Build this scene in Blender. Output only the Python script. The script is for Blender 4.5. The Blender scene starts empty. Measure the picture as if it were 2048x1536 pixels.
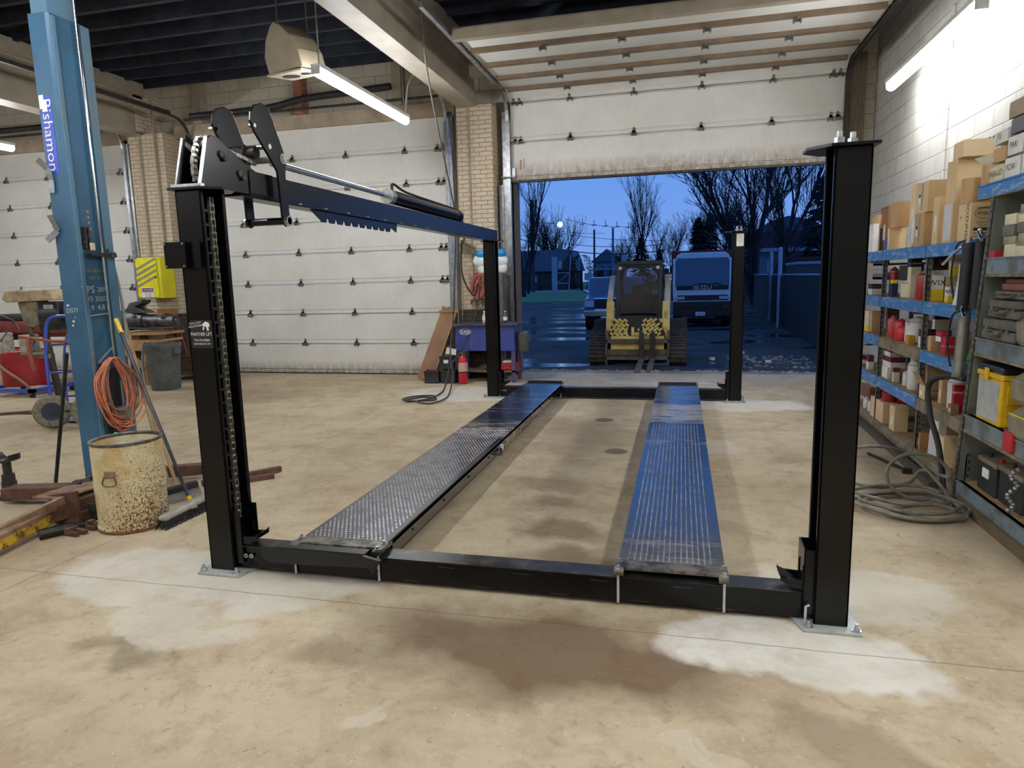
# Auto repair bay with a black four post lift, seen at dusk through an open overhead door
import bpy, math, random
from mathutils import Matrix, Vector
random.seed(7)
PI = math.pi
COL = bpy.context.scene.collection
R = math.radians

# ------------------------------------------------------------------ measuring helpers (camera model)
FOC, YAW, PIT, ROL = 1348.12, .2477, .1541, -.0251
EYE = Vector((0, 0, 1.6))
_cy, _sy, _cp, _sp = math.cos(YAW), math.sin(YAW), math.cos(PIT), math.sin(PIT)
_w = Vector((-_sy*_cp, _cy*_cp, -_sp)); _r0 = Vector((_cy, _sy, 0)); _u0 = _r0.cross(_w)
_r = math.cos(ROL)*_r0 + math.sin(ROL)*_u0; _u = -math.sin(ROL)*_r0 + math.cos(ROL)*_u0
def U(px, py, ax, val):
    d = _w + (px-1024)/FOC*_r - (py-768)/FOC*_u
    return EYE + d*((val-EYE[ax])/d[ax])
def Fl(px, py, z=0): return U(px, py, 2, z)

# ------------------------------------------------------------------ materials
MATS = {}
def _nt(name):
    m = bpy.data.materials.new(name); m.use_nodes = True
    nt = m.node_tree; nt.nodes.clear()
    return m, nt
class N:
    def __init__(s, nt): s.nt = nt
    def n(s, t, **kw):
        x = s.nt.nodes.new(t)
        for k, v in kw.items(): setattr(x, k, v)
        return x
    def l(s, a, b): s.nt.links.new(a, b)
    def set(s, sock, v):
        if isinstance(v, bpy.types.NodeSocket): s.l(v, sock)
        else: sock.default_value = v
    def noise(s, vec, scale, detail=4, rough=.6, dist=0):
        x = s.n('ShaderNodeTexNoise'); x.inputs['Scale'].default_value = scale
        x.inputs['Detail'].default_value = detail; x.inputs['Roughness'].default_value = rough
        x.inputs['Distortion'].default_value = dist; s.l(vec, x.inputs['Vector'])
        return x.outputs['Fac']
    def ramp(s, fac, a, b, lo=0., hi=1.):
        x = s.n('ShaderNodeMapRange'); x.clamp = True; s.l(fac, x.inputs[0])
        for i, v in zip((1, 2, 3, 4), (a, b, lo, hi)): x.inputs[i].default_value = v
        return x.outputs[0]
    def mix(s, fac, a, b):
        x = s.n('ShaderNodeMix', data_type='RGBA')
        s.set(x.inputs[0], fac); s.set(x.inputs[6], a); s.set(x.inputs[7], b)
        return x.outputs[2]
    def math(s, op, a, b=0., clamp=False):
        x = s.n('ShaderNodeMath', operation=op); x.use_clamp = clamp
        s.set(x.inputs[0], a); s.set(x.inputs[1], b)
        return x.outputs[0]
    def coord(s, scale=(1, 1, 1), rot=(0, 0, 0), kind='Object', loc=(0, 0, 0)):
        t = s.n('ShaderNodeTexCoord'); m = s.n('ShaderNodeMapping')
        m.inputs['Scale'].default_value = scale; m.inputs['Rotation'].default_value = rot; m.inputs['Location'].default_value = loc
        s.l(t.outputs[kind], m.inputs[0]); return m.outputs[0]
    def world(s, scale=(1, 1, 1)):
        t = s.n('ShaderNodeNewGeometry'); m = s.n('ShaderNodeMapping')
        m.inputs['Scale'].default_value = scale; s.l(t.outputs['Position'], m.inputs[0]); return m.outputs[0]
    def bump(s, h, strength=.3, dist=.01, normal=None):
        x = s.n('ShaderNodeBump'); x.inputs['Strength'].default_value = strength; x.inputs['Distance'].default_value = dist
        s.l(h, x.inputs['Height'])
        if normal is not None: s.l(normal, x.inputs['Normal'])
        return x.outputs[0]
    def out(s, color, rough=.5, metal=0., normal=None, spec=.5, coat=0, emis=None, estr=0, alpha=None, ior=None, trans=None):
        b = s.n('ShaderNodeBsdfPrincipled'); o = s.n('ShaderNodeOutputMaterial')
        s.set(b.inputs['Base Color'], color); s.set(b.inputs['Roughness'], rough); s.set(b.inputs['Metallic'], metal)
        b.inputs['Specular IOR Level'].default_value = spec
        if coat: b.inputs['Coat Weight'].default_value = coat; b.inputs['Coat Roughness'].default_value = .12
        if normal is not None: s.l(normal, b.inputs['Normal'])
        if emis: b.inputs['Emission Color'].default_value = emis; b.inputs['Emission Strength'].default_value = estr
        if ior: b.inputs['IOR'].default_value = ior
        if trans: b.inputs['Transmission Weight'].default_value = trans
        s.l(b.outputs[0], o.inputs[0]); return b
def c4(c):
    if isinstance(c, str):
        c = tuple(int(c[i:i+2], 16)/255 for i in (0, 2, 4))
        c = tuple(x/12.92 if x <= .04045 else ((x+.055)/1.055)**2.4 for x in c)
    return (c[0], c[1], c[2], 1)
def mat(name, col, rough=.5, metal=0, col2=None, scale=8, lo=.4, hi=.65, bump=0, bscale=60, spec=.5, coat=0, stretch=(1, 1, 1), emis=None, estr=0):
    """one procedural material: two colours blended by noise plus an optional fine bump"""
    if name in MATS: return MATS[name]
    m, nt = _nt(name); n = N(nt); v = n.coord(stretch)
    a = c4(col); b = c4(col2) if col2 else tuple(x*.82 for x in a[:3])+(1,)
    f = n.ramp(n.noise(v, scale, 6, .62), lo, hi)
    c = n.mix(f, a, b)
    nr = n.bump(n.noise(v, bscale, 3), bump, .004) if bump else None
    n.out(c, rough, metal, nr, spec, coat, c4(emis) if emis else None, estr)
    MATS[name] = m; return m

# ------------------------------------------------------------------ mesh builder
TXT = {}
def text_mesh(s):
    if s in TXT: return TXT[s]
    cu = bpy.data.curves.new('t', 'FONT'); cu.body = s; cu.size = 1; cu.extrude = .02; cu.resolution_u = 2
    cu.align_x = 'CENTER'; cu.align_y = 'CENTER'
    o = bpy.data.objects.new('t', cu); COL.objects.link(o)
    dg = bpy.context.evaluated_depsgraph_get(); me = bpy.data.meshes.new_from_object(o.evaluated_get(dg))
    vs = [v.co.copy() for v in me.vertices]; fs = [tuple(p.vertices) for p in me.polygons]
    bpy.data.objects.remove(o); bpy.data.meshes.remove(me); bpy.data.curves.remove(cu)
    TXT[s] = (vs, fs); return TXT[s]

def smooth_path(pts, k=4, closed=False):
    P = [Vector(p) for p in pts]; n = len(P); out = []
    rng = range(n) if closed else range(n-1)
    for i in rng:
        g = (lambda j: P[j % n]) if closed else (lambda j: P[max(0, min(n-1, j))])
        p0, p1, p2, p3 = g(i-1), g(i), g(i+1), g(i+2)
        for t in range(k):
            t /= k
            out.append(.5*((2*p1)+(p2-p0)*t+(2*p0-5*p1+4*p2-p3)*t*t+(3*p1-p0-3*p2+p3)*t**3))
    if not closed: out.append(P[-1])
    return out

ROOT = {}
class MB:
    def __init__(s, at=None, rz=0, M=None):
        s.v, s.f, s.m = [], [], []
        s.T = M if M is not None else (Matrix.Translation(at) @ Matrix.Rotation(rz, 4, 'Z') if at is not None else None)
    def add(s, vs, fs, m=0):
        b = len(s.v)
        s.v += [(s.T @ Vector(v)) if s.T is not None else Vector(v) for v in vs]
        s.f += [tuple(i+b for i in f) for f in fs]; s.m += [m]*len(fs); return s
    def box(s, x0, x1, y0, y1, z0, z1, m=0):
        return s.add([(x0, y0, z0), (x1, y0, z0), (x1, y1, z0), (x0, y1, z0), (x0, y0, z1), (x1, y0, z1), (x1, y1, z1), (x0, y1, z1)],
                     [(0, 3, 2, 1), (4, 5, 6, 7), (0, 1, 5, 4), (1, 2, 6, 5), (2, 3, 7, 6), (3, 0, 4, 7)], m)
    def cbox(s, c, d, m=0, rot=None):
        vs = [Vector((x*d[0]/2, y*d[1]/2, z*d[2]/2)) for z in (-1, 1) for x, y in ((-1, -1), (1, -1), (1, 1), (-1, 1))]
        if rot is not None:
            rm = rot if isinstance(rot, Matrix) else (Matrix.Rotation(rot[2], 3, 'Z') @ Matrix.Rotation(rot[1], 3, 'Y') @ Matrix.Rotation(rot[0], 3, 'X'))
            vs = [rm @ v for v in vs]
        vs = [v+Vector(c) for v in vs]
        return s.add(vs, [(0, 3, 2, 1), (4, 5, 6, 7), (0, 1, 5, 4), (1, 2, 6, 5), (2, 3, 7, 6), (3, 0, 4, 7)], m)
    @staticmethod
    def frame(d, up=None):
        d = Vector(d).normalized(); up = Vector(up or (0, 0, 1))
        if abs(d.dot(up)) > .98: up = Vector((0, 1, 0))
        a = d.cross(up).normalized(); b = a.cross(d).normalized(); return a, b
    def bar(s, p0, p1, w, h, m=0, up=None):
        p0, p1 = Vector(p0), Vector(p1); a, b = s.frame(p1-p0, up)
        vs = [p+a*x*w/2+b*y*h/2 for p in (p0, p1) for x, y in ((-1, -1), (1, -1), (1, 1), (-1, 1))]
        return s.add(vs, [(0, 1, 2, 3), (7, 6, 5, 4), (0, 4, 5, 1), (1, 5, 6, 2), (2, 6, 7, 3), (3, 7, 4, 0)], m)
    def cyl(s, p0, p1, r0, r1=None, n=16, m=0):
        r1 = r0 if r1 is None else r1
        p0, p1 = Vector(p0), Vector(p1); a, b = s.frame(p1-p0); vs = []
        for p, r in ((p0, r0), (p1, r1)):
            for i in range(n):
                t = 2*PI*i/n; vs.append(p+a*math.cos(t)*r+b*math.sin(t)*r)
        fs = [(i, i+n, (i+1) % n+n, (i+1) % n) for i in range(n)]+[tuple(range(n)), tuple(range(2*n-1, n-1, -1))]
        return s.add(vs, fs, m)
    def tube(s, pts, r, n=8, m=0, closed=False, k=0):
        if k: pts = smooth_path(pts, k, closed)
        P = [Vector(p) for p in pts]; L = len(P); vs = []; prev = None
        rr = r if isinstance(r, (list, tuple)) else None
        for i, p in enumerate(P):
            d = (P[(i+1) % L]-P[i-1]) if closed or 0 < i < L-1 else (P[1]-P[0] if i == 0 else P[-1]-P[-2])
            if d.length < 1e-9: d = Vector((0, 0, 1))
            d.normalize()
            if prev is None: a, b = s.frame(d)
            else:
                a = prev-d*prev.dot(d)
                a = a.normalized() if a.length > 1e-6 else s.frame(d)[0]
                b = a.cross(d).normalized()
            prev = a
            q = (rr[min(len(rr)-1, int(i*len(rr)/L))] if rr else r)
            for j in range(n):
                t = 2*PI*j/n; vs.append(p+a*math.cos(t)*q+b*math.sin(t)*q)
        fs = []
        for i in range(L if closed else L-1):
            i2 = (i+1) % L
            fs += [(i*n+j, i*n+(j+1) % n, i2*n+(j+1) % n, i2*n+j) for j in range(n)]
        if not closed: fs += [tuple(range(n-1, -1, -1)), tuple((L-1)*n+j for j in range(n))]
        return s.add(vs, fs, m)
    def prism(s, pts, ax, a, b, m=0):
        """polygon extruded along axis ax (0,1,2) from a to b; pts in the two other axes in order"""
        def q(u, v, w): return {0: (w, u, v), 1: (u, w, v), 2: (u, v, w)}[ax]
        n = len(pts); vs = [q(u, v, w) for w in (a, b) for u, v in pts]
        fs = [tuple(range(n-1, -1, -1)), tuple(range(n, 2*n))]+[(i, (i+1) % n, (i+1) % n+n, i+n) for i in range(n)]
        return s.add(vs, fs, m)
    def lathe(s, prof, c, n=24, m=0, ax=2, cap=True):
        vs = []; L = len(prof)
        for r, z in prof:
            for i in range(n):
                t = 2*PI*i/n; u, v = r*math.cos(t), r*math.sin(t)
                d = {2: (u, v, z), 1: (u, z, v), 0: (z, u, v)}[ax]
                vs.append(Vector(c)+Vector(d))
        fs = [(i*n+j, i*n+(j+1) % n, (i+1)*n+(j+1) % n, (i+1)*n+j) for i in range(L-1) for j in range(n)]
        if cap: fs += [tuple(range(n-1, -1, -1)), tuple((L-1)*n+j for j in range(n))]
        return s.add(vs, fs, m)
    def ball(s, c, r, n=12, k=8, m=0):
        r = (r, r, r) if not isinstance(r, (tuple, list)) else r
        vs = [Vector(c)+Vector((0, 0, -r[2]))]
        for i in range(1, k):
            p = -PI/2+PI*i/k
            for j in range(n):
                t = 2*PI*j/n; vs.append(Vector(c)+Vector((r[0]*math.cos(p)*math.cos(t), r[1]*math.cos(p)*math.sin(t), r[2]*math.sin(p))))
        vs.append(Vector(c)+Vector((0, 0, r[2]))); e = len(vs)-1
        fs = [(0, 1+(j+1) % n, 1+j) for j in range(n)]
        fs += [(1+i*n+j, 1+i*n+(j+1) % n, 1+(i+1)*n+(j+1) % n, 1+(i+1)*n+j) for i in range(k-2) for j in range(n)]
        fs += [(e, 1+(k-2)*n+j, 1+(k-2)*n+(j+1) % n) for j in range(n)]
        return s.add(vs, fs, m)
    def bolt(s, c, d=(0, 0, 1), r=.012, h=.012, m=0):
        c, d = Vector(c), Vector(d); s.cyl(c, c+d*h*.35, r*1.5, n=12, m=m); s.cyl(c+d*h*.3, c+d*h, r, n=6, m=m); return s
    def text(s, t, size, o, x, u, m=0, sx=1., lift=.001):
        vs, fs = text_mesh(t); x, u = Vector(x).normalized(), Vector(u).normalized(); nn = x.cross(u); o = Vector(o)
        return s.add([o+x*v.x*size*sx+u*v.y*size+nn*(lift+v.z*.05*size) for v in vs], fs, m)
    def build(s, name, mats, parent=None, sm=True, bev=0, seg=2, solid=0, ang=38):
        if not isinstance(mats, (list, tuple)): mats = [mats]
        me = bpy.data.meshes.new(name)
        r = parent; inv = None
        if r is not None:
            while r.parent is not None: r = r.parent
            inv = ROOT.get(r.name)
            inv = inv.inverted() if inv is not None else None
        vs = [inv @ v for v in s.v] if inv is not None else s.v
        me.from_pydata([tuple(v) for v in vs], [], s.f)
        for m in mats: me.materials.append(m)
        me.polygons.foreach_set('material_index', s.m)
        if sm:
            me.polygons.foreach_set('use_smooth', [True]*len(s.f)); me.set_sharp_from_angle(angle=R(ang))
        me.update()
        o = bpy.data.objects.new(name, me); COL.objects.link(o)
        if parent is not None: o.parent = parent
        if bev:
            b = o.modifiers.new('bevel', 'BEVEL'); b.width = bev; b.segments = seg; b.limit_method = 'ANGLE'; b.angle_limit = R(40)
        return o
def T(name, label, cat, loc=(0, 0, 0), rz=0, group=None):
    o = bpy.data.objects.new(name, None); COL.objects.link(o); o.empty_display_size = .1
    o.location = loc; o.rotation_euler = (0, 0, rz); o['label'] = label; o['category'] = cat
    if group: o['group'] = group
    ROOT[o.name] = Matrix.Translation(loc) @ Matrix.Rotation(rz, 4, 'Z')
    return o
def tag(o, label, cat, group=None, kind=None):
    o['label'] = label; o['category'] = cat
    if group: o['group'] = group
    if kind: o['kind'] = kind
    return o
def recenter(o):
    """put the origin of a one-mesh thing at the middle of its base"""
    vs = [v.co for v in o.data.vertices]
    c = Vector(((min(v.x for v in vs)+max(v.x for v in vs))/2, (min(v.y for v in vs)+max(v.y for v in vs))/2, min(v.z for v in vs)))
    for v in o.data.vertices: v.co -= c
    o.location = c; return o
def one(mb, name, mats, label, cat, group=None, **kw): return tag(recenter(mb.build(name, mats, **kw)), label, cat, group)
def struct(mb, name, mats, parent=None, **kw):
    o = mb.build(name, mats, parent, **kw)
    if parent is None: o['kind'] = 'structure'
    return o
def dup(root, loc, rz=None, label=None, group=None):
    def cp(o, par):
        c = o.copy(); COL.objects.link(c)
        if par is not None: c.parent = par
        for ch in list(o.children): cp(ch, c)
        return c
    r = cp(root, None); r.location = loc
    if rz is not None: r.rotation_euler = (0, 0, rz)
    if label: r['label'] = label
    if group: r['group'] = group
    return r

# ------------------------------------------------------------------ camera
cam = bpy.data.cameras.new('camera'); cam.sensor_fit = 'HORIZONTAL'; cam.sensor_width = 36; cam.lens = FOC/2048*36; cam.clip_end = 500
co = bpy.data.objects.new('camera', cam); COL.objects.link(co)
co.matrix_world = Matrix.Translation(EYE) @ Matrix((_r, _u, -_w)).transposed().to_4x4()
bpy.context.scene.camera = co
vsx = bpy.context.scene.view_settings
vsx.view_transform = 'Standard'; vsx.look = 'None'; vsx.exposure = .18; vsx.gamma = 1; vsx.use_curve_mapping = False
# ------------------------------------------------------------------ special materials
def mat_floor():
    m, nt = _nt('stained_concrete'); n = N(nt); P = n.world()
    warp = n.n('ShaderNodeTexNoise'); warp.inputs['Scale'].default_value = 2.2; warp.inputs['Detail'].default_value = 6; n.l(P, warp.inputs['Vector'])
    sub = n.n('ShaderNodeVectorMath', operation='SUBTRACT'); n.l(warp.outputs['Color'], sub.inputs[0]); sub.inputs[1].default_value = (.5, .5, .5)
    sc = n.n('ShaderNodeVectorMath', operation='SCALE'); n.l(sub.outputs[0], sc.inputs[0]); sc.inputs['Scale'].default_value = .7
    ad = n.n('ShaderNodeVectorMath', operation='ADD'); n.l(P, ad.inputs[0]); n.l(sc.outputs[0], ad.inputs[1]); PW = ad.outputs[0]
    def spot(vec, c, r, a, b):
        x = n.n('ShaderNodeVectorMath', operation='SUBTRACT'); n.l(vec, x.inputs[0]); x.inputs[1].default_value = (c[0], c[1], 0)
        y = n.n('ShaderNodeVectorMath', operation='DIVIDE'); n.l(x.outputs[0], y.inputs[0]); y.inputs[1].default_value = (r[0], r[1], 1)
        z = n.n('ShaderNodeVectorMath', operation='LENGTH'); n.l(y.outputs[0], z.inputs[0])
        return n.ramp(z.outputs['Value'], a, b, 1, 0)
    base = n.mix(n.ramp(n.noise(P, .55, 8, .62), .38, .66), c4('beb095'), c4('a8967b'))
    base = n.mix(n.math('MULTIPLY', n.ramp(n.noise(P, 2.7, 8, .68, .4), .46, .7), .55), base, c4('8c7355'))
    base = n.mix(n.math('MULTIPLY', n.ramp(n.noise(P, 9, 8, .7), .56, .74), .4), base, c4('7d6850'))
    base = n.mix(n.math('MULTIPLY', n.ramp(n.noise(P, 38, 4, .7), .6, .74), .45), base, c4('e2d8c2'))
    base = n.mix(n.math('MULTIPLY', n.ramp(n.noise(P, 21, 6, .75, .6), .6, .68), .5), base, c4('6a5640'))
    base = n.mix(n.math('MULTIPLY', n.ramp(n.noise(P, 5, 9, .8, 1.2), .54, .64), .35), base, c4('7c6648'))
    base = n.mix(n.math('MULTIPLY', n.ramp(n.noise(n.world((1.2, 7, 1)), 1.3, 7, .7), .55, .7), .28), base, c4('8d7a5c'))
    dark = None
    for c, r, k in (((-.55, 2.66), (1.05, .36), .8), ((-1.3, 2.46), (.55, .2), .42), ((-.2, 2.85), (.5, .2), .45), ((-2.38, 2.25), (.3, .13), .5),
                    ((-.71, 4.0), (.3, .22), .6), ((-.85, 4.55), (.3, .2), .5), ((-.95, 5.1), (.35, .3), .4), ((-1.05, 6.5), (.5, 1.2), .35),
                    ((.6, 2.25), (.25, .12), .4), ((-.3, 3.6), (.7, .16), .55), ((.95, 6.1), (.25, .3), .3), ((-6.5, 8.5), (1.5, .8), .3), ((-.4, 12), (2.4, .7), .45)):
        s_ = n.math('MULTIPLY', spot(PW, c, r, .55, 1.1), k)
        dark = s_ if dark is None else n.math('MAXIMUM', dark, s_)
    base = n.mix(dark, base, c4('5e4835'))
    for c, r in (((-.83, 7.5), (.11, .11)), ((-.57, 6.12), (.11, .11))):
        base = n.mix(n.math('MULTIPLY', spot(P, c, r, .8, 1.1), .75), base, c4('4c4238'))
    lt = None
    for c, r, k in (((.5, 2.84), (.58, .3), .9), ((.84, 3.5), (.5, .35), .5), ((-2.75, 3.0), (.75, .4), .6), ((-2.05, 3.05), (.5, .38), .6), ((-2.4, 2.5), (.45, .2), .45),
                    ((-3.0, 9.1), (.95, .7), .7), ((.8, 8.65), (.85, .4), .75), ((-1.15, 2.1), (.09, .06), .3), ((.1, 2.15), (.16, .07), .2), ((-.3, 10.2), (.9, .14), .5), ((.3, 6.4), (.2, .3), .3)):
        s_ = n.math('MULTIPLY', spot(PW, c, r, .86, 1.04), k)
        lt = s_ if lt is None else n.math('MAXIMUM', lt, s_)
    lt = n.math('MULTIPLY', lt, n.ramp(n.noise(P, 3.5, 6, .7), .3, .55, .45, 1))
    base = n.mix(lt, base, c4('d3cfc4'))
    # control joints
    sx = n.n('ShaderNodeSeparateXYZ'); n.l(P, sx.inputs[0])
    def joint(v, at, w=.006):
        d = n.math('ABSOLUTE', n.math('SUBTRACT', v, at)); return n.ramp(d, w*.4, w, 1, 0)
    j = None
    wob = n.math('MULTIPLY', n.math('SUBTRACT', n.noise(P, 1.5), .5), .05)
    for a, at in ((0, -3.55), (1, 2.9), (1, 7.2)):
        q = joint(n.math('ADD', sx.outputs[a], wob), at, .005)
        j = q if j is None else n.math('MAXIMUM', j, q)
    base = n.mix(n.math('MULTIPLY', j, .55), base, c4('54483a'))
    h = n.math('ADD', n.noise(P, 14, 8, .7), n.math('MULTIPLY', j, -.6))
    rough = n.ramp(n.noise(P, 1.4, 5), .35, .65, .6, .85)
    n.out(base, rough, 0, n.bump(h, .3, .012), .18)
    return m
def mat_blocks(name, axis, c, mortar, bw=.4, bh=.2, split=None, c_low=None, squash=0, vcol=None, bumpd=.01, msz=.012):
    m, nt = _nt(name); n = N(nt); P = n.world()
    sx = n.n('ShaderNodeSeparateXYZ'); n.l(P, sx.inputs[0]); cx = n.n('ShaderNodeCombineXYZ')
    if axis == 'xy':
        u = n.math('ADD', sx.outputs[0], sx.outputs[1])
    else: u = sx.outputs[axis]
    n.l(u, cx.inputs[0]); n.l(sx.outputs[2], cx.inputs[1])
    v = cx.outputs[0]
    if squash:
        nz = n.n('ShaderNodeTexNoise'); nz.inputs['Scale'].default_value = 6; n.l(P, nz.inputs['Vector'])
        s1 = n.n('ShaderNodeVectorMath', operation='SCALE'); n.l(nz.outputs['Color'], s1.inputs[0]); s1.inputs['Scale'].default_value = squash
        s2 = n.n('ShaderNodeVectorMath', operation='ADD'); n.l(v, s2.inputs[0]); n.l(s1.outputs[0], s2.inputs[1]); v = s2.outputs[0]
    b = n.n('ShaderNodeTexBrick'); n.l(v, b.inputs['Vector']); b.inputs['Scale'].default_value = 1
    b.inputs['Brick Width'].default_value = bw; b.inputs['Row Height'].default_value = bh; b.inputs['Mortar Size'].default_value = msz; b.inputs['Mortar Smooth'].default_value = .6
    b.inputs['Color1'].default_value = c4(c); b.inputs['Color2'].default_value = tuple(x*.9 for x in c4(c)[:3])+(1,); b.inputs['Mortar'].default_value = c4(mortar)
    col = n.mix(n.math('MULTIPLY', n.ramp(n.noise(P, 1.6, 7, .65), .45, .72), .45), b.outputs['Color'], vcol and c4(vcol) or tuple(x*.6 for x in c4(c)[:3])+(1,))
    col = n.mix(n.math('MULTIPLY', n.ramp(n.noise(n.world((6, 6, .7)), 2, 5), .55, .75), .3), col, tuple(x*.55 for x in c4(c)[:3])+(1,))
    if split:
        k = n.math('LESS_THAN', sx.outputs[2], split)
        low = n.mix(b.outputs['Fac'], c4(c_low), tuple(x*.45 for x in c4(c_low)[:3])+(1,))
        low = n.mix(n.ramp(n.noise(P, 5), .4, .65), low, tuple(x*.6 for x in c4(c_low)[:3])+(1,))
        col = n.mix(k, col, low)
    h = n.math('SUBTRACT', n.math('MULTIPLY', n.noise(P, 40, 4), .25), b.outputs['Fac'])
    n.out(col, .75, 0, n.bump(h, .75, bumpd), .2); return m
def mat_door(name, zd, span=.3):
    m, nt = _nt(name); n = N(nt); P = n.world(); sx = n.n('ShaderNodeSeparateXYZ'); n.l(P, sx.inputs[0])
    base = n.mix(n.ramp(n.noise(P, 1.1, 5), .4, .65), c4('e0dfda'), c4('d4d2cb'))
    base = n.mix(n.math('MULTIPLY', n.ramp(n.noise(n.world((14, 14, 1.2)), 2, 6, .7), .52, .7), .1), base, c4('8d8472'))
    near = n.ramp(sx.outputs[2], zd, zd+span, 1, 0)
    d = n.math('MULTIPLY', near, n.ramp(n.noise(n.world((5, 5, 2.2)), 3, 8, .75), .28, .62))
    base = n.mix(d, base, c4('7a5f45'))
    d2 = n.math('MULTIPLY', n.ramp(sx.outputs[2], zd, zd+span*2.4, 1, 0), n.ramp(n.noise(n.world((20, 20, 5)), 3, 8, .8), .58, .66))
    base = n.mix(n.math('MULTIPLY', d2, .7), base, c4('5c4a3a'))
    n.out(base, .5, 0, n.bump(n.noise(n.world((40, 40, 3)), 3, 3), .08, .004), .4); return m
M_floor = mat_floor()
M_cmuR = mat_blocks('painted_block_right', 1, 'b7b4ac', '989690', .4, .2, msz=.007)
M_cmuB = mat_blocks('painted_block_back', 0, 'c8c0ae', 'a39b8c', .4, .2, msz=.007)
M_brick = mat_blocks('painted_brick', 'xy', 'cbbba4', '93836c', .2, .068, 1.13, '50443a', squash=.018, vcol='b3a084', bumpd=.014, msz=.006)
M_ceil = mat('dark_ceiling_wood', '2c3342', .85, col2='1b1f2a', scale=3, bump=.3)
M_beam = mat('beam_paint', 'a09685', .5, col2='8f8473', scale=2, bump=.05)
M_beamD = mat('brown_strut_paint', '7c6a56', .5, col2='655645', scale=3)
M_wood = mat('raw_wood', 'b08e62', .7, col2='8c6b45', scale=5, stretch=(6, 6, 1), bump=.1)
M_wooddk = mat('jamb_wood', '6f6353', .75, col2='544a3d', scale=5, stretch=(8, 8, 1), bump=.15)
M_galv = mat('galvanised', 'a9acae', .35, .8, col2='85888a', scale=12)
M_iron = mat('dark_iron', '4a4744', .5, .6, col2='34302d', scale=10, bump=.1)
M_conc = mat('apron_concrete', '9a9080', .8, col2='6d6558', scale=3, bump=.3, bscale=20)
M_white = mat('white_label', 'e8e8e2', .6)
M_blk = mat('black_label', '151515', .6)

# ------------------------------------------------------------------ room shell
XR, YB, ZC = 2.62, 11.0, 5.15
struct(MB().box(-17, XR+.3, -6, YB+.3, -.3, 0), 'floor', M_floor, sm=False)
w = MB()
D1, D2, D3 = (-14.95, -10.05), (-8.55, -3.68), (-2.68, 2.2)
DT = 4.38
ZW = ZC+.25
w.box(-17, D1[0], YB, YB+.3, 0, ZW).box(D1[1], D2[0], YB, YB+.3, 0, ZW).box(D2[1], D3[0], YB, YB+.3, 0, ZW).box(D3[1], XR+.3, YB, YB+.3, 0, ZW)
for a, b in (D1, D2, D3): w.box(a, b, YB, YB+.3, DT, ZW)
struct(w, 'wall_back', M_cmuB, sm=False)
struct(MB().box(XR, XR+.3, -6, YB, 0, ZW), 'wall_right', M_cmuR, sm=False)
struct(MB().box(-17.3, -17, -6, YB+.3, 0, ZW), 'wall_left', M_cmuR, sm=False)
struct(MB().box(-17.3, XR+.3, -6.3, -6, 0, ZW), 'wall_front', M_cmuB, sm=False)
w = MB().box(-17.3, XR+.3, -6.3, YB+.3, ZC+.25, ZC+.4)
y = -5.8
while y < YB:
    w.box(-17, XR+.3, y, y+.07, ZC-.03, ZC+.25); y += .5
struct(w, 'ceiling', M_ceil, sm=False)
# brick pilasters at the door line, then the two deep beams that rest on them
p = struct(MB().box(-3.48, -2.9, 10.6, YB, 0, 4.3), 'wall_pilaster', M_brick, sm=False)
p = struct(MB().box(-9.62, -8.9, 10.55, YB, 0, 4.3).box(-9.62, -9.3, 10.4, YB, 4.3, 5.0), 'wall_pilaster', M_brick, sm=False)
for x0, x1 in ((-3.45, -3.15), (-9.62, -9.3)):
    b = MB().box(x0, x1, -6, 10.62, 4.28, 4.32).box(x0+.1, x1-.1, -6, 10.62, 4.32, 4.9).box(x0+.02, x1-.02, -6, 10.62, 4.62, 4.66).box(x0, x1, -6, 10.62, 4.9, 4.94).box(x0-.05, x1+.05, -6, 10.62, 4.94, ZC)
    b.box(x1-.1, x1-.02, -6, 10.62, 4.32, 4.62)
    struct(b, 'trim_beam', M_beam, sm=False)
struct(MB().box(-2.9, -2.72, 10.9, YB+.12, 0, 4.38).box(D3[0]-.03, D3[0]+.03, YB, YB+.32, 0, DT), 'trim_jamb', M_wooddk, sm=False)
struct(MB().box(2.24, 2.46, 10.85, YB+.02, 0, 4.6), 'trim_jamb', M_wooddk, sm=False)
struct(MB().box(-8.9, -3.6, 10.86, YB+.02, 4.24, 4.46), 'trim_header', mat('header_tan', 'ac9b86', .7, col2='94826d', scale=3), sm=False)
struct(MB().box(-15.2, -9.7, 10.86, YB+.02, 4.24, 4.46), 'trim_header', mat('header_tan', 'b29b80'), sm=False)
for x in (-8.35, -6.35, -4.55): struct(MB().box(x-.08, x+.08, 10.8, YB+.02, 4.46, ZC), 'trim_post', M_beam if x != -6.35 else mat('rusty_post', '9c6a50', .8, col2='7e5540'), sm=False)

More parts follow.
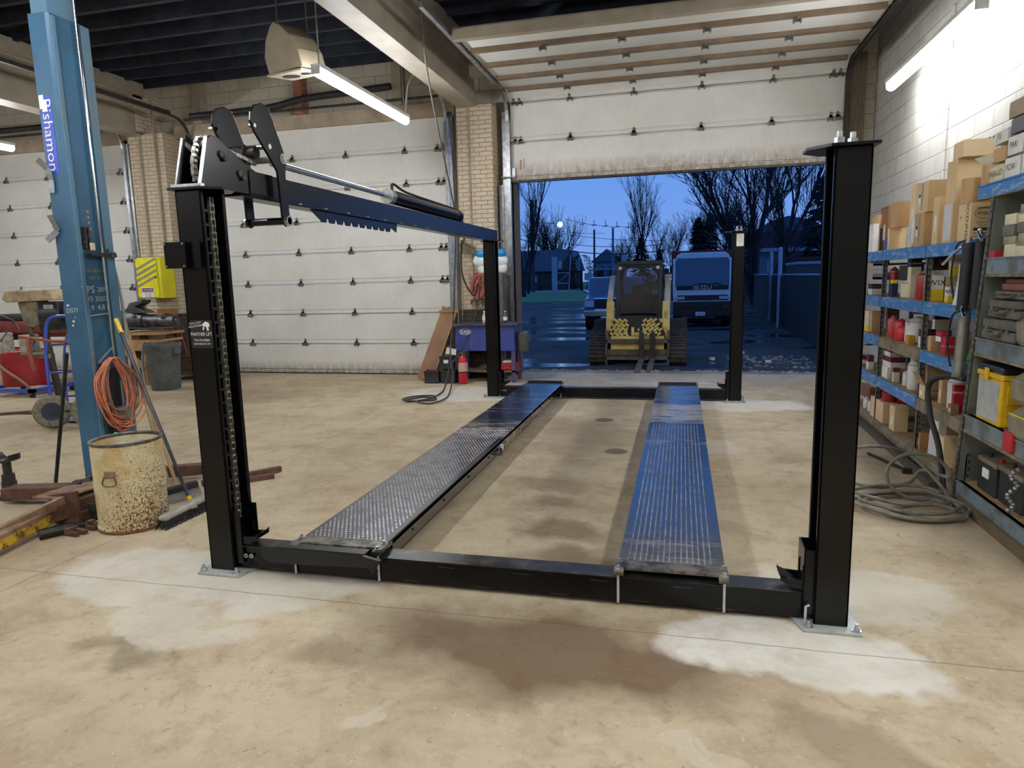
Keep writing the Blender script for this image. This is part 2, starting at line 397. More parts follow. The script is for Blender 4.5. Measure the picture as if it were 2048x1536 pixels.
# ------------------------------------------------------------------ sectional overhead doors
M_hinge = mat('hinge_steel', '8a8984', .4, .6, col2='5c5a54', scale=30)
M_d12 = mat_door('door_enamel', 0.02, .22); M_d3 = mat_door('door_enamel_open', 3.17, .3)
def panel(x0, x1, O, U_, F_, h, lead=False):
    """section of a door: O origin (bottom, room side), U_ the up direction of the section, F_ its room-side normal"""
    M = Matrix((Vector((1, 0, 0)), F_, U_)).transposed().to_4x4(); M.translation = O
    b = MB(M=M)
    prof = [(-.045, 0), (0, 0), (.012, .008), (.012, .045), (-.014, .054), (-.014, .07), (0, .076), (0, h-.03), (-.018, h-.016), (-.018, h-.004), (-.045, h-.004)]
    b.prism(prof, 0, x0, x1); return b
def hinge(x, P, U_, F_, dbl=False):
    M = Matrix((Vector((1, 0, 0)), F_, U_)).transposed().to_4x4(); M.translation = P
    b = MB(M=M)
    for dx in ((-.045, .045) if dbl else (0,)):
        b.prism([(x+dx-.035, -.035), (x+dx+.035, -.035), (x+dx+.03, .0), (x+dx+.012, .09), (x+dx-.012, .09), (x+dx-.03, .0)], 1, .003, .012)
        b.cyl((x+dx-.05, .02, -.012), (x+dx+.05, .02, -.012), .011, n=8)
        b.box(x+dx-.045, x+dx-.03, 0, .04, -.04, .02).box(x+dx+.03, x+dx+.045, 0, .04, -.04, .02)
    return b
def track(x, side, ztop, yend, mk=True):
    b = MB()
    b.box(x-.03, x+.03, 10.83, 10.845, .1, ztop-.35).box(x-side*.03-.003, x-side*.03+.003, 10.83, 10.9, .1, ztop-.35)
    b.box(x+side*.03, x+side*.1, 10.86, 10.99, .1, ztop-.2)
    pts = [(x, 10.84, ztop-.35)]+[(x, 10.84-.38*(1-math.cos(t)), ztop-.35+.38*math.sin(t)) for t in [PI/2*i/7 for i in range(1, 8)]]+[(x, yend, ztop+.05)]
    for a, c in zip(pts, pts[1:]): b.bar(a, c, .05, .02)
    b.box(x-.012, x+.012, yend, 10.4, ztop+.05, ztop+.1)
    return b
UZ, FY = Vector((0, 0, 1)), Vector((0, -1, 0))
def shut_door(nm, x0, x1, hx):
    d = T(nm, 'x', 'x', (x0, 10.9, 0)); del d['label'], d['category']; d['kind'] = 'structure'
    h = .533
    for i in range(8):
        panel(x0, x1, Vector((0, 10.92, i*h+.01)), UZ, FY, h).build('door_panel', M_d12, d, sm=False)
    for i in range(1, 8):
        for x in hx: hinge(x, Vector((0, 10.92, i*h+.01)), UZ, FY).build('hinge', M_hinge, d)
        for x in (x0+.12, x1-.12): hinge(x, Vector((0, 10.92, i*h+.01)), UZ, FY, True).build('hinge', M_hinge, d)
    for x, s_ in ((x0-.02, -1), (x1+.02, 1)): track(x, s_, 4.5, 7.2).build('track', M_galv if s_ > 0 else M_iron, d)
    MB().box(x0, x1, 10.88, 10.95, -.001, .018).build('bottom_seal', M_iron, d)
    return d
shut_door('door_1', D1[0], D1[1], (-14.0, -12.9, -11.9, -10.9))
shut_door('door_2', D2[0], D2[1]-.08, (-7.68, -6.6, -5.58, -4.5))
d3 = T('door_3', 'x', 'x', (D3[0], 10.9, 3.16)); del d3['label'], d3['category']; d3['kind'] = 'structure'
hx = (-1.72, -.74, .25, 1.24); h = .6; x0, x1 = D3[0], D3[1]
secs = [(Vector((0, 10.92, 3.16)), UZ, FY, h), (Vector((0, 10.92, 3.76)), UZ, FY, h)]
dirn = Vector((0, -.84, .29)).normalized(); 
secs.append((Vector((0, 10.9, 4.36)), Vector((0, -.86, .5)).normalized()*1.0, Vector((0, -.5, -.86)).normalized(), .3))
ZH = 4.5
for i in range(4): secs.append((Vector((0, 10.64-i*.62, ZH)), Vector((0, -1, 0)), Vector((0, 0, -1)), .62))
for i, (O, U_, F_, hh) in enumerate(secs):
    panel(x0, x1, O, U_, F_, hh).build('door_panel', M_d3, d3, sm=False)
    if i and i != 3:
        for x in hx: hinge(x, O, U_, F_).build('hinge', M_hinge, d3)
        for x in (x0+.12, x1-.12): hinge(x, O, U_, F_, True).build('hinge', M_hinge, d3)
    if i >= 3:
        M = Matrix((Vector((1, 0, 0)), F_, U_)).transposed().to_4x4(); M.translation = O
        MB(M=M).box(x0+.05, x1-.05, 0, .05, .0, .085).build('strut', M_beamD, d3, sm=False)
        if i > 3 or 1:
            for x in hx: hinge(x, O+F_*.05, U_, F_).build('hinge', M_hinge, d3)
MB().box(x0+.02, x1-.02, 10.64-4*.62-.1, 10.64-4*.62, ZH-.1, ZH+.02).box(x0, x1, 10.64-4*.62-.03, 10.64-4*.62+.03, ZH+.0, ZH+.06).build('end_bar', M_beam, d3, sm=False)
MB().box(x0, x1, 10.88, 10.96, 3.13, 3.165).build('bottom_seal', M_iron, d3)
MB().cyl((x0+.1, 10.8, 3.21), (x0-.14, 10.8, 3.21), .012).box(x0+.0, x0+.07, 10.88, 10.91, 3.2, 3.36).build('lift_bracket', M_galv, d3)
for x, s_ in ((x0-.03, -1), (x1+.03, 1)): track(x, s_, 4.42, 7.2).build('track', M_galv if s_ < 0 else M_iron, d3)
MB().box(x0+.2, x0+.215, 10.913, 10.916, 3.35, 3.5).box(x0+.14, x0+.17, 10.913, 10.916, 3.33, 3.48).build('sticker', mat('faded_sticker', 'b08c70'), d3, sm=False)

# tall steel guide strips and conduit in the gap beside the open door
for x, c, r_, lab in ((-2.83, M_galv, .025, 'tall galvanised track guard left of the open door'), ):
    one(MB().box(x-.03, x+.03, 10.84, 10.86, .95, 3.1).box(x-.035, x-.03, 10.8, 10.86, .95, 3.1), 'guide_rail', c, 'upright grey steel angle on the jamb left of the open door', 'rail')
# ------------------------------------------------------------------ four post lift (one bolted assembly)
M_blk_paint = mat('black_gloss_paint', '07080a', .25, col2='090a0d', scale=4, coat=.1, spec=.28)
M_bz = mat('zinc', 'c9ccce', .28, .9, col2='9ea1a3', scale=20)
M_plate = mat('bare_base_plate', 'b8bcb8', .45, .3, col2='9a9e9a', scale=9)
M_chrome = mat('chrome', 'e6e8ea', .12, 1)
M_chain = mat('chain_steel', 'a39d90', .4, .8, col2='6a655c', scale=40)
M_rod = mat('rod_grey', 'c8ccd0', .35, .4)
def mat_tread():
    m, nt = _nt('runway_paint'); n = N(nt); P = n.world()
    base = n.mix(n.ramp(n.noise(P, 3, 5), .4, .7), c4('080a12'), c4('0e1018'))
    sx = n.n('ShaderNodeSeparateXYZ'); n.l(P, sx.inputs[0])
    def band(y0, y1, cx, k, lo):
        a = n.ramp(sx.outputs[1], y0, y0+.15, 0, 1); b = n.ramp(sx.outputs[1], y1-.15, y1, 1, 0)
        x = n.ramp(sx.outputs[0], -1, -.9, 0, 1); x = x if cx > 0 else n.math('SUBTRACT', 1, x)
        return n.math('MULTIPLY', n.math('MULTIPLY', n.math('MULTIPLY', a, b), x), n.math('MULTIPLY', n.ramp(n.noise(n.world((1.5, 9, 1)), 2.4, 8, .75, .5), lo, lo+.14), k))
    d = None
    for q in ((6.5, 7.6, 1, .8, .42), (7.7, 8.9, 1, .35, .5), (3.1, 3.7, 1, .35, .5), (5.6, 6.0, 1, .5, .5), (5.7, 6.5, -1, .85, .47), (6.7, 8.2, -1, .35, .5), (3.2, 5.5, -1, .12, .56), (4.2, 5.4, 1, .15, .55)):
        s_ = band(*q); d = s_ if d is None else n.math('MAXIMUM', d, s_)
    base = n.mix(d, base, c4('b3a68e'))
    n.out(base, n.math('ADD', n.math('MULTIPLY', d, .4), .24), 0, n.bump(n.noise(P, 30, 3), .05, .003), .8, coat=.6); return m
M_tread = mat_tread()
XL0, XL1, XA0, XA1, YF, YR, PD, PH = -2.575, -2.42, .60, .745, 3.10, 8.79, .2, 2.10
LIFT = T('four_post_lift', 'black four post car lift with two long runways filling the middle of the bay', 'car lift', ((XL0+XA1)/2, (YF+YR)/2, 0))
def column(x0, x1, y0, opening, front, cut):
    """C channel column: web on the outer side, two flanges, open towards the bay"""
    o = opening; t = .012; xo, xi = (x0, x1) if o > 0 else (x1, x0)       # web x, open edge x
    w_ = MB()
    w_.box(min(xo, xo+o*t), max(xo, xo+o*t), y0, y0+PD, .015, PH)
    w_.box(x0, x1, y0, y0+t, .015, PH).box(x0, x1, y0+PD-t, y0+PD, .015, PH)
    w_.box(min(xi, xi-o*t), max(xi, xi-o*t), y0, y0+.024, .015, PH).box(min(xi, xi-o*t), max(xi, xi-o*t), y0+PD-.024, y0+PD, .015, PH)
    c = w_.build('column', M_blk_paint, LIFT, sm=False, bev=.004)
    cap = [(x0-.02, y0-.02), (x1+.02, y0-.02), (x1+.02, y0+PD+.02), (x0-.02, y0+PD+.02)]
    cx = [(x0-.02, y0-.03), (x1+.02, y0-.03), (x1+.1, y0+.05), (x1+.1, y0+PD-.05), (x1+.02, y0+PD+.03), (x0-.02, y0+PD+.03)] if o > 0 else \
         [(x1+.02, y0-.03), (x0-.02, y0-.03), (x0-.1, y0+.05), (x0-.1, y0+PD-.05), (x0-.02, y0+PD+.03), (x1+.02, y0+PD+.03)]
    MB().prism(cx, 2, PH, PH+.012).build('cap_plate', M_blk_paint, c, sm=False)
    bx = MB().prism([(x0-.05, y0-.055), (x1+.05, y0-.055), (x1+.05+(.05 if o > 0 else 0), y0+.1), (x1+.05, y0+PD+.05), (x0-.05, y0+PD+.05), (x0-.05-(.05 if o < 0 else 0), y0+.1)], 2, 0, .015)
    bp = bx.build('base_plate', M_plate, c, sm=False, bev=.003)
    for ax, ay in ((x0-.025, y0-.03), (x1+.03, y0-.03), (x1+.03, y0+PD+.03), (x0-.025, y0+PD+.03)):
        MB().cyl((ax, ay, .012), (ax, ay, .05), .008, n=8).bolt((ax, ay, .015), r=.014, h=.018).build('anchor_bolt', M_bz, c)
    # ladder with lock slots
    lx = xo+o*.07; lad = MB().box(lx-.004, lx+.004, y0+.07, y0+.13, .1, PH-.05)
    z = .2
    while z < PH-.1:
        lad.box(lx-.012, lx+.03, y0+.062, y0+.138, z, z+.012); z += .075
    lad.build('lock_ladder', M_iron, c, sm=False)
    return c
cFL = column(XL0, XL1, YF, 1, True, 0); cFR = column(XA0, XA1, YF, -1, True, 0)
cBL = column(XL0, XL1, YR, 1, False, 0); cBR = column(XA0, XA1, YR, -1, False, 0)
def chain(mb, pts, pitch=.034, wd=.02):
    P = smooth_path(pts, 6); acc = 0; out = [P[0]]
    for a, b in zip(P, P[1:]):
        L = (b-a).length; d = acc
        while d+L-acc >= 0 and L > 0:
            if pitch-acc <= L:
                a = a+(b-a).normalized()*(pitch-acc); out.append(a.copy()); L = (b-a).length; acc = 0
            else: acc += L; break
    for i, (a, b) in enumerate(zip(out, out[1:])):
        s_ = wd/2 if i % 2 else wd/2-.004
        for k in (-1, 1):
            off = Vector((0, k*s_, 0)) if abs((b-a).normalized().y) < .7 else Vector((k*s_, 0, 0))
            mb.bar(a+off-(b-a)*.15, b+off+(b-a)*.15, .003, .02, up=(1, 0, 0) if abs((b-a).normalized().y) < .7 else (0, 0, 1))
        mb.cyl(a-off.normalized()*wd*.6, a+off.normalized()*wd*.6, .007, n=6)
ch = MB(); chain(ch, [(XL1-.014, YF+.09, .3), (XL1-.014, YF+.09, 1.2), (XL1-.014, YF+.09, PH)], .036, .03); ch.build('lifting_chain', M_chain, cFL, sm=False)
for c, x, y in ((cBL, XL1-.03, YR+.1), ):
    ch = MB(); chain(ch, [(x, y, .3), (x, y, 1.2), (x, y, PH)], .05); ch.build('lifting_chain', M_chain, c, sm=False)
# nuts on top of right columns, stickers
for c, x, y in ((cFR, XA0+.03, YF+.08), (cFR, XA0+.09, YF+.12), (cBR, XA0+.05, YR+.1), (cBR, XA0+.1, YR+.12)):
    MB().cyl((x, y, PH+.01), (x, y, PH+.05), .02, n=6).cyl((x, y, PH+.04), (x, y, PH+.075), .012, n=10).build('chain_nut', M_bz, c)
lb = MB().box(XL0+.018, XL1-.004, YF-.002, YF, 1.275, 1.425)
lb.build('logo_plate', M_blk, cFL, sm=False)
t = MB(); xx, uu, yy = (1, 0, 0), (0, 0, 1), YF-.003
cxm = (XL0+XL1)/2+.007
t.text('TOTAL SHOP', .013, (cxm-.035, yy, 1.41), (1, 0, .12), uu).text('SOLUTIONS', .016, (cxm-.033, yy, 1.394), (1, 0, .12), uu)
t.text('PANTHER LIFT', .027, (cxm, yy, 1.35), xx, uu, sx=.76).text('732-754-8080', .018, (cxm, yy, 1.318), xx, uu, sx=.95).text('PANTHERLIFT.COM', .014, (cxm, yy, 1.298), xx, uu, sx=.85)
t.prism([(cxm+.008, 1.40), (cxm+.03, 1.418), (cxm+.05, 1.412), (cxm+.056, 1.395), (cxm+.045, 1.385), (cxm+.05, 1.372), (cxm+.038, 1.368), (cxm+.034, 1.39), (cxm+.022, 1.393), (cxm+.018, 1.372), (cxm+.01, 1.374), (cxm+.016, 1.396)], 1, yy-.001, yy)
t.build('lettering', M_white, cFL, sm=False)
MB().box(XA0+.04, XA1-.02, YR-.002, YR, PH-.17, PH-.02).build('safety_sticker', M_white, cBR, sm=False)
t = MB(); t.text('!', .05, (XA0+.085, YR-.003, PH-.07), xx, uu).text('ABCD', .014, (XA0+.085, YR-.003, PH-.11), xx, uu); t.build('sticker_print', M_iron, cBR, sm=False)
# junction box on the left front column
jb = MB().box(XL0-.06, XL0+.07, YF-.05, YF-.002, 1.70, 1.835).box(XL0+.07, XL1-.02, YF-.02, YF-.002, 1.70, 1.835).build('bracket_box', M_blk_paint, cFL, sm=False, bev=.003)
s_ = MB()
for x in (XL0-.05, XL0+.058):
    for z in (1.71, 1.825): s_.cyl((x, YF-.05, z), (x, YF-.054, z), .005, n=8)
s_.build('screw', M_bz, jb)
# crossbeams
BT = .145
for y0 in (YF+.04, YR+.03):
    b = MB().box(XL1-.08, XA0+.08, y0, y0+.12, .022, BT)
    bm = b.build('crossbeam', M_blk_paint, LIFT, sm=False, bev=.004)
    MB().box(XL1+.01, XA0-.01, y0-.004, y0+.124, BT, BT+.004).build('scuffed_lit_top', mat('scuffed_lit_black', '1c1c1e', .35, col2='55514a', scale=11, lo=.5, hi=.72), bm, sm=False)  # scuffs plus the light on the top face, both put into the colour
    for k in range(14):
        x = XL1+.2+k*.2
        if x < XA0-.25: MB().box(x, x+.09, y0-.004, y0, BT-.025 if k % 2 else .03, BT-.021 if k % 2 else .034).build('weld_bead', M_iron, bm)
    for x, o in ((XL1, 1), (XA0, -1)):
        # lock carriage with a catch cup
        c = MB(); a, bb = sorted((x-o*.05, x+o*.045)); c.box(a, bb, y0-.02, y0-.012, .05, .36).box(a, bb, y0+.132, y0+.14, .05, .36).box(a, a+.008, y0-.02, y0+.14, .05, .36)
        cc = c.build('lock_carriage', M_blk_paint, bm, sm=False, bev=.003)
        k = MB().prism([(x+o*.03, .26), (x+o*.03, .17), (x+o*.08, .165), (x+o*.14, .2), (x+o*.145, .235), (x+o*.13, .215), (x+o*.05, .21), (x+o*.05, .28)], 1, y0-.01, y0+.0)
        k.prism([(x+o*.03, .26), (x+o*.03, .17), (x+o*.08, .165), (x+o*.14, .2), (x+o*.145, .235), (x+o*.13, .215), (x+o*.05, .21), (x+o*.05, .28)], 1, y0+.09, y0+.1)
        k.bar((x+o*.06, y0+.045, .19), (x+o*.145, y0+.045, .225), .1, .006); k.build('catch_cup', M_blk_paint, bm, sm=False)
        if o > 0:
            for dx_ in (.06, .095):
                MB().cyl((x+o*dx_, y0-.012, .1), (x+o*dx_, y0-.017, .1), .012, n=14).build('pin', M_bz, bm)
                MB().cyl((x+o*dx_, y0-.017, .1), (x+o*dx_, y0-.0185, .1), .006, n=10).build('pin_hole', M_blk, bm)
MB().tube([(XA0-.035, YF-.005, .02), (XA0-.035, YF-.005, .1), (XA0-.02, YF, .105)], .006).build('lock_rod', M_rod, LIFT)
# runways
def mesh_tread(mb, x0, x1, y0, y1, z, px, py, rx, ry, h_, stag):
    """raised pyramids of the pressed tread"""
    nx = int((x1-x0)/px); ny = int((y1-y0)/py); vs = []; fs = []
    for j in range(ny):
        for i in range(nx):
            cx_ = x0+(i+.5)*px+(px*.5 if j % 2 else 0)*stag; cy_ = y0+(j+.5)*py; b_ = len(vs)
            vs += [(cx_-rx, cy_, z), (cx_, cy_-ry, z), (cx_+rx, cy_, z), (cx_, cy_+ry, z), (cx_, cy_-ry*.3, z+h_)]
            fs += [(b_, b_+1, b_+4), (b_+1, b_+2, b_+4), (b_+2, b_+3, b_+4), (b_+3, b_, b_+4)]
    mb.add(vs, fs)
M_bump = mat('worn_tread', 'c9ccd6', .3, .75, col2='7c7f8a', scale=14)
RZ = .19
for (x0, x1, inner, lab) in ((-2.06, -1.545, 1, 'left'), (-.29, .222, -1, 'right')):
    ry0, ry1 = YF+.06, YR+.2
    b = MB().box(x0, x1, ry0, ry1, RZ-.008, RZ)
    for xa, xb in ((x0, x0+.012), (x1-.012, x1)):
        b.box(xa, xb, ry0+.14, YR-.0, RZ-.11, RZ-.008); b.box(xa-(.02 if xa == x1-.012 else 0), xb+(.02 if xa == x0 else 0), ry0+.14, YR, RZ-.11, RZ-.1)
        b.box(xa, xb, ry0, ry1, RZ-.035, RZ-.008)
    rw = b.build('runway', M_tread, LIFT, sm=False, bev=.003)
    tr = MB()
    if inner < 0:
        mesh_tread(tr, x0+.035, x1-.035, ry0+.1, 6.5, RZ, .0285, .024, .0052, .012, .006, 0)
    else:
        mesh_tread(tr, x0+.02, x1-.02, ry0+.1, 6.1, RZ, .0265, .027, .0075, .009, .005, 1)
    tr.build('tread', M_bump, rw, sm=False)
    tr = MB(); k = x0+.04
    while k < x1-.03: tr.box(k-.003, k+.003, 6.55 if inner < 0 else 6.15, YR, RZ, RZ+.0025); k += .026
    tr.build('fine_tread', M_tread, rw, sm=False)
    for yk in (6.5 if inner < 0 else 6.12,): MB().box(x0+.01, x1-.01, yk, yk+.035, RZ, RZ+.002).build('seam_strip', M_tread, rw, sm=False)
    # bolted end yoke at the near end
    e = MB().box(x0-.012, x1+.012, ry0-.005, ry0+.09, RZ-.012, RZ-.001+.004)
    for xs in (x0-.012, x1-.035): e.box(xs, xs+.047, ry0-.055, ry0, RZ-.02, RZ+.003)
    ye = e.build('end_yoke', mat('yoke_worn', '2c2b2a', .4, .3, col2='7a7163', scale=14, lo=.42, hi=.6), rw, sm=False, bev=.003)
    for xs in (x0+.008, x1-.008):
        for yb in (ry0-.03, ry0+.055):
            MB().bolt((xs, yb, RZ+.003), (0, 0, 1), .011, .02).build('bolt', M_bz, rw)
        MB().cyl((xs, ry0-.03, .02), (xs, ry0-.03, RZ-.02), .0065, n=10).build('tie_rod', M_rod, rw)
    for xs in (x0+.008, x1-.008):
        MB().bolt((xs, ry1-.03, RZ+.003), (0, 0, 1), .011, .02).build('bolt', M_bz, rw)
        MB().cyl((xs, ry1-.2-.0, .02), (xs, ry1-.2, RZ-.02), .0065, n=10).build('tie_rod', M_rod, rw)
    MB().box(x0+.02, x1-.02, ry1-.02, ry1, RZ, RZ+.025).build('end_stop', M_tread, rw, sm=False)
    # bolts along the inner edge
    for i in range(9):
        xs = x1+.002 if inner < 0 else x1+.001
        MB().cyl((xs-.002, 3.6+i*.55, RZ-.055), (xs+.006, 3.6+i*.55, RZ-.055), .009, n=8).build('side_bolt', M_iron, rw)
# hinged drive-on flap lying flat at the near end of the left runway
f = MB(M=Matrix.Translation((0, -.02, 0))).prism([(-2.22, .185), (-2.12, .19), (-1.62, .19), (-1.57, .175), (-1.525, .1), (-1.545, .1), (-1.60, .115), (-2.0, .1), (-2.18, .1), (-2.22, .135)], 1, YF-.012, YF-.004)
f.box(-2.14, -1.60, YF-.012, YF+.06, .184, .19)
f.prism([(-1.6, .19), (-1.5, .17), (-1.55, .095)], 1, YF-.04, YF-.012)
f.build('approach_flap', mat('satin_black_lit', '131418', .35, spec=.5), LIFT, sm=False, bev=.003)  # black lightened: the flap's shading against the crossbeam is put into its colour
MB().box(-1.555, -1.545+.02, 5.62, 5.66, .1, .15).build('warning_tag', M_white, LIFT, sm=False)
MB().tube([(-1.56, 5.45, .11), (-1.5, 5.5, .1), (-1.53, 5.6, .12)], .012).build('hose_fitting', M_iron, LIFT)
# ------------- top rail with cylinder, rocker and chain box
TX = -2.47
tb = MB().box(TX-.045, TX+.045, 3.42, YR+.2, 2.105, 2.255).box(TX-.06, TX+.06, 3.42, YR+.2, 2.1, 2.112)
tr_ = tb.build('top_rail', M_blk_paint, LIFT, sm=False, bev=.004)
for i in range(9): MB().box(TX+.045, TX+.062, 3.7+i*.33, 3.73+i*.33, 2.112, 2.12).build('weld_bead', M_bz, tr_)
# saw-tooth rack below
pts = [(4.2, 2.1), (4.34, 2.035)]
y = 4.34
for k in range(10):
    pts += [(y, 2.025), (y+.06, 2.025), (y+.085, 2.06), (y+.1, 2.06)]; y += .12
pts += [(5.62, 2.03), (5.64, 2.1)]
MB().prism(pts, 0, TX+.03, TX+.04).build('tooth_rack', M_blk_paint, tr_, sm=False)
# hydraulic cylinder
cy = MB().cyl((TX, 5.6, 2.335), (TX, 7.45, 2.32), .062, n=24).build('hydraulic_cylinder', M_blk_paint, LIFT)
MB().cyl((TX, 5.55, 2.335), (TX, 5.62, 2.335), .064, n=24).build('end_gland', M_bz, cy)
MB().cyl((TX, 3.85, 2.345), (TX, 5.56, 2.337), .021, n=18).build('piston_rod', M_chrome, cy)
MB().cyl((TX, 7.4, 2.32), (TX, 7.47, 2.32), .068, n=20).box(TX-.05, TX+.05, 7.42, 7.5, 2.25, 2.31).build('end_cap', M_blk_paint, cy)
MB().cyl((TX, 5.66, 2.39), (TX, 5.66, 2.45), .012).tube([(TX, 5.66, 2.44), (TX, 5.72, 2.45), (TX, 5.95, 2.415), (TX+.01, 6.4, 2.4), (TX, 7.3, 2.39), (TX+.03, 7.5, 2.35)], .011, k=4).build('hydraulic_line', M_iron, cy)
# chain box over the left front column
cb = MB()
for x in (TX-.075, TX+.055):
    cb.prism([(3.09, 2.115), (3.72, 2.115), (3.72, 2.245), (3.58, 2.25), (3.44, 2.30), (3.33, 2.35), (3.26, 2.385), (3.2, 2.385), (3.165, 2.36)], 0, x, x+.012)
cb.box(TX-.075, TX+.067, 3.5, 3.78, 2.11, 2.125).box(TX+.067, TX+.075, 3.5, 3.73, 2.12, 2.25)
cbx = cb.build('chain_box', M_blk_paint, LIFT, sm=False, bev=.003)
eg = MB()
for x in (TX-.078, TX+.062): eg.bar((x, 3.085, 2.12), (x, 3.165, 2.37), .012, .012)
eg.box(TX-.1, TX+.08, 3.07, 3.1, 2.112, 2.126); eg.build('bright_edge', M_bz, cbx)
for y, z in ((3.27, 2.3), (3.42, 2.22)):
    MB().cyl((TX+.066, y, z), (TX+.078, y, z), .02, n=12).cyl((TX+.07, y+.02, z-.02), (TX+.085, y+.02, z-.02), .016, n=12).build('sprocket_pin', M_iron, cbx)
ch = MB()
chain(ch, [(TX, 3.14, 2.15), (TX, 3.14, 2.25), (TX, 3.19, 2.37), (TX, 3.25, 2.385), (TX, 3.33, 2.36), (TX, 3.5, 2.33), (TX, 3.66, 2.325)], .03, .03)
chain(ch, [(TX+.035, 3.35, 2.34), (TX+.035, 3.5, 2.32), (TX+.035, 3.64, 2.30)], .03, .02); ch.build('lifting_chain', M_chain, cbx, sm=False)
MB().cyl((TX-.05, 3.62, 2.37), (TX+.05, 3.62, 2.37), .035, n=14).cyl((TX-.02, 3.58, 2.35), (TX+.0, 3.58, 2.41), .01).build('chain_wheel', M_iron, cbx)
# rocker: two cam plates joined by pins
PV = (3.76, 2.35)
cam_prof = [(3.5, 2.46), (3.47, 2.51), (3.48, 2.56), (3.52, 2.605), (3.59, 2.63), (3.655, 2.62), (3.70, 2.54), (3.78, 2.4), (3.80, 2.33), (3.785, 2.26), (3.80, 2.0), (3.79, 1.965), (3.76, 1.95), (3.73, 1.965), (3.72, 2.0), (3.71, 2.2), (3.70, 2.27), (3.64, 2.33)]
rk = None
for x in (TX-.13, TX+.115):
    r_ = MB().prism(cam_prof, 0, x, x+.014).build('rocker_plate', M_blk_paint, LIFT, sm=False, bev=.003)
    rk = rk or r_
MB().cyl((TX-.15, 3.765, 2.35), (TX+.145, 3.765, 2.35), .02, n=16).cyl((TX+.129, 3.765, 2.35), (TX+.134, 3.765, 2.35), .03, n=18).build('pivot_pin', M_plate, rk)
MB().cyl((TX-.14, 3.76, 1.985), (TX+.15, 3.76, 1.985), .022, n=16).build('roller', M_blk_paint, rk)
MB().cyl((TX+.129, 3.76, 1.985), (TX+.15, 3.76, 1.985), .032, n=8).cyl((TX-.14, 3.76, 1.985), (TX-.152, 3.76, 1.985), .03, n=16).build('pin_nut', M_bz, rk)
MB().cyl((TX-.16, 3.50, 2.49), (TX-.116, 3.50, 2.49), .012, n=10).cyl((TX+.1, 3.50, 2.49), (TX+.135, 3.50, 2.49), .012, n=10).cyl((TX-.13, 3.64, 2.4), (TX+.13, 3.64, 2.4), .015).build('spacer_pin', M_bz, rk)
# ------------------------------------------------------------------ left side of the bay
def mat_drum():
    m, nt = _nt('rusty_cream_enamel'); n = N(nt); P = n.world(); sx = n.n('ShaderNodeSeparateXYZ'); n.l(P, sx.inputs[0])
    base = n.mix(n.ramp(n.noise(P, 6, 6, .7), .42, .66), c4('d8cba4'), c4('b99c62'))
    grad = n.ramp(sx.outputs[2], .02, .5, .12, 0); g2 = n.ramp(sx.outputs[0], -3.8, -3.42, -.04, .08)
    f = n.math('ADD', n.math('ADD', n.noise(n.world((1, 1, .8)), 75, 6, .8), grad), g2)
    base = n.mix(n.ramp(f, .64, .69), base, c4('583820'))
    n.out(base, .55, .1, n.bump(f, .3, .003), .4); return m
M_blue = mat('hoist_blue', '33607e', .45, col2='29506a', scale=2.5, bump=.03, lo=.35, hi=.7)
M_bluD = mat('hoist_blue_worn', '4b7690', .5, col2='5d6f78', scale=3)
M_rust = mat('brown_rusty_steel', '6b4a3a', .75, .2, col2='4b352b', scale=14, bump=.2)
M_rustT = mat('dusty_arm_steel', '93785f', .8, .1, col2='6b4e3c', scale=9, bump=.15)
M_tarn = mat('tarnished_steel', '7d7268', .5, .7, col2='4d443c', scale=16, bump=.1)
M_rubber = mat('black_rubber', '1a1a1b', .6, col2='262626')
M_yel = mat('yellow_plastic', 'e2b521', .4)
M_chalk = mat('chalk_marker', 'c9d4c4', .7); M_chalkY = mat('yellow_marker', '8f9a4a', .7)
col = T('lift_column', 'tall blue steel two post hoist column behind the cream drum', 'hoist column', (-4.38, 4.25, 0))
cx0, cx1, cy0, cy1 = -4.47, -4.30, 4.10, 4.41
b = MB().prism([(cx0, cy0), (cx1-.02, cy0), (cx1, cy0+.02), (cx1, cy1), (cx0, cy1)], 2, .0, 3.52)
mast = b.build('mast', M_blue, col, sm=False, bev=.004)
MB().box(cx0+.02, cx1-.01, cy0+.015, cy1-.05, 3.52, ZC-.05).build('mast_extension', M_bluD, col, sm=False)
MB().box(cx1, cx1+.012, cy0+.018, cy0+.05, .25, 3.5).build('guide_strip', M_bluD, mast, sm=False)
MB().box(cx1, cx1+.035, cy1-.07, cy1+.0, .12, 3.5).build('guide_strip', M_bluD, mast, sm=False)
MB().cyl((cx1+.025, cy1-.1, .95), (cx1+.03, cy1-.1, 4.6), .011, n=10).build('equaliser_cable', M_chrome, mast)
MB().box(cx0-.06, cx1+.1, cy0-.06, cy1+.06, 0, .015).build('foot_plate', M_rust, mast, sm=False)
lb = MB().box(cx0+.022, cx1-.055, cy0-.002, cy0, 2.44, 2.97).build('decal', mat('decal_blue', '2f4fc4', .4), mast, sm=False)
t = MB().text('Bishamon', .115, ((cx0+cx1)/2-.018, cy0-.003, 2.70), (0, 0, -1), (1, 0, 0), sx=1.12)
t.box(cx0+.016, cx0+.055, cy0-.006, cy0-.004, 2.88, 2.975).box(cx0+.04, cx0+.08, cy0-.007, cy0-.005, 2.86, 2.935)
t.build('lettering', M_white, mast, sm=False)
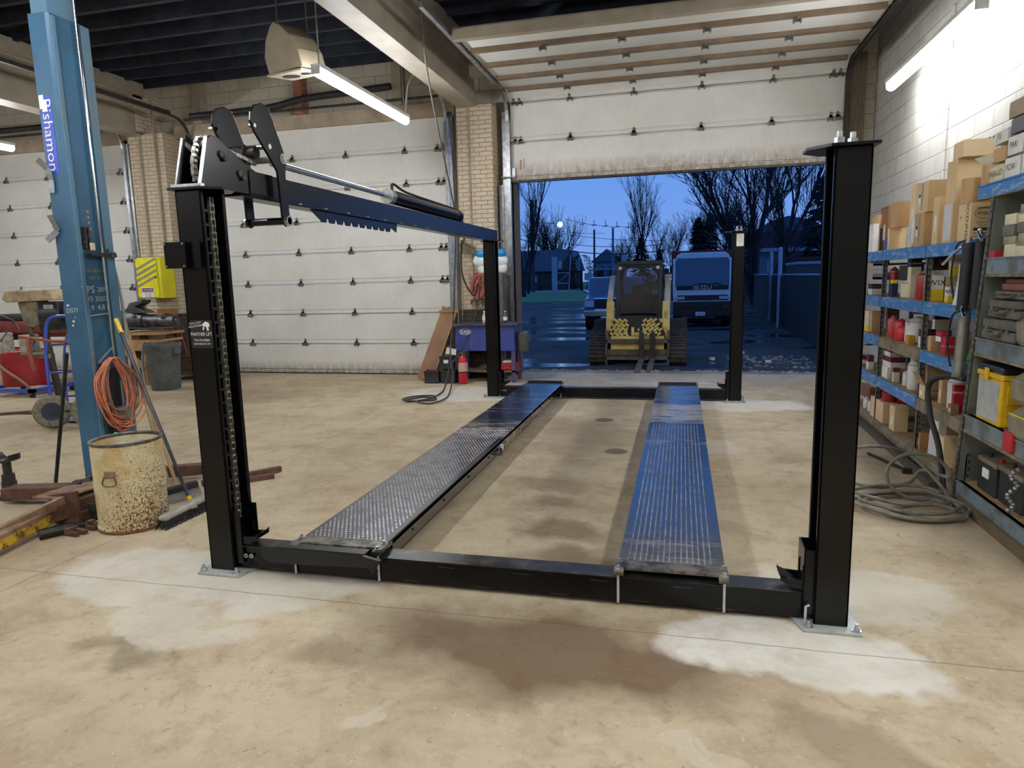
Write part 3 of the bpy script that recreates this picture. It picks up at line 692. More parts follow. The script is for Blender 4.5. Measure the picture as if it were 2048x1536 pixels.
for z0, z1, o in ((2.53, 2.3, 1), (2.14, 1.96, -1)):
    pts = [(cx0-.015 if o > 0 else cx0+.03, cy0-.05, z0), (cx0+.03, cy0-.02, z0-.06), (cx0+.045, cy0-.012, (z0+z1)/2-.02), (cx0+.04 if o > 0 else cx0-.02, cy0-.012 if o > 0 else cy0-.05, z1)]
    q = MB()
    for a, c in zip(pts, pts[1:]): q.bar(a, c, .045, .006, up=(0, -1, 0))
    q.build('strap_hook', M_galv, mast, sm=False)
# latch bracket with cable pulley on the open side
q = MB().box(cx1+.0, cx1+.03, 4.17, 4.185, 1.90, 2.06).box(cx1, cx1+.03, 4.2, 4.215, 1.9, 2.06).cyl((cx1+.02, 4.165, 2.05), (cx1+.02, 4.22, 2.05), .01).box(cx1, cx1+.05, 4.18, 4.42, 1.845, 1.87).cyl((cx1+.03, 4.3, 1.86), (cx1+.03, 4.36, 1.9), .012).cyl((cx1+.055, 4.38, 1.84), (cx1+.055, 4.38, 1.88), .02)
q.bar((cx1+.02, 4.16, 1.94), (cx1+.03, 4.19, 1.99), .01, .012); q.build('latch_bracket', M_iron, mast)
MB().box(cx1+.028, cx1+.045, 4.2, 4.235, 1.89, 1.945).build('switch_box', mat('cream_switch', 'cfc6a0'), mast, sm=False, bev=.003)
q = MB()
for z in (2.165, 2.125, 2.085): q.box(cx1+.001, cx1+.004, 4.235, 4.25, z, z+.02)
q.box(cx1+.001, cx1+.004, 4.245, 4.255, 2.04, 2.062); q.build('small_sticker', mat('copper_sticker', 'b98d6a'), mast, sm=False)
t = MB(); Xx = cx1+.003
t.text('TPS', .075, (Xx, 4.165, 1.60), (0, 1, 0), (0, 0, 1), sx=1.0).text('2002', .05, (Xx, 4.29, 1.60), (0, 1, 0), (0, 0, 1), sx=.9)
t.text('93 3500', .055, (Xx, 4.235, 1.53), (0, 1, 0), (0, 0, 1), sx=1.0).text('.9  4.8', .055, (Xx, 4.23, 1.465), (0, 1, 0), (0, 0, 1), sx=1.0)
t.bar((Xx, 4.125, 1.405), (Xx, 4.32, 1.418), .003, .006)
t.text('23577', .045, ((cx0+cx1)/2-.01, cy0-.003, 1.45), (1, 0, 0), (0, 0, 1))
for x, z, r_ in ((-4.43, 1.49, .01), (-4.395, 1.37, .01), (-4.405, 1.34, .009), (-4.375, 1.40, .005)): t.cyl((x, cy0-.003, z), (x, cy0, z), r_, n=10)
t.build('marker_writing', M_chalk, mast, sm=False)
t = MB().text('0.01 0.08 40.1', .04, (Xx, 4.24, 1.74), (0, 1, 0), (0, 0, 1), sx=.7).text('30.051 14.5', .035, (Xx, 4.24, 1.69), (0, 1, 0), (0, 0, 1), sx=.7); t.build('marker_writing', M_chalkY, mast, sm=False)
MB().box(cx1, cx1+.04, 4.2, 4.3, .35, 1.0).build('cover_strip', M_rubber, mast, sm=False)
# swing arms resting on the floor
def arm(name, pts, w_, h_, m):
    q = MB()
    for a, c in zip(pts, pts[1:]): q.bar(a, c, w_, h_)
    return q.build(name, m, col, sm=False, bev=.006)
a1 = arm('swing_arm', [(-4.05, 3.95, .11), (-4.17, 3.5, .10)], .13, .11, M_rust)
a2 = arm('swing_arm', [(-4.2, 3.62, .09), (-3.93, 2.4, .07)], .10, .1, M_rustT)
MB().prism([(-4.24, .0), (-4.0, .0), (-4.0, .24), (-4.24, .2)], 1, 3.58, 3.6).build('arm_collar', M_rust, a1, sm=False)
MB().prism([(-4.35, 3.55), (-4.12, 3.55), (-4.05, 3.95), (-4.3, 4.0)], 2, .18, .195).build('gusset_plate', M_rustT, a1, sm=False, bev=.003)
MB().prism([(3.58, .2), (2.9, .125), (3.58, .125)], 0, -4.14, -4.1).build('arm_rib', M_rustT, a2, sm=False)
def mat_worn_yellow():
    m, nt = _nt('worn_yellow_band'); n = N(nt); P = n.world()
    f = n.ramp(n.noise(P, 16, 8, .8), .46, .56)
    n.out(n.mix(f, c4('c9a52b'), c4('5c4433')), .7, 0, None, .3); return m
Mv = (Vector((-3.93, 2.4, .07))-Vector((-4.2, 3.62, .09))); Mn = Vector((-Mv.y, Mv.x, 0)).normalized(); Mn = Mn if Mn.x > 0 else -Mn
q = MB(); a = Vector((-4.17, 3.5, .075))+Mn*.0515; c = Vector((-3.95, 2.5, .07))+Mn*.0515
q.bar(a, c, .003, .06); q.build('painted_band', mat_worn_yellow(), a2, sm=False)
a3 = arm('swing_arm', [(-4.35, 4.0, .10), (-5.0, 3.9, .08)], .14, .09, M_rust)
a4 = arm('swing_arm', [(-4.4, 4.45, .08), (-3.9, 4.75, .08)], .09, .09, M_rust)
q = MB().cyl((-5.08, 3.98, .0), (-5.08, 3.98, .035), .075, n=20).cyl((-5.08, 3.98, .03), (-5.08, 3.98, .14), .052, n=18).cyl((-5.08, 3.98, .14), (-5.08, 3.98, .2), .045, n=18).cyl((-5.08, 3.98, .2), (-5.08, 3.98, .3), .03, n=16)
pad = q.build('screw_pad', M_iron, a3)
MB().prism([(-5.17, .36), (-5.165, .315), (-5.12, .295), (-5.04, .295), (-4.995, .315), (-4.99, .36), (-5.01, .335), (-5.05, .315), (-5.11, .315), (-5.15, .335)], 1, 3.93, 4.03).build('saddle', M_iron, a3, sm=False)
q = MB()
for i in range(8): q.cyl((-4.35+.03*random.random(), 3.8+i*.02, .16+.04*random.random()), (-4.28+.05*random.random(), 3.86+i*.02, .18+.05*random.random()), .018, n=8)
q.build('chain_clump', M_iron, a1)

# cream steel drum
DX, DY, DR, DH = -3.635, 3.68, .215, .605
M_dr = mat_drum()
d = T('steel_drum', 'rusty cream steel drum used as a bin, in front of the blue column', 'drum', (DX, DY, 0))
q = MB(); q.lathe([(DR-.004, .018), (DR+.006, .02), (DR+.006, .032), (DR, .036), (DR, .25), (DR+.004, .3), (DR, .35), (DR, DH-.015), (DR-.012, DH-.015), (DR-.012, .04), (.01, .04)], (DX, DY, 0), 40)
q.build('barrel', M_dr, d)
MB().lathe([(DR-.002, DH-.02), (DR+.007, DH-.012), (DR+.007, DH), (DR-.004, DH+.004), (DR-.014, DH-.004), (DR-.012, DH-.02)], (DX, DY, 0), 40, cap=False).build('rim', M_tarn, d)
MB().lathe([(DR-.01, 0), (DR+.007, .004), (DR+.008, .02), (DR-.01, .022)], (DX, DY, 0), 40, cap=False).build('bottom_hoop', mat('orange_rust', '8a5a34', .8, col2='5e3a22', scale=20), d)
ha = math.atan2(-.83, .2); hc = Vector((DX+DR*math.cos(ha), DY+DR*math.sin(ha), .41)); tt = Vector((-math.sin(ha), math.cos(ha), 0)); nn_ = Vector((math.cos(ha), math.sin(ha), 0))
q = MB(); q.prism([(-.036, 0), (.036, 0), (.036, .045), (-.036, .045)], 1, -.004, .008) if 0 else None
q.bar(hc-tt*.034+nn_*.004, hc+tt*.034+nn_*.004, .014, .045); q.bar(hc-tt*.03+nn_*.01-Vector((0, 0, .012)), hc+tt*.03+nn_*.01-Vector((0, 0, .012)), .01, .012); hk = q.build('handle_bracket', M_rustT, d, sm=False, bev=.003)
MB().tube([hc-tt*.03+nn_*.014-Vector((0, 0, .01)), hc-tt*.045+nn_*.018-Vector((0, 0, .05)), hc-tt*.03+nn_*.022-Vector((0, 0, .07)), hc+tt*.03+nn_*.022-Vector((0, 0, .07)), hc+tt*.045+nn_*.018-Vector((0, 0, .05)), hc+tt*.03+nn_*.014-Vector((0, 0, .01))], .005, k=3).build('drop_handle', M_tarn, hk)
one(MB().ball((DX-.05, DY+.0, .52), (.12, .12, .05)).ball((DX+.08, DY+.05, .53), (.09, .09, .05)).ball((DX+.03, DY-.1, .51), (.09, .08, .05)), 'rubbish', mat('grey_plastic_bag', 'a9aab0', .5, col2='6d6e75', scale=12), 'grey plastic rubbish inside the cream drum', 'rubbish')  # pale heap raised high to stand for the lit inside of the drum

# coiled extension cords hanging on the column
M_org = mat('orange_cord', 'd8805a', .5, col2='b8654a', scale=20); M_brn = mat('brown_cord', '8f6a58', .55)
hook = Vector((-4.235, 4.2, 1.075))
def coil(n_, mtl, nm, lab, seed, wid, dep, x0):
    rr = random.Random(seed); q = MB(); pts = []
    for i in range(n_):
        wl, wr = wid*rr.uniform(.3, 1), wid*rr.uniform(.25, .95); dp = dep*rr.uniform(.74, 1); cx_ = rr.uniform(.0, .09); xo = x0+.006*i % .05
        h_ = hook
        a = [(xo, h_.y+rr.uniform(-.02, .02), h_.z+.015*rr.random()), (xo+.015, h_.y+wr*.5, h_.z-.05), (xo+.02, h_.y+wr*.95+.02, h_.z-dp*.3), (xo+.02, h_.y+wr+cx_, h_.z-dp*.65), (xo+.02, h_.y+wr*.6+cx_, h_.z-dp*.93), (xo+.02, h_.y+cx_*.5, h_.z-dp),
             (xo+.02, h_.y-wl*.55, h_.z-dp*.86), (xo+.02, h_.y-wl*.95, h_.z-dp*.58), (xo+.02, h_.y-wl, h_.z-dp*.32), (xo+.01, h_.y-wl*.6, h_.z-.06)]
        pts += a
    q.tube(pts, .0052, n=6, k=4, closed=True)
    return one(q, nm, mtl, lab, 'cord')
coil(13, M_org, 'extension_cord', 'thick bundle of orange extension cord hanging in loops on the blue column', 3, .2, .58, -4.225)
coil(4, M_brn, 'extension_cord', 'few brown loops of cord hanging among the orange cord on the column', 11, .22, .5, -4.2)
one(MB().box(-4.25, -4.16, 4.24, 4.3, .60, .70).cyl((-4.16, 4.262, .665), (-4.157, 4.262, .665), .014, n=16).cyl((-4.16, 4.262, .63), (-4.157, 4.262, .63), .014, n=16).cyl((-4.2, 4.27, .7), (-4.2, 4.27, .9), .008), 'socket_box', mat('steel_socket_box', '8f8a7a', .4, .6), 'metal double socket box hanging behind the orange cords', 'socket', bev=.002)
q = MB().bar((-4.29, 4.17, 1.05), (-4.2, 4.22, 1.16), .012, .012).bar((-4.29, 4.17, 1.05), (-4.24, 4.17, 1.05), .012, .012)
one(q, 'hook', M_galv, 'bent steel hook on the column that carries the cords', 'hook', sm=False)
one(MB().cyl((-4.16, 4.12, .515), (-4.15, 4.12, .515), .012), 'plug', mat('green_plug', '2fd08a', .3, emis='22e08a', estr=.6), 'small glowing green plug end at the bottom of the cord coil', 'plug')

# sticks, brooms leaning against the column
one(MB().cyl((-4.97, 4.27, .01), (-4.30, 3.92, 1.15), .014, n=12), 'black_pole', M_rubber, 'black pole leaning on the left side of the blue column', 'pole')
q = T('push_broom', 'push broom with yellow grip and grey wooden head leaning right of the drum', 'broom', (-3.38, 3.85, 0))
HB = Vector((-3.36, 3.9, .1)); HT = Vector((-4.24, 4.33, 1.37))
MB().cyl(HB, HT, .0125, n=12).build('handle', mat('black_handle', '2a2b30', .35, col2='4a4a50', scale=5), q)
d_ = (HT-HB).normalized(); MB().cyl(HT-d_*.13, HT, .017, n=12).build('grip', M_yel, q); MB().cyl(HB+d_*.01, HB+d_*.04, .017, n=12).build('ferrule', M_yel, q)
A_, B_ = Vector((-3.36, 3.62, .07)), Vector((-3.35, 4.2, .09)); MB().bar(A_, B_, .07, .035).build('head', mat('grey_broom_head', 'aaa79e', .7, col2='8b887e'), q, sm=False, bev=.014)
MB().cyl(HB-Vector((0, 0, .05)), HB+d_*.02, .045, .015, n=10).build('socket', mat('grey_broom_head', 'aaa79e'), q)
br = MB()
for i in range(90):
    t_ = i/89; p = A_.lerp(B_, t_); 
    for k in (-.02, 0, .02): br.cyl(p+Vector((k, 0, -.015)), p+Vector((k*2.2+.012*random.random(), -.03*(1-t_), -.075-.01*t_)), .0035, .002, n=4)
br.build('bristles', M_rubber, q, sm=False)
q = T('wooden_broom', 'old broom with bare wooden handle, its black head against the drum', 'broom', (-3.66, 4.15, 0))
MB().cyl((-3.72, 4.2, .08), (-4.22, 4.4, 1.2), .012, n=10).build('handle', M_wood, q)
MB().bar((-3.78, 4.06, .08), (-3.62, 4.3, .1), .05, .05).build('head', M_rubber, q, sm=False, bev=.01)
b2 = MB()
for i in range(40): t_ = i/39; p = Vector((-3.78, 4.06, .06)).lerp(Vector((-3.62, 4.3, .08)), t_); b2.cyl(p, p+Vector((.05+.01*random.random(), -.02, -.06)), .006, .003, n=4)
b2.build('bristles', mat('grey_bristles', '8b8a86', .8), q, sm=False)
one(MB().tube([(-4.27, 4.42, 0.02), (-4.27, 4.44, .9), (-4.28, 4.45, 1.5), (-4.285, 4.4, 1.85)], .011, k=3), 'hose_line', mat('pale_hose', '9a968c', .5), 'pale grey hose running up the right edge of the blue column', 'hose')
one(MB().bar((-4.0, 4.42, .02), (-4.34, 4.5, 1.42), .03, .012), 'weathered_lath', mat('weathered_slat', 'a3967c', .8, col2='857557', scale=12), 'weathered wooden slat leaning beside the yellow gripped broom', 'slat')
one(MB().box(-4.29, -4.28, 4.12, 4.135, .9, 1.22), 'flat_bar', M_galv, 'short galvanised flat bar on the column face above the cords', 'bar', sm=False)
# scrap around the column foot
M_sc = M_rust
one(MB().cyl((-4.03, 3.3, .035), (-3.93, 3.46, .037), .034, .034, n=16).cyl((-3.93, 3.46, .037), (-3.88, 3.54, .04), .03, .014, n=16), 'small_cylinder', mat('black_oily', '25221f', .35, .3), 'small black oily hydraulic cylinder lying left of the drum', 'cylinder')
for (x, y, lab) in ((-3.86, 3.43, 'rusty C shaped shackle lying at the foot of the drum'), (-3.84, 3.55, 'flat rusty link lying under the edge of the cream drum')):
    one(MB().box(x-.07, x-.03, y-.04, y+.04, .004, .05).bar((x-.05, y+.03, .02), (x+.06, y+.01, .02), .03, .03).bar((x-.05, y-.03, .02), (x+.05, y-.04, .02), .025, .025), 'rusty_link', M_rust, lab, 'link', sm=False, bev=.005)
one(MB().cyl((-3.99, 3.72, 0), (-3.99, 3.72, .045), .05, n=16).cyl((-3.99, 3.72, .045), (-3.99, 3.72, .075), .04, n=16).cyl((-3.99, 3.72, .075), (-3.99, 3.72, .12), .05, n=16), 'screw_adapter', M_iron, 'round rusty adapter cup standing between hoist arm and drum', 'adapter')
one(MB().box(-4.12, -4.03, 3.62, 3.72, 0, .07).cyl((-4.08, 3.66, .07), (-4.08, 3.66, .13), .012), 'steel_block', M_rust, 'small rusty block with a pin beside the hoist arm', 'block', sm=False, bev=.004)
for i, (a, c, lab) in enumerate((((-3.75, 4.5, .03), (-3.35, 5.0, .03), 'long rusty angle bar lying behind the drum'), ((-3.6, 4.55, .02), (-3.3, 4.82, .02), 'short rusty bar lying under the longer angle bar'))):
    one(MB().bar(a, c, .05, .04), 'scrap_bar', M_rust, lab, 'scrap', sm=False)

# hand truck
M_tb = mat('royal_blue_paint', '2450c4', .35, coat=.3)
q = T('hand_truck', 'royal blue tubular hand truck with pneumatic wheels left of the column', 'hand truck', (-7.1, 6.45, 0))
zt, yb = 1.28, 6.55
def tb_(pts, nm='frame_tube', r_=.018, k=3): MB().tube(pts, r_, k=k, n=10).build(nm, M_tb, q)
tb_([(-7.3, 6.36, .25), (-7.4, 6.46, .8), (-7.49, 6.58, 1.12), (-7.47, 6.61, 1.24), (-7.38, 6.63, 1.29), (-7.2, 6.63, 1.29), (-7.09, 6.61, 1.22), (-7.07, 6.58, 1.1), (-7.05, 6.5, .8), (-6.95, 6.4, .25)])
tb_([(-7.12, 6.58, 1.12), (-7.17, 6.54, 1.0), (-7.17, 6.48, .7), (-7.1, 6.4, .28)], r_=.014)
for z, y in ((.95, 6.56), (.62, 6.47), (.34, 6.41)): tb_([(-7.43+(.95-z)*.17, y, z), (-7.06+(.95-z)*.12, y, z+.02)], 'cross_bar', .013, 0)
MB().box(-7.33, -6.82, 6.5, 6.75, .02, .03).build('toe_plate', M_tb, q, sm=False)
M_ty = mat('dusty_tyre', '85806f', .9, col2='635e52', scale=30, bump=.3)
for x, y in ((-7.14, 6.22), (-6.72, 6.34)):
    W_ = dict(M=Matrix.Translation((x, y, .2)) @ Matrix.Rotation(R(-48), 4, 'Z'))
    MB(**W_).lathe([(.1, -.03), (.12, -.05), (.17, -.045), (.19, -.025), (.196, 0), (.19, .025), (.17, .045), (.12, .05), (.1, .03), (.1, -.03)], (0, 0, 0), 28, ax=0, cap=False).build('tyre', M_ty, q)
    MB(**W_).lathe([(.02, -.035), (.05, -.04), (.06, -.025), (.09, -.02), (.105, -.035), (.105, .035), (.06, .025), (.02, .035)], (0, 0, 0), 20, ax=0).cyl((-.065, 0, 0), (.065, 0, 0), .025).build('rim', mat('grey_rim', '3d4256', .5, .3), q)
MB().cyl((-7.14, 6.24, .2), (-6.72, 6.36, .2), .012).build('axle', M_iron, q)
one(MB().tube([(-7.75, 6.45, 1.06), (-7.5, 6.47, 1.03), (-7.3, 6.5, 1.0), (-7.1, 6.52, 1.0)], .02, k=3).tube([(-7.62, 6.44, 1.04), (-7.6, 6.43, .85), (-7.56, 6.42, .65)], .024, k=3), 'ratchet_strap', mat('red_brown_strap', '8a4a3c', .7, col2='b0603e', scale=8), 'reddish strap draped across the hand truck handles', 'strap')

# drill press
q = T('drill_press', 'floor drill press with dusty beige belt cover and black motor', 'drill press', (-8.3, 7.3, 0))
MB().cyl((-8.2, 7.3, 0), (-8.36, 7.3, 1.35), .045, n=16).build('pillar', mat('dark_pillar', '3a3733', .5, .4), q)
MB().prism([(-8.82, 1.5), (-8.74, 1.62), (-8.1, 1.62), (-7.98, 1.56), (-7.96, 1.48), (-8.75, 1.46)], 1, 7.15, 7.45).build('belt_cover', mat('dusty_beige', 'c2b290', .7, col2='93835f', scale=6), q, sm=False, bev=.02)
MB().prism([(-8.62, 1.46), (-8.3, 1.48), (-8.3, 1.16), (-8.42, 1.12), (-8.55, 1.16)], 1, 7.2, 7.4).build('head_casting', mat('grey_green_casting', '9a9783', .5, .2, col2='7b5f4c', scale=8), q, sm=False, bev=.02)
MB().box(-8.26, -7.95, 7.2, 7.42, 1.08, 1.46).cyl((-8.26, 7.31, 1.27), (-7.93, 7.31, 1.27), .15, n=24).box(-7.95, -7.88, 7.22, 7.38, 1.2, 1.4).build('motor', mat('black_motor', '23252b', .4), q, bev=.01)
MB().box(-8.18, -8.02, 7.195, 7.2, 1.22, 1.42).build('rating_plate', mat('rating_plate', 'b9b9b4'), q, sm=False)
MB().cyl((-8.5, 7.25, 1.14), (-8.5, 7.25, 1.0), .03).cyl((-8.5, 7.25, 1.0), (-8.5, 7.25, .9), .022, .03).cyl((-8.5, 7.25, .9), (-8.5, 7.25, .72), .008).build('chuck', M_tarn, q)
for i, (dx, dz) in enumerate(((-.28, .12), (-.2, -.26), (.14, -.12))): MB().cyl((-8.6, 7.12, 1.22), (-8.6+dx, 7.06, 1.22+dz), .009).ball((-8.6+dx, 7.06, 1.22+dz), .02).build('feed_handle', M_tarn, q)
MB().cyl((-8.5, 7.28, .76), (-8.5, 7.28, .79), .17, n=24).box(-8.5, -8.25, 7.24, 7.34, .7, .76).build('work_table', mat('worn_table', '8f8870', .6, .3), q)
MB().box(-8.68, -8.5, 7.2, 7.36, .79, 1.02).build('vice', mat('pale_grey_vice', 'b5b3ae', .6, col2='85827b', scale=12), q, sm=False, bev=.01)
MB().box(-8.45, -8.05, 7.05, 7.6, 0, .03).build('base', M_iron, q, sm=False, bev=.01)
one(MB().box(-8.5, -8.15, 6.9, 7.03, 0, .02).bar((-8.4, 6.98, .02), (-8.7, 6.8, .02), .08, .02), 'sheet_scrap', M_rust, 'flat rusty scrap lying at the foot of the drill press', 'scrap', sm=False)

# red waste drum on blue dolly
M_red = mat('waste_red', 'a5212a', .45, col2='84191f', scale=4)
q = T('waste_oil_drum', 'bright red oil drum standing on a blue wheeled dolly', 'drum', (-10.08, 8.4, 0))
MB().lathe([(.29, .14), (.3, .15), (.3, .68), (.28, .7), (.05, .7)], (-10.08, 8.4, 0), 32).build('barrel', M_red, q)
MB().box(-10.2, -10.02, 8.1, 8.25, .66, .98).build('pump_body', mat('pale_grey_vice', 'b5b3ae'), q, sm=False, bev=.02)
MB().tube([(-10.12, 8.05, .62), (-10.4, 8.0, .55), (-10.45, 8.0, .2), (-10.3, 8.0, .15)], .025, k=4).build('hose', mat('tan_hose', '8a6f52', .6), q)
MB().tube([(-10.4, 8.0, .72), (-10.25, 8.02, .62), (-10.0, 8.02, .42), (-9.7, 8.05, .22), (-9.62, 8.1, .05)], .022, k=4).build('hose', mat('tan_hose', '8a6f52'), q)
q = T('drum_dolly', 'blue steel dolly on castors under the red drum', 'dolly', (-10.0, 8.3, 0))
MB().box(-10.6, -9.5, 8.0, 8.06, .08, .13).box(-10.6, -9.5, 8.7, 8.76, .08, .13).box(-10.6, -10.5, 8.0, 8.76, .08, .13).box(-9.6, -9.5, 8.0, 8.76, .08, .13).build('frame', M_tb, q, sm=False)
for x, y in ((-10.55, 8.03), (-9.55, 8.03), (-10.55, 8.73), (-9.55, 8.73)): MB().cyl((x-.02, y, .04), (x+.02, y, .04), .04, n=16).build('castor', M_rubber, q)
q = T('tilted_tank', 'dark red tank lying on a stand behind the drill press at the left edge', 'tank', (-10.9, 9.4, 0))
MB().cyl((-11.6, 9.4, 1.0), (-9.6, 9.4, 1.0), .19, n=24).build('tank_body', mat('dark_red_tank', '6e1f27', .4), q)
MB().box(-11.5, -9.7, 9.2, 9.5, 1.12, 1.22).build('black_cover', M_rubber, q, sm=False, bev=.03)
for x in (-11.3, -9.9): MB().box(x-.04, x+.04, 9.2, 9.6, 0, .85).build('stand_leg', M_iron, q, sm=False)
one(MB().box(-11.6, -9.6, 8.95, 9.2, .68, .78), 'cream_bench_rail', mat('cream_bench', 'c9c3a2', .6), 'cream coloured bench edge behind the red drum', 'bench', sm=False)
one(MB().lathe([(.12, 0), (.14, .05), (.09, .12), (.1, .17), (.04, .22)], (-10.25, 6.9, 0), 12).box(-10.4, -10.1, 6.8, 7.0, 0, .06), 'red_casting', mat('maroon_casting', '5e2326', .6), 'small maroon casting on the floor at the left edge', 'casting')

# yellow lockout cabinet
M_ybox = mat('safety_yellow', 'd8cf1e', .4, col2='c9bd22', scale=3)
q = T('wall_cabinet', 'yellow metal cabinet with grey slanting stripes mounted on the brick pilaster', 'cabinet', (-9.2, 10.5, 1.4))
x0, x1, z0, z1 = -9.42, -8.93, 1.42, 2.14; Yf = 10.22
MB().box(x0, x1, Yf, 10.55, z0, z1).build('body', M_ybox, q, sm=False, bev=.008)
dr = MB().box(x0-.01, x1-.07, Yf-.02, Yf, z0+.02, z1-.02).build('door', mat('bright_yellow_door', 'e8de12', .35), q, sm=False, bev=.006)
sb = MB()
for k in range(4):
    zz = 1.66+k*.1
    sb.prism([(x0-.005, zz-.0), (x1-.075, zz+.18), (x1-.075, zz+.135), (x0-.005, zz-.045)], 1, Yf-.023, Yf-.02)
sb.build('grey_stripe', mat('stripe_grey', '8c8a70', .5), dr, sm=False)
MB().box(x0+.06, x1-.16, Yf-.028, Yf-.023, 1.44, 1.62).build('danger_label', M_white, dr, sm=False)
t = MB().box(x0+.075, x1-.175, Yf-.031, Yf-.028, 1.54, 1.605); t.build('label_header', mat('label_maroon', '6a2430'), dr, sm=False)
cxm = (x0+x1)/2-.05
MB().text('DANGER', .055, (cxm, Yf-.032, 1.572), (1, 0, 0), (0, 0, 1)).build('lettering', M_white, dr, sm=False)
MB().text('SAFETY GLASSES', .024, (cxm, Yf-.029, 1.52), (1, 0, 0), (0, 0, 1), sx=.9).text('REQUIRED', .024, (cxm, Yf-.029, 1.49), (1, 0, 0), (0, 0, 1)).text('IN THIS AREA', .024, (cxm, Yf-.029, 1.46), (1, 0, 0), (0, 0, 1)).build('lettering', M_blk, dr, sm=False)
for z in (1.5, 1.78, 2.02): MB().box(x0-.025, x0+.0, Yf-.015, Yf+.01, z-.03, z+.03).build('hinge', M_ybox, q, sm=False)
MB().cyl((x1-.1, Yf-.02, 1.79), (x1-.1, Yf-.045, 1.79), .014).build('latch', M_iron, dr)

# grey waste bin
M_bin = mat('grey_bin_plastic', '5f6665', .7, col2='4a504f', scale=5)
q = T('waste_bin', 'battered grey plastic waste bin in front of the brick pilaster', 'bin', (-7.98, 8.95, 0))
BX, BY = -7.98, 9.0
MB().lathe([(.2, 0), (.215, .02), (.245, .55), (.25, .56), (.265, .68), (.275, .70), (.275, .735), (.255, .735), (.24, .56), (.19, .03), (.02, .03)], (BX, BY, 0), 32).build('tub', M_bin, q)
for s_ in (-1, 1): MB().cbox((BX+s_*.275, BY-.02, .62), (.04, .12, .09)).build('grip', M_bin, q, sm=False, bev=.01)
one(MB().tube([(BX-.28, BY-.1, .7), (BX-.3, BY-.12, .45), (BX-.29, BY-.14, .3), (BX-.22, BY-.2, .1)], .018, k=3, n=6), 'plastic_strap', mat('clear_grey_strap', '8f9aa0', .4), 'thin grey plastic strap hanging down the left side of the waste bin', 'strap')

# wooden bench with engine parts
q = T('parts_stand', 'plywood stand with boards piled on top, behind the waste bin', 'stand', (-8.7, 9.5, 0))
MB().box(-9.15, -8.35, 9.3, 9.9, .72, .76).box(-9.1, -8.3, 9.3, 9.9, .84, .88).build('top_board', M_wood, q, sm=False)
MB().box(-9.15, -9.1, 9.3, 9.85, 0, .72).box(-8.66, -8.6, 9.3, 9.85, 0, .72).box(-9.1, -8.66, 9.8, 9.85, 0, .72).box(-9.1, -8.66, 9.3, 9.35, .58, .72).build('ply_frame', M_wood, q, sm=False)
MB().bar((-9.1, 9.28, .68), (-8.62, 9.28, .3), .02, .1).build('brace', M_wood, q, sm=False)
for x, y, lab in ((-8.9, 9.45, 'pale wooden block stacked between the stand boards at left'), (-8.55, 9.45, 'pale wooden block stacked between the stand boards at right')):
    one(MB().box(x-.08, x+.08, y, y+.2, .762, .838), 'wood_block', M_wood, lab, 'block', sm=False)
M_alu = mat('oily_aluminium', '5b5e60', .45, .6, col2='33363a', scale=9, bump=.3)
q = T('gearbox', 'grimy dark gearbox casting lying on top of the wooden stand', 'gearbox', (-8.6, 9.5, .88))
MB().cyl((-9.1, 9.5, 1.08), (-8.7, 9.5, 1.06), .19, .13, n=20).cyl((-8.7, 9.5, 1.06), (-8.2, 9.5, 1.05), .11, .09, n=18).build('housing', M_alu, q)
MB().cyl((-8.25, 9.5, 1.05), (-8.1, 9.5, 1.05), .1, n=20).cyl((-8.1, 9.5, 1.05), (-8.06, 9.5, 1.05), .07).build('flange', M_alu, q)
MB().prism([(-9.0, 1.24), (-8.9, 1.37), (-8.62, 1.42), (-8.66, 1.36), (-8.8, 1.3), (-8.55, 1.2), (-8.95, 1.18)], 1, 9.4, 9.6).build('bracket', M_alu, q, sm=False, bev=.01)
gb = MB()
for i in range(12): gb.cbox((-9.0+i*.065, 9.42+.1*random.random(), 1.02+.12*random.random()), (.07, .12, .1), rot=(random.random(), random.random(), 0))
gb.build('ribs', M_alu, q, sm=False, bev=.008)
MB().tube([(-9.1, 9.35, .96), (-8.6, 9.3, .95), (-8.0, 9.3, .96)], .012).build('linkage_rod', M_iron, q)
q = MB()
for i in range(12): q.cbox((-8.75+.5*random.random(), 9.32+.1*random.random(), .66+.05*random.random()), (.1, .06, .06), rot=(random.random(), random.random(), 2*random.random()))
# wooden cart
q = T('timber_dolly', 'low wooden crate on castors at the foot of the brick pilaster', 'dolly', (-8.3, 10.1, 0))
MB().box(-8.75, -8.06, 9.95, 10.4, .14, .36).box(-8.6, -8.3, 10.0, 10.2, .36, .41).build('crate', mat('old_crate_wood', '5f5142', .8, col2='443a30', scale=6, stretch=(1, 1, 6)), q, sm=False, bev=.006)
MB().box(-8.78, -8.03, 9.93, 10.4, .08, .14).build('deck', M_wooddk, q, sm=False)
for x in (-8.68, -8.12): MB().cyl((x, 9.97, .04), (x+.03, 9.97, .04), .04, n=14).cyl((x+.015, 9.99, .04), (x+.015, 9.99, .09), .012).build('castor', M_tarn, q)
one(MB().box(-8.5, -8.46, 9.9, 9.94, .42, 1.15).box(-8.05, -8.01, 9.9, 9.94, .42, .5).bar((-8.48, 9.92, 1.1), (-8.3, 9.92, .45), .03, .03), 'red_jack_frame', mat('dull_red_steel', '8c2630', .5), 'dull red steel frame standing behind the waste bin', 'frame', sm=False)
one(MB().box(-9.35, -8.95, 10.5, 10.545, .85, 1.22), 'mounting_board', mat('orange_plywood', 'a8703c', .7, col2='8c5a2e', scale=4, stretch=(1, 1, 8)), 'orange plywood board fixed low on the brick pilaster', 'board', sm=False)
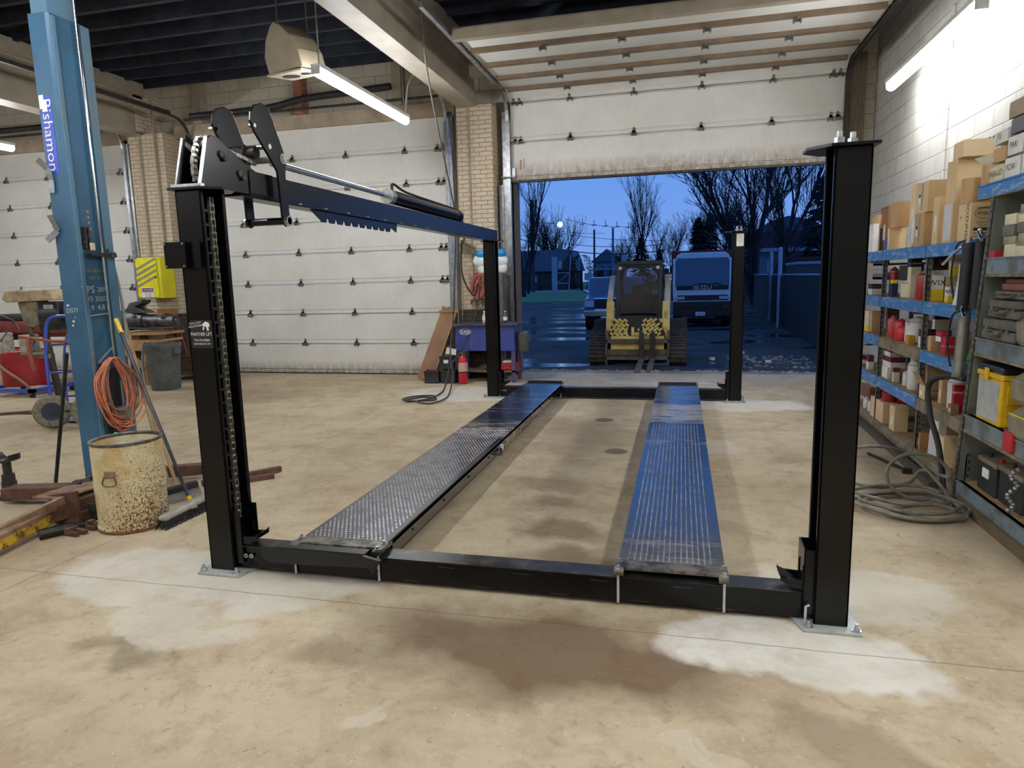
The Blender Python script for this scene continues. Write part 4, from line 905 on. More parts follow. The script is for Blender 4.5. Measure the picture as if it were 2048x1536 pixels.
q = MB().tube([(-9.1, 10.42, .8), (-9.15, 10.4, 1.0), (-9.02, 10.38, 1.12), (-8.85, 10.38, 1.05), (-8.77, 10.38, .8), (-8.74, 10.36, .45), (-8.8, 10.3, .2)], .025, k=4).tube([(-9.12, 10.46, .78), (-9.18, 10.45, .95), (-9.05, 10.44, 1.06), (-8.9, 10.44, 1.0), (-8.84, 10.44, .7), (-8.8, 10.42, .35)], .022, k=4).tube([(-8.85, 10.4, 1.05), (-8.7, 10.36, .9), (-8.62, 10.34, .6), (-8.6, 10.3, .35)], .018, k=4)
one(q, 'heavy_hose', M_rubber, 'thick black hose looped over a peg on the pilaster', 'hose')
one(MB().cyl((-9.38, 10.52, 2.14), (-9.38, 10.52, 4.28), .014, n=8).cyl((-9.05, 10.52, 2.15), (-9.05, 10.52, 4.9), .018, n=8), 'conduit', M_beam, 'two painted conduits running down the far left brick pilaster', 'conduit')
one(MB().cyl((-3.28, 10.588, 1.15), (-3.28, 10.588, 4.28), .014, n=8), 'conduit', M_beam, 'thin painted conduit down the pilaster beside the open door', 'conduit')
# ------------------------------------------------------------------ corner by the open door
q = T('parts_washer', 'blue metal parts washer on legs between the two door bays', 'parts washer', (-2.97, 10.35, 0))
M_zb = mat('washer_blue', '38468c', .4, col2='535c8c', scale=3, lo=.5, hi=.8)
MB().box(-3.45, -2.5, 10.1, 10.55, .5, .9).build('tank', M_zb, q, sm=False, bev=.006)
MB().box(-3.48, -2.44, 10.05, 10.58, .9, .925).build('lid', mat('washer_lid', '5c5a66', .5, .3, col2='403e48', scale=6), q, sm=False)
for x in (-3.43, -2.56):
    for y in (10.12, 10.5): MB().box(x-.0, x+.06, y, y+.04, 0, .5).build('leg', mat('rubbed_leg', '6d5560', .5, .3, col2='4a4a86', scale=8), q, sm=False)
MB().box(-3.43, -2.5, 10.12, 10.54, .16, .19).build('lower_shelf', mat('washer_shelf', '6f5f52', .7), q, sm=False)
t = MB(); t.lathe([(.001, 0), (.1, 0), (.1, .003), (.001, .003)], (0, 0, 0), 28); 
lg = MB(M=Matrix.Translation((-3.29, 10.098, .805)) @ Matrix.Diagonal((1.15, 1, .6, 1))).cyl((0, 0, 0), (0, -.004, 0), .085, n=32).build('logo_oval', M_white, q)
MB(M=Matrix.Translation((-3.285, 10.095, .808)) @ Matrix.Diagonal((1.15, 1, .58, 1))).cyl((0, 0, 0), (0, -.003, 0), .078, n=32).build('logo_field', M_zb, q)
MB().text('zep', .105, (-3.285, 10.09, .812), (1, 0, .06), (0, 0, 1), sx=1.1).text('zep', .107, (-3.283, 10.0895, .812), (1, 0, .06), (0, 0, 1), sx=1.1).build('lettering', M_white, q, sm=False)
rr = random.Random(4)
G = 'wrenches and brackets heaped under the parts washer'
for i in range(9):
    x, y = -3.05+.4*rr.random(), 10.2+.15*rr.random(); z = .2+.012*i; a = rr.uniform(-.5, .9); L = .13
    one(MB().bar((x-L*math.cos(a), y-.05, z+.0), (x+L*math.cos(a), y+.05, z+.1*math.sin(a)+.06), .022, .01).cyl((x+L*math.cos(a), y+.05, z+.1*math.sin(a)+.055), (x+L*math.cos(a), y+.05, z+.1*math.sin(a)+.068), .024, n=8), 'wrench', M_tarn, 'steel hand tool in the heap on the lower shelf of the parts washer', 'tool', G, sm=False)
one(MB().box(-2.75, -2.5, 10.2, 10.42, .19, .3).box(-2.7, -2.55, 10.15, 10.2, .2, .24), 'red_tool_case', mat('case_red', 'b0262c', .4), 'small red tool case on the lower shelf of the parts washer', 'case', sm=False, bev=.006)
one(MB().box(-2.72, -2.55, 10.2, 10.35, .305, .34), 'paper_stack', M_white, 'white papers on top of the small red tool case', 'papers', sm=False)
q = T('grey_canister', 'dark grey canister hooked on the right end of the parts washer', 'canister', (-2.4, 10.25, .46))
MB().lathe([(.07, .48), (.085, .5), (.09, .7), (.1, .705), (.1, .73), (.085, .735), (.085, .77), (.075, .79)], (-2.395, 10.25, 0), 20).build('body', mat('canister_grey', '5d5c58', .6, .2), q)
for x, y, lab in ((-2.66, 10.2, 'small water bottle with dark contents standing right on the washer lid'), (-3.03, 10.3, 'clear water bottle half hidden behind the far lift column')):
    q = T('bottle', lab, 'bottle', (x, y, .925))
    MB().lathe([(.03, 0), (.033, .01), (.033, .11), (.014, .155), (.013, .175), (.005, .176)], (x, y, .925), 16).build('body', mat('bottle_pet', 'b8c0c8', .15, spec=.8) if y > 10.25 else mat('bottle_dark', '474a50', .2), q)
    MB().lathe([(.034, .045), (.034, .1)], (x, y, .925), 16).build('label', M_white, q); MB().cyl((x, y, 1.10), (x, y, 1.118), .015).build('cap', M_white, q)
q = T('fire_extinguisher', 'red fire extinguisher standing on the floor left of the parts washer', 'fire extinguisher', (-3.3, 9.95, 0))
MB().lathe([(.07, 0), (.075, .01), (.075, .37), (.06, .42), (.02, .45), (.02, .47)], (-3.3, 9.95, 0), 24).build('cylinder', mat('extinguisher_red', 'c4202a', .3, coat=.4), q)
MB().lathe([(.0755, .2), (.0765, .2), (.0765, .34), (.0755, .34)], (-3.3, 9.95, 0), 24).build('label', mat('extinguisher_label', 'd8a8a4'), q)
MB().bar((-3.34, 9.95, .48), (-3.22, 9.9, .53), .02, .012).bar((-3.34, 9.95, .49), (-3.23, 9.9, .47), .02, .008).cyl((-3.3, 9.95, .44), (-3.3, 9.95, .5), .02).build('valve', M_galv, q)
MB().tube([(-3.32, 9.93, .47), (-3.39, 9.9, .42), (-3.39, 9.88, .25)], .009, k=3).build('hose', M_rubber, q)
MB().lathe([(.0765, .175), (.079, .177), (.079, .19), (.0765, .192)], (-3.3, 9.95, 0), 24).build('strap', M_rubber, q)
one(MB().cbox((-3.45, 9.85, .52), (.16, .01, .09), rot=(0, .15, 0)), 'white_tag', M_white, 'white paper tag hung at the extinguisher top', 'tag', sm=False)
M_bat = mat('battery_black', '202124', .5, col2='2f3032', scale=5)
def battery(x, y, z, w, d, h, lab, rz=0, top=None, nm='car_battery', tape=True):
    q = T(nm, lab, 'battery', (x, y, z), rz)
    b = MB(at=(x, y, z), rz=rz).box(-w/2, w/2, -d/2, d/2, 0, h*.86).build('case', M_bat, q, sm=False, bev=.008)
    MB(at=(x, y, z), rz=rz).box(-w/2-.006, w/2+.006, -d/2-.006, d/2+.006, h*.86, h).build('lid', top or M_bat, q, sm=False, bev=.008)
    for s_, c in ((-1, M_iron), (1, mat('terminal_red', 'b8302c'))): MB(at=(x, y, z), rz=rz).cyl((s_*w*.3, -d*.25, h), (s_*w*.3, -d*.25, h+.025), .013).build('terminal', c, q)
    if tape: MB(at=(x, y, z), rz=rz).box(-w*.18, w*.15, -d/2-.008, -d/2-.001, h*.45, h*.72).build('label', M_white, q, sm=False)
    return q
battery(-3.82, 10.0, 0, .24, .17, .2, 'black battery on the floor, leftmost of the three by the leaning channel', tape=False)
battery(-3.55, 10.02, 0, .24, .18, .21, 'black battery on the floor carrying another battery on top', tape=False)
battery(-3.56, 10.0, .235, .23, .17, .2, 'black battery with white label stacked on top of another')
# leaning wooden channel
q = T('wooden_channel', 'brown wooden channel box leaning against the right edge of the shut door', 'wooden box', (-3.95, 10.4, 0))
def LB(o0, o1, mtl, nm):
    MB().bar(o0, o1, .26, .02, up=(0, -1, .15)).build(nm, mtl, q, sm=False)
P0, P1 = Vector((-4.02, 10.15, .02)), Vector((-3.74, 10.72, 1.14))
LB(P0, P1, mat('channel_brown', '8f6a4a', .6, col2='7a573b', scale=4, stretch=(1, 1, .4)), 'back_board')
M_ch = mat('channel_light', 'b08a60', .6, col2='916a44', scale=4, stretch=(1, 1, .4))
sd = (P1-P0).normalized().cross(Vector((0, -1, .5))).normalized()
for s_ in (-1, 1): MB().bar(P0+sd*s_*.13+Vector((0, .05, 0)), P1+sd*s_*.13+Vector((0, .05, 0)), .02, .12, up=(0, -1, .3)).build('side_board', M_ch, q, sm=False)
MB().box(-3.92, -3.58, 10.66, 10.86, 1.08, 1.12).build('end_board', M_ch, q, sm=False)
# things hung on the pilaster
q = T('hanging_bags', 'white plastic bags with bright blue tops hung behind the far left column', 'bags', (-2.97, 10.5, 1.7))
M_bg = mat('white_bag', 'eef2f2', .4, col2='d4d8dc', scale=10, bump=.4, bscale=12); M_bgb = mat('blue_bag', '1d8fd2', .4)
for x, s_ in ((-3.12, 1), (-2.8, 1)):
    MB().ball((x, 10.5, 1.9), (.13, .08, .11)).ball((x+.03, 10.5, 1.78), (.09, .06, .09)).build('bag', M_bg, q)
    MB().ball((x+.02, 10.47, 2.01), (.1, .07, .07), n=7, k=4).build('blue_top', M_bgb, q, sm=False)
one(MB().cbox((-3.33, 10.52, 2.1), (.3, .12, .07), rot=(0, .5, 0)).cbox((-3.33, 10.52, 2.17), (.26, .05, .03), rot=(0, .5, 0)), 'wood_bracket', M_wooddk, 'dark wooden block fixed slanting on the pilaster beside the white bags', 'bracket', sm=False)
one(MB().tube([(-3.2, 10.5, 1.72), (-3.26, 10.48, 1.5), (-3.22, 10.46, 1.34), (-3.14, 10.46, 1.3), (-3.08, 10.47, 1.45), (-3.1, 10.48, 1.7), (-3.17, 10.46, 1.55), (-3.18, 10.45, 1.36), (-3.1, 10.44, 1.32), (-3.05, 10.45, 1.5), (-3.06, 10.48, 1.68), (-3.22, 10.45, 1.62), (-3.28, 10.44, 1.42)], .028, k=4), 'red_hose_bundle', mat('salmon_hose', 'a8564c', .6, col2='8c4038', scale=9), 'dull red hose bundle hanging on the pilaster left of the column', 'hose')
for x, lab in ((-3.28, 'left of two round gauges drawn on pilaster bottom'), (-3.1, 'right of two round valve rings low on the pilaster')):
    one(MB().lathe([(.045, -.01), (.06, -.012), (.06, .012), (.045, .01), (.045, -.01)], (x, 10.588, 1.24), 20, ax=1, cap=False).bar((x-.05, 10.59, 1.24), (x+.05, 10.59, 1.24), .01, .01), 'valve_ring', M_tarn, lab.replace('gauges drawn on pilaster bottom', 'valve rings low on the pilaster'), 'valve')
one(MB().box(-2.9, -2.76, 10.45, 10.6, 0, 1.7), 'boxed_column_guard', M_wooddk, 'worn wooden post beside the door track behind the washer', 'post', sm=False)
# black hydraulic hose from the top rail and its coil on the floor
q = MB().tube([(-2.47, 7.5, 2.34), (-2.6, 7.6, 2.35), (-3.0, 9.3, 2.2), (-3.35, 10.25, 2.15), (-3.38, 10.3, 1.75), (-3.3, 10.3, 1.5), (-3.18, 10.3, 1.36), (-3.12, 10.3, 1.55)], .014, k=5)
one(q, 'black_hose', M_rubber, 'black hose swinging from the lift rail end to the pilaster', 'hose')
q = MB().tube([(-3.1, 10.35, 1.5), (-3.16, 10.3, 1.1), (-3.28, 10.0, .62), (-3.42, 9.7, .3), (-3.38, 9.3, .04), (-3.3, 8.8, .02), (-3.35, 8.4, .02), (-3.5, 8.25, .02), (-3.6, 8.4, .02), (-3.45, 8.6, .02), (-3.25, 8.55, .02), (-3.2, 8.35, .03), (-3.4, 8.2, .04), (-3.62, 8.3, .04), (-3.55, 8.55, .04), (-3.3, 8.6, .045), (-3.22, 8.4, .05), (-3.35, 8.12, .05), (-3.15, 8.1, .03), (-3.1, 8.5, .02), (-3.2, 9.0, .02), (-3.35, 9.6, .2), (-3.45, 9.8, .5), (-3.5, 10.2, 1.2), (-3.52, 10.5, 2.6), (-3.55, 10.5, 4.2)], .011, k=5)
one(q, 'floor_hose', mat('dark_grey_hose', '3a3836', .6), 'thin dark hose coiled on the floor before the parts washer, rising up the door edge', 'hose')
one(MB().tube([(-3.0, 7.92, ZC), (-3.05, 8.2, 4.2), (-3.25, 9.3, 3.3), (-3.42, 10.2, 2.6), (-3.5, 10.45, 1.9), (-3.5, 10.4, .9)], .012, k=4), 'dangling_cord', mat('grey_cord', '6a6862', .6), 'long grey cord running down from the beam in front of the shut door', 'cord')
# tan wedge shaped box hung from the ceiling
q = T('hanging_box', 'tan wedge shaped box with two round holes hung on chains from the ceiling', 'hanging box', (-4.3, 7.4, 3.95))
M_tan = mat('tan_box', 'a39884', .6, col2='92866f', scale=3)
M = Matrix.Translation((-4.33, 7.3, 3.98)) @ Matrix.Rotation(R(-12), 4, 'Z') @ Matrix.Rotation(R(8), 4, 'X')
b = MB(M=M).prism([(-.22, .0), (-.25, .18), (-.2, .34), (-.1, .48), (-.04, .52), (.04, .48), (.16, .36), (.25, .2), (.28, .02)], 1, -.14, .26)
b.build('cabinet', M_tan, q, sm=False, bev=.01)
fc = MB(M=M).box(-.24, .27, -.16, .26, -.02, 0).build('grille_plate', mat('tan_plate', 'b2a894', .5), q, sm=False)
for cx_, rr_ in ((-.06, .1), (.16, .055)): MB(M=M).cyl((cx_, .04, -.026), (cx_, .04, -.018), rr_, n=28).build('round_hole', M_blk, q)
one(MB().tube([(-4.42, 7.2, 4.5), (-4.42, 7.2, ZC)], .009).tube([(-4.2, 7.45, 4.42), (-4.2, 7.45, ZC)], .009), 'hanger_chain', M_chain, 'two chains from the ceiling holding the tan wedge shaped box', 'chain')
# pipes over the shut door, horizontal tracks
one(MB().tube([(-8.4, 10.7, 4.56), (-6.9, 10.68, 4.57), (-6.2, 10.68, 4.66), (-5.2, 10.68, 4.7), (-4.6, 10.68, 4.72)], .055, k=3, n=12), 'duct_pipe', mat('wrapped_pipe', '2b2a2c', .6, col2='1c1b1d', scale=12), 'black wrapped pipe bending over the middle door header', 'pipe')
one(MB().cyl((-8.5, 10.66, 4.5), (-3.7, 10.66, 4.5), .02), 'torsion_shaft', M_iron, 'dark horizontal steel shaft above the middle door', 'shaft')
one(MB().cyl((-15, 10.66, 4.5), (-9.8, 10.66, 4.5), .02).cyl((-15, 10.66, 4.62), (-9.8, 10.66, 4.62), .05), 'torsion_shaft', M_iron, 'dark steel shaft and pipe above the leftmost door', 'shaft')
one(MB().cyl((-3.5, -4, 4.5), (-3.5, 10.5, 4.5), .02, n=8), 'conduit', M_galv, 'long thin conduit running along the left side of the ceiling beam', 'conduit')
one(MB().cyl((2.606, 8.1, 2.2), (2.606, 8.1, 4.9), .016, n=8), 'conduit', M_cmuR, 'painted conduit going up the right block wall behind the front right column', 'conduit')
one(MB().box(2.33, 2.61, 5.9, 6.75, 3.64, 4.2), 'wall_panel', mat('wall_grey_box', 'b8b8b4', .5), 'large pale grey rectangular box on the right wall behind the lamp', 'wall box', sm=False, bev=.005) if 0 else None
# ------------------------------------------------------------------ steel shelving along the right wall
def mat_beam_blue():
    m, nt = _nt('scuffed_blue_beam'); n = N(nt); P = n.world((1, 2.5, 9))
    f = n.ramp(n.noise(P, 2.6, 8, .72, 1.2), .5, .6)
    n.out(n.mix(f, c4('3f78b4'), c4('8fa6c0')), .5, 0, None, .4); return m
M_bb = mat_beam_blue()
M_upr = mat('grey_upright', '77766c', .5, .3, col2='55544c', scale=14)
M_deck = mat('chipboard_deck', 'a98a5f', .8, col2='7c6340', scale=8)
M_gbeam = mat('grey_shelf_beam', '7d8a90', .5, .2, col2='62665f', scale=6, lo=.45, hi=.6)
M_kbeam = mat('khaki_rust_beam', '8d8067', .7, col2='5f5240', scale=7)
SX0, SX1 = 1.90, 2.52
ZS = (.13, .56, .955, 1.345, 1.79)
YS = (5.10, 6.12, 7.33, 8.45)
def upright(nm, x, y, z1, par, m, lean=0):
    q = MB(M=Matrix(((1, 0, 0, 0), (0, 1, -lean, 0), (0, 0, 1, 0), (0, 0, 0, 1))))
    q.box(x, x+.006, y-.022, y+.022, 0, z1).box(x, x+.035, y-.022, y-.016, 0, z1)
    u = q.build(nm, m, par, sm=False)
    h_ = MB(M=Matrix(((1, 0, 0, 0), (0, 1, -lean, 0), (0, 0, 1, 0), (0, 0, 0, 1)))); z = .08
    while z < z1-.05:
        h_.box(x-.001, x, y-.006, y+.006, z, z+.022).box(x+.012, x+.022, y-.0232, y-.022, z, z+.022); z += .05
    h_.build('slots', M_blk, par, sm=False)
    return u
sr = T('blue_beam_shelving', 'long run of open steel shelving with scuffed blue beams along the right wall', 'shelving', (2.2, 6.7, 0))
for y in YS:
    upright('upright', SX0, y, 1.79, sr, M_upr); MB().box(SX1-.035, SX1, y-.02, y+.02, 0, 1.79).build('upright', M_upr, sr, sm=False)
for i, z in enumerate(ZS):
    MB().box(SX0+.01, SX1, YS[0], YS[-1], z-.018, z).build('shelf_deck', M_deck, sr, sm=False)
    for k, (a, b) in enumerate(zip(YS, YS[1:])):
        m = M_bb
        if i == 0: m = M_kbeam
        if (i, k) in ((1, 0), (2, 1)): m = M_kbeam
        MB().box(SX0-.012, SX0+.03, a+.012, b-.012, z-.1, z-.004).build('beam', m, sr, sm=False, bev=.003)
    MB().box(SX1-.03, SX1, YS[0], YS[-1], z-.1, z-.018).build('back_beam', M_kbeam, sr, sm=False)
MB().box(SX0-.06, SX0-.02, 5.6, 8.6, 0, .05).build('kick_rail', M_wooddk, sr, sm=False) if 0 else None
one(MB().bar((1.80, 5.35, .03), (1.86, 8.4, .03), .05, .05), 'floor_rail', mat('dark_angle', '5a4f46', .7, .2), 'long dark angle rail lying along the foot of the blue shelving', 'rail', sm=False)
gs = T('grey_shelving', 'tall grey steel shelving unit at the right edge nearest the camera', 'shelving', (2.2, 4.5, 0))
GY0, GY1 = 3.75, 5.06
GX = 1.87; LEAN = .085
upright('upright', GX-.01, 5.16, 2.12, gs, M_upr, .135)
MB(M=Matrix(((1, 0, 0, 0), (0, 1, -.135, 0), (0, 0, 1, 0), (0, 0, 0, 1)))).box(GX+.0, SX1, 5.125, 5.133, .0, 2.08).build('end_panel', mat('grey_green_panel', '6f746a', .5, col2='595d54', scale=4), gs, sm=False)
MB().box(GX-.01, GX+.03, GY0-.02, GY0+.02, 0, 2.1).build('upright', M_upr, gs, sm=False)
for z, m, GY1 in ((.155, M_gbeam, 5.12), (.63, M_gbeam, 5.06), (1.155, M_gbeam, 4.99), (1.66, M_gbeam, 4.92), (2.12, M_bb, 5.13)):
    MB().box(GX, SX1, GY0, GY1, z-.015, z).build('shelf_deck', M_deck if z < 1 else M_gbeam, gs, sm=False)
    MB().box(GX-.012, GX+.02, GY0, GY1-.02, z-.105 if z < 2 else z-.085, z-.004).box(GX-.02, GX+.03, GY0, GY1-.02, z-.012, z).build('beam', m, gs, sm=False, bev=.003)
    MB().box(GX-.016, GX+.02, GY0, GY1-.02, z-.118 if z < 2 else z-.092, z-.1 if z < 2 else z-.086).build('beam_lip', M_kbeam, gs, sm=False)
one(MB().box(1.83, 1.92, 3.7, 5.05, 0, .07), 'floor_timber', mat('floor_timber', '6a5a40', .8, col2='4e4230', scale=5), 'old timber lying on the floor under the grey shelving', 'timber', sm=False)

# ---- cartons: corner pixel of the photo turned into a place on the shelf front, then a real carton
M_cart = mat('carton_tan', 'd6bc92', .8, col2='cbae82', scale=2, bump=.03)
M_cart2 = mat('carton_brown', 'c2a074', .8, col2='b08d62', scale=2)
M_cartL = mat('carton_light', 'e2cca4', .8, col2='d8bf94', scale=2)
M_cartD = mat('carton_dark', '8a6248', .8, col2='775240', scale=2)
M_tape = mat('packing_tape', 'a08560', .4)
def dims(cx, top, l, r, z0, X, base=None):
    a = U(cx, top, 0, X); y0 = a.y; z1 = a.z; y1 = U(l, top, 0, X).y; x1 = U(r, top, 1, y0).x
    return X, max(x1, X+.05), y0, max(y1, y0+.04), z0, max(z1, z0+.03)
def carton(lab, cx, top, l, r, z0, X=1.93, m=None, nm='carton', cat='carton', flap=True, lbl=None, group=None, xmin=0):
    x0, x1, y0, y1, z0, z1 = dims(cx, top, l, r, z0, X)
    x1 = min(max(x1, x0+xmin), 2.58)
    q = T(nm, lab, cat, ((x0+x1)/2, (y0+y1)/2, z0), group=group)
    z0 += .001
    MB().box(x0, x1, y0, y1, z0, z1-.003).build('box', m or M_cart, q, sm=False)
    if flap:
        MB().box(x0+.001, (x0+x1)/2-.002, y0+.001, y1-.001, z1-.003, z1).build('flap', m or M_cart, q, sm=False)
        MB().box((x0+x1)/2+.002, x1-.001, y0+.001, y1-.001, z1-.003, z1).build('flap', m or M_cart, q, sm=False)
    if lbl == 'tape':
        ym = (y0+y1)/2; MB().box(x0-.001, x0, ym-.02, ym+.02, z0+.02, z1-.01).build('tape', M_tape, q, sm=False)
        MB().box(x0-.002, x0-.0005, ym+.03, ym+.08, z0+(z1-z0)*.3, z0+(z1-z0)*.5).build('shipping_label', M_white, q, sm=False)
        MB().box(x0-.002, x0-.0005, ym+.035, ym+.075, z0+(z1-z0)*.53, z0+(z1-z0)*.62).build('black_mark', M_blk, q, sm=False)
    elif lbl == 'label': MB().box(x0-.002, x0-.0005, y0+(y1-y0)*.3, y0+(y1-y0)*.6, z0+(z1-z0)*.25, z0+(z1-z0)*.6).build('shipping_label', M_white, q, sm=False)
    return q, (x0, x1, y0, y1, z0, z1)
Z5 = 1.79
q, d = carton('motor oil carton with large black printing on the top blue shelf', 1944, 405, 1919, 1991, Z5, 1.92, M_cart, xmin=.28)
x0, x1, y0, y1, z0, z1 = d
M_prn = mat('carton_print', '3a2c1e', .8)
t = MB().text('PENNZOIL', .068, (x0, (y0+y1)/2-.03, (z0+z1)/2), (0, 0, 1), (0, 1, 0) if 0 else (0, 1, 0), sx=.95)
t = MB(); t.text('PENNZOIL', .068, (x0, y0+.055, (z0+z1)/2+.005), (0, 0, 1), (0, 1, 0), sx=.82)
t.text('10', .03, (x0, y1-.05, z0+.16), (0, -1, 0), (0, 0, 1)).text('PENNZOIL', .034, ((x0+.1), y0, z0+.175), (1, 0, 0), (0, 0, 1), sx=.8)
t.text('550040856', .026, (x0+.085, y0, z1-.04), (1, 0, 0), (0, 0, 1), sx=.9).text('ULTRA PLATINUM', .018, (x0+.1, y0, z0+.115), (1, 0, 0), (0, 0, 1), sx=.85).text('FULL SYNTHETIC', .016, (x0+.1, y0, z0+.095), (1, 0, 0), (0, 0, 1), sx=.85)
t.box(x0+.02, x0+.19, y0-.001, y0, z0+.06, z0+.08).box(x0+.02, x0+.19, y0-.001, y0, z0+.018, z0+.022).box(x0+.02, x0+.19, y0-.001, y0, z0+.042, z0+.046)
ring = [(x0+.105+.085*math.cos(2*PI*i/28), y0-.0005, z0+.177+.04*math.sin(2*PI*i/28)) for i in range(28)]
t.tube(ring, .0012, n=4, closed=True)
# flip side lettering faces the aisle
t.build('printing', M_prn, q, sm=False)
zt = z1
q, d = carton('plain carton standing on the printed oil carton', 1933, 356, 1924, 1968, zt, 1.93, M_cart2, xmin=.2); 
q, dc = carton('open tall light carton left of the oil carton with plastic sheet on its side', 1907, 402, 1889, 1923, Z5, 1.93, M_cart, flap=True)
MB().box(dc[0]-.002, dc[0]-.0005, dc[2]+.02, dc[3]-.02, Z5+.02, Z5+.28).build('plastic_sheet', mat('clear_sheet', 'd8d2c4', .3), q, sm=False)
q, dd = carton('big plain carton stacked high above the light open carton', 1917, 317, 1897, 1967, dc[5], 1.96, M_cart)
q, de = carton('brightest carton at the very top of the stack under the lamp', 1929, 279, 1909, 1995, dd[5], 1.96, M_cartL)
q, df = carton('narrow labelled carton between taped pair and light open carton', 1880, 392, 1869, 1896, Z5, 1.93, M_cart, lbl='label')
q, dh = carton('lower carton of the taped pair with two white labels', 1850, 424, 1831, 1872, Z5, 1.925, M_cart2, lbl='tape')
q, dg = carton('upper carton of the taped pair, wider than the lower one', 1859, 360, 1835, 1897, dh[5], 1.925, M_cart, lbl='tape')
q, di = carton('tall pale carton left of the taped pair', 1834, 366, 1824, 1850, Z5, 1.95, M_cartL, lbl='label')
q, dk = carton('low wide tan carton beside the clear bag', 1779, 457, 1776, 1813, Z5, 1.93, M_cartL)
q, dj = carton('orange brown carton with its long side in shadow, on the low wide carton', 1798, 402, 1784, 1821, dk[5], 1.94, M_cart2)
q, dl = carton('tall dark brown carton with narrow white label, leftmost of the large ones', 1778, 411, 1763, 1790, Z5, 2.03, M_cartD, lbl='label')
q, dm = carton('tan carton with a dark printed band leaning near the far end of the top shelf', 1757, 430, 1745, 1764, Z5+.24, 1.98, M_cart2)
q, dn = carton('small white and yellow packet at the far end of the top shelf', 1748, 447, 1737, 1756, Z5, 1.93, M_white, nm='packet', cat='packet', flap=False)
one(MB().box(1.925, 1.95, 7.35, 7.42, Z5, Z5+.12), 'blue_packet', mat('packet_blue', '2f63b0'), 'small blue packet at the foot of the dark brown carton', 'packet', sm=False)
one(MB().ball((1.93, 6.62, Z5+.13), (.02, .06, .13)), 'clear_bag', mat('clear_bag', 'cfd0cc', .2, bump=.5, bscale=30), 'clear plastic bag between the wide carton and the taped pair', 'bag')
q, do = carton('orange topped carton with dark lower half behind the grey shelving', 1975, 313, 1966, 2010, 2.07, 2.0, M_cart2)
# two pipes with T ends leaning against the wall
M_pp = mat('dark_pipe', '3e403e', .5, col2='54554f', scale=5)
for i, (dy, lab) in enumerate(((0, 'left of two dark pipes with T ends leaning on the block wall'), (-.12, 'right of two dark pipes with T ends leaning on the block wall'))):
    B0 = Vector((2.36, 6.95+dy, 1.80)); B1 = Vector((2.53, 7.0+dy, 2.62))
    t = T('tee_pipe', lab, 'pipe', B0)
    MB().cyl(B0, B1, .033, n=14).build('pipe', M_pp, t); MB().cyl(B1+Vector((.0, -.22, .04)), B1+Vector((-.01, .22, -.04)), .036, n=14).build('tee', M_pp, t)
# ---- packed goods on the lower shelves
def can(lab, px, top, z0, X, r, m, cap=None, nm='can', cat='can'):
    a = U(px, top, 0, X); x, y = X+r, a.y; h = max(a.z-z0, .06)
    t = T(nm, lab, cat, (x, y, z0+.001))
    MB().lathe([(r*.9, .0), (r, .01), (r, h*.86), (r*.88, h*.92), (r*.5, h)], (x, y, z0+.001), 20).build('body', m, t)
    MB().lathe([(r*1.02, h*.85), (r*1.02, h*.88)], (x, y, z0+.001), 20).cyl((x, y, z0+h-.004), (x, y, z0+h+.012), r*.35).build('top_ring', cap or M_galv, t)
    return t
M_wh = mat('box_white', 'e2e0d8', .6); M_bl = mat('box_black', '1c1c22', .5); M_rd = mat('box_red', 'b82630', .5); M_yl = mat('box_yellow', 'e8cf1c', .5)
M_ft = mat('filter_red', 'a82c30', .4); M_fw = mat('filter_white', 'd8d8cf', .4); M_bg2 = mat('box_beige', 'd8cfae', .6); M_gy = mat('grey_tray', '6e6f70', .6); M_mr = mat('box_maroon', '6a2030', .6)
def twotone(lab, cx, top, l, r, z0, X, mb_, mt_, k=.5, txt=None, tcol=None, nm='filter_box', cat='box', ts=.05, tz=.7):
    x0, x1, y0, y1, z0, z1 = dims(cx, top, l, r, z0, X)
    x1 = min(x1, 2.5); q = T(nm, lab, cat, ((x0+x1)/2, (y0+y1)/2, z0)); zm = z0+(z1-z0)*k
    MB().box(x0, x1, y0, y1, z0+.001, zm).build('lower_half', mb_, q, sm=False)
    MB().box(x0, x1, y0, y1, zm, z1).build('upper_half', mt_, q, sm=False)
    if txt: MB().text(txt, ts, ((x0+x1)/2, y0, z0+(z1-z0)*tz), (1, 0, 0), (0, 0, 1), sx=1.1).text(txt, ts*.8, (x0, (y0+y1)/2, z0+(z1-z0)*tz), (0, -1, 0), (0, 0, 1), sx=.9).build('lettering', tcol or M_blk, q, sm=False)
    return q, (x0, x1, y0, y1, z0, z1)
S2, S3, S4, S1, S0 = 1.345, .955, .56, .13, .13
_, w1 = twotone('largest white and yellow filter box with black letters on the second shelf', 1861, 551, 1849, 1889, S2, 1.93, M_yl, M_wh, .45, 'WIX', ts=.06)
twotone('small yellow filter box with black letters beside the large one', 1898, 574, 1890, 1914, S2, 1.94, M_yl, M_wh, .4, 'WIX', ts=.04)
_, tb2 = twotone('tan air filter box with orange stripe behind the yellow boxes', 1894, 553, 1888, 1916, S2, 2.04, mat('box_tan', 'c9b48c', .6), mat('box_tan', 'c9b48c'), .5)
twotone('tall yellow and white filter box standing on the tan one', 1909, 508, 1901, 1920, tb2[5], 2.04, M_yl, M_wh, .45, 'WIX', ts=.035)
_, wb = twotone('white lidded low box on the large yellow filter box', 1862, 541, 1857, 1887, w1[5], 1.95, M_wh, M_wh, .5)
twotone('black box with a red emblem on the white low box', 1868, 505, 1857, 1899, wb[5], 1.96, M_bl, M_bl, .5, 'B', M_rd, ts=.05, tz=.45)
_, bb2 = twotone('beige box under the black box in the middle bay of the second shelf', 1823, 534, 1816, 1843, S2+.0, 1.97, M_bg2, M_bg2, .5)
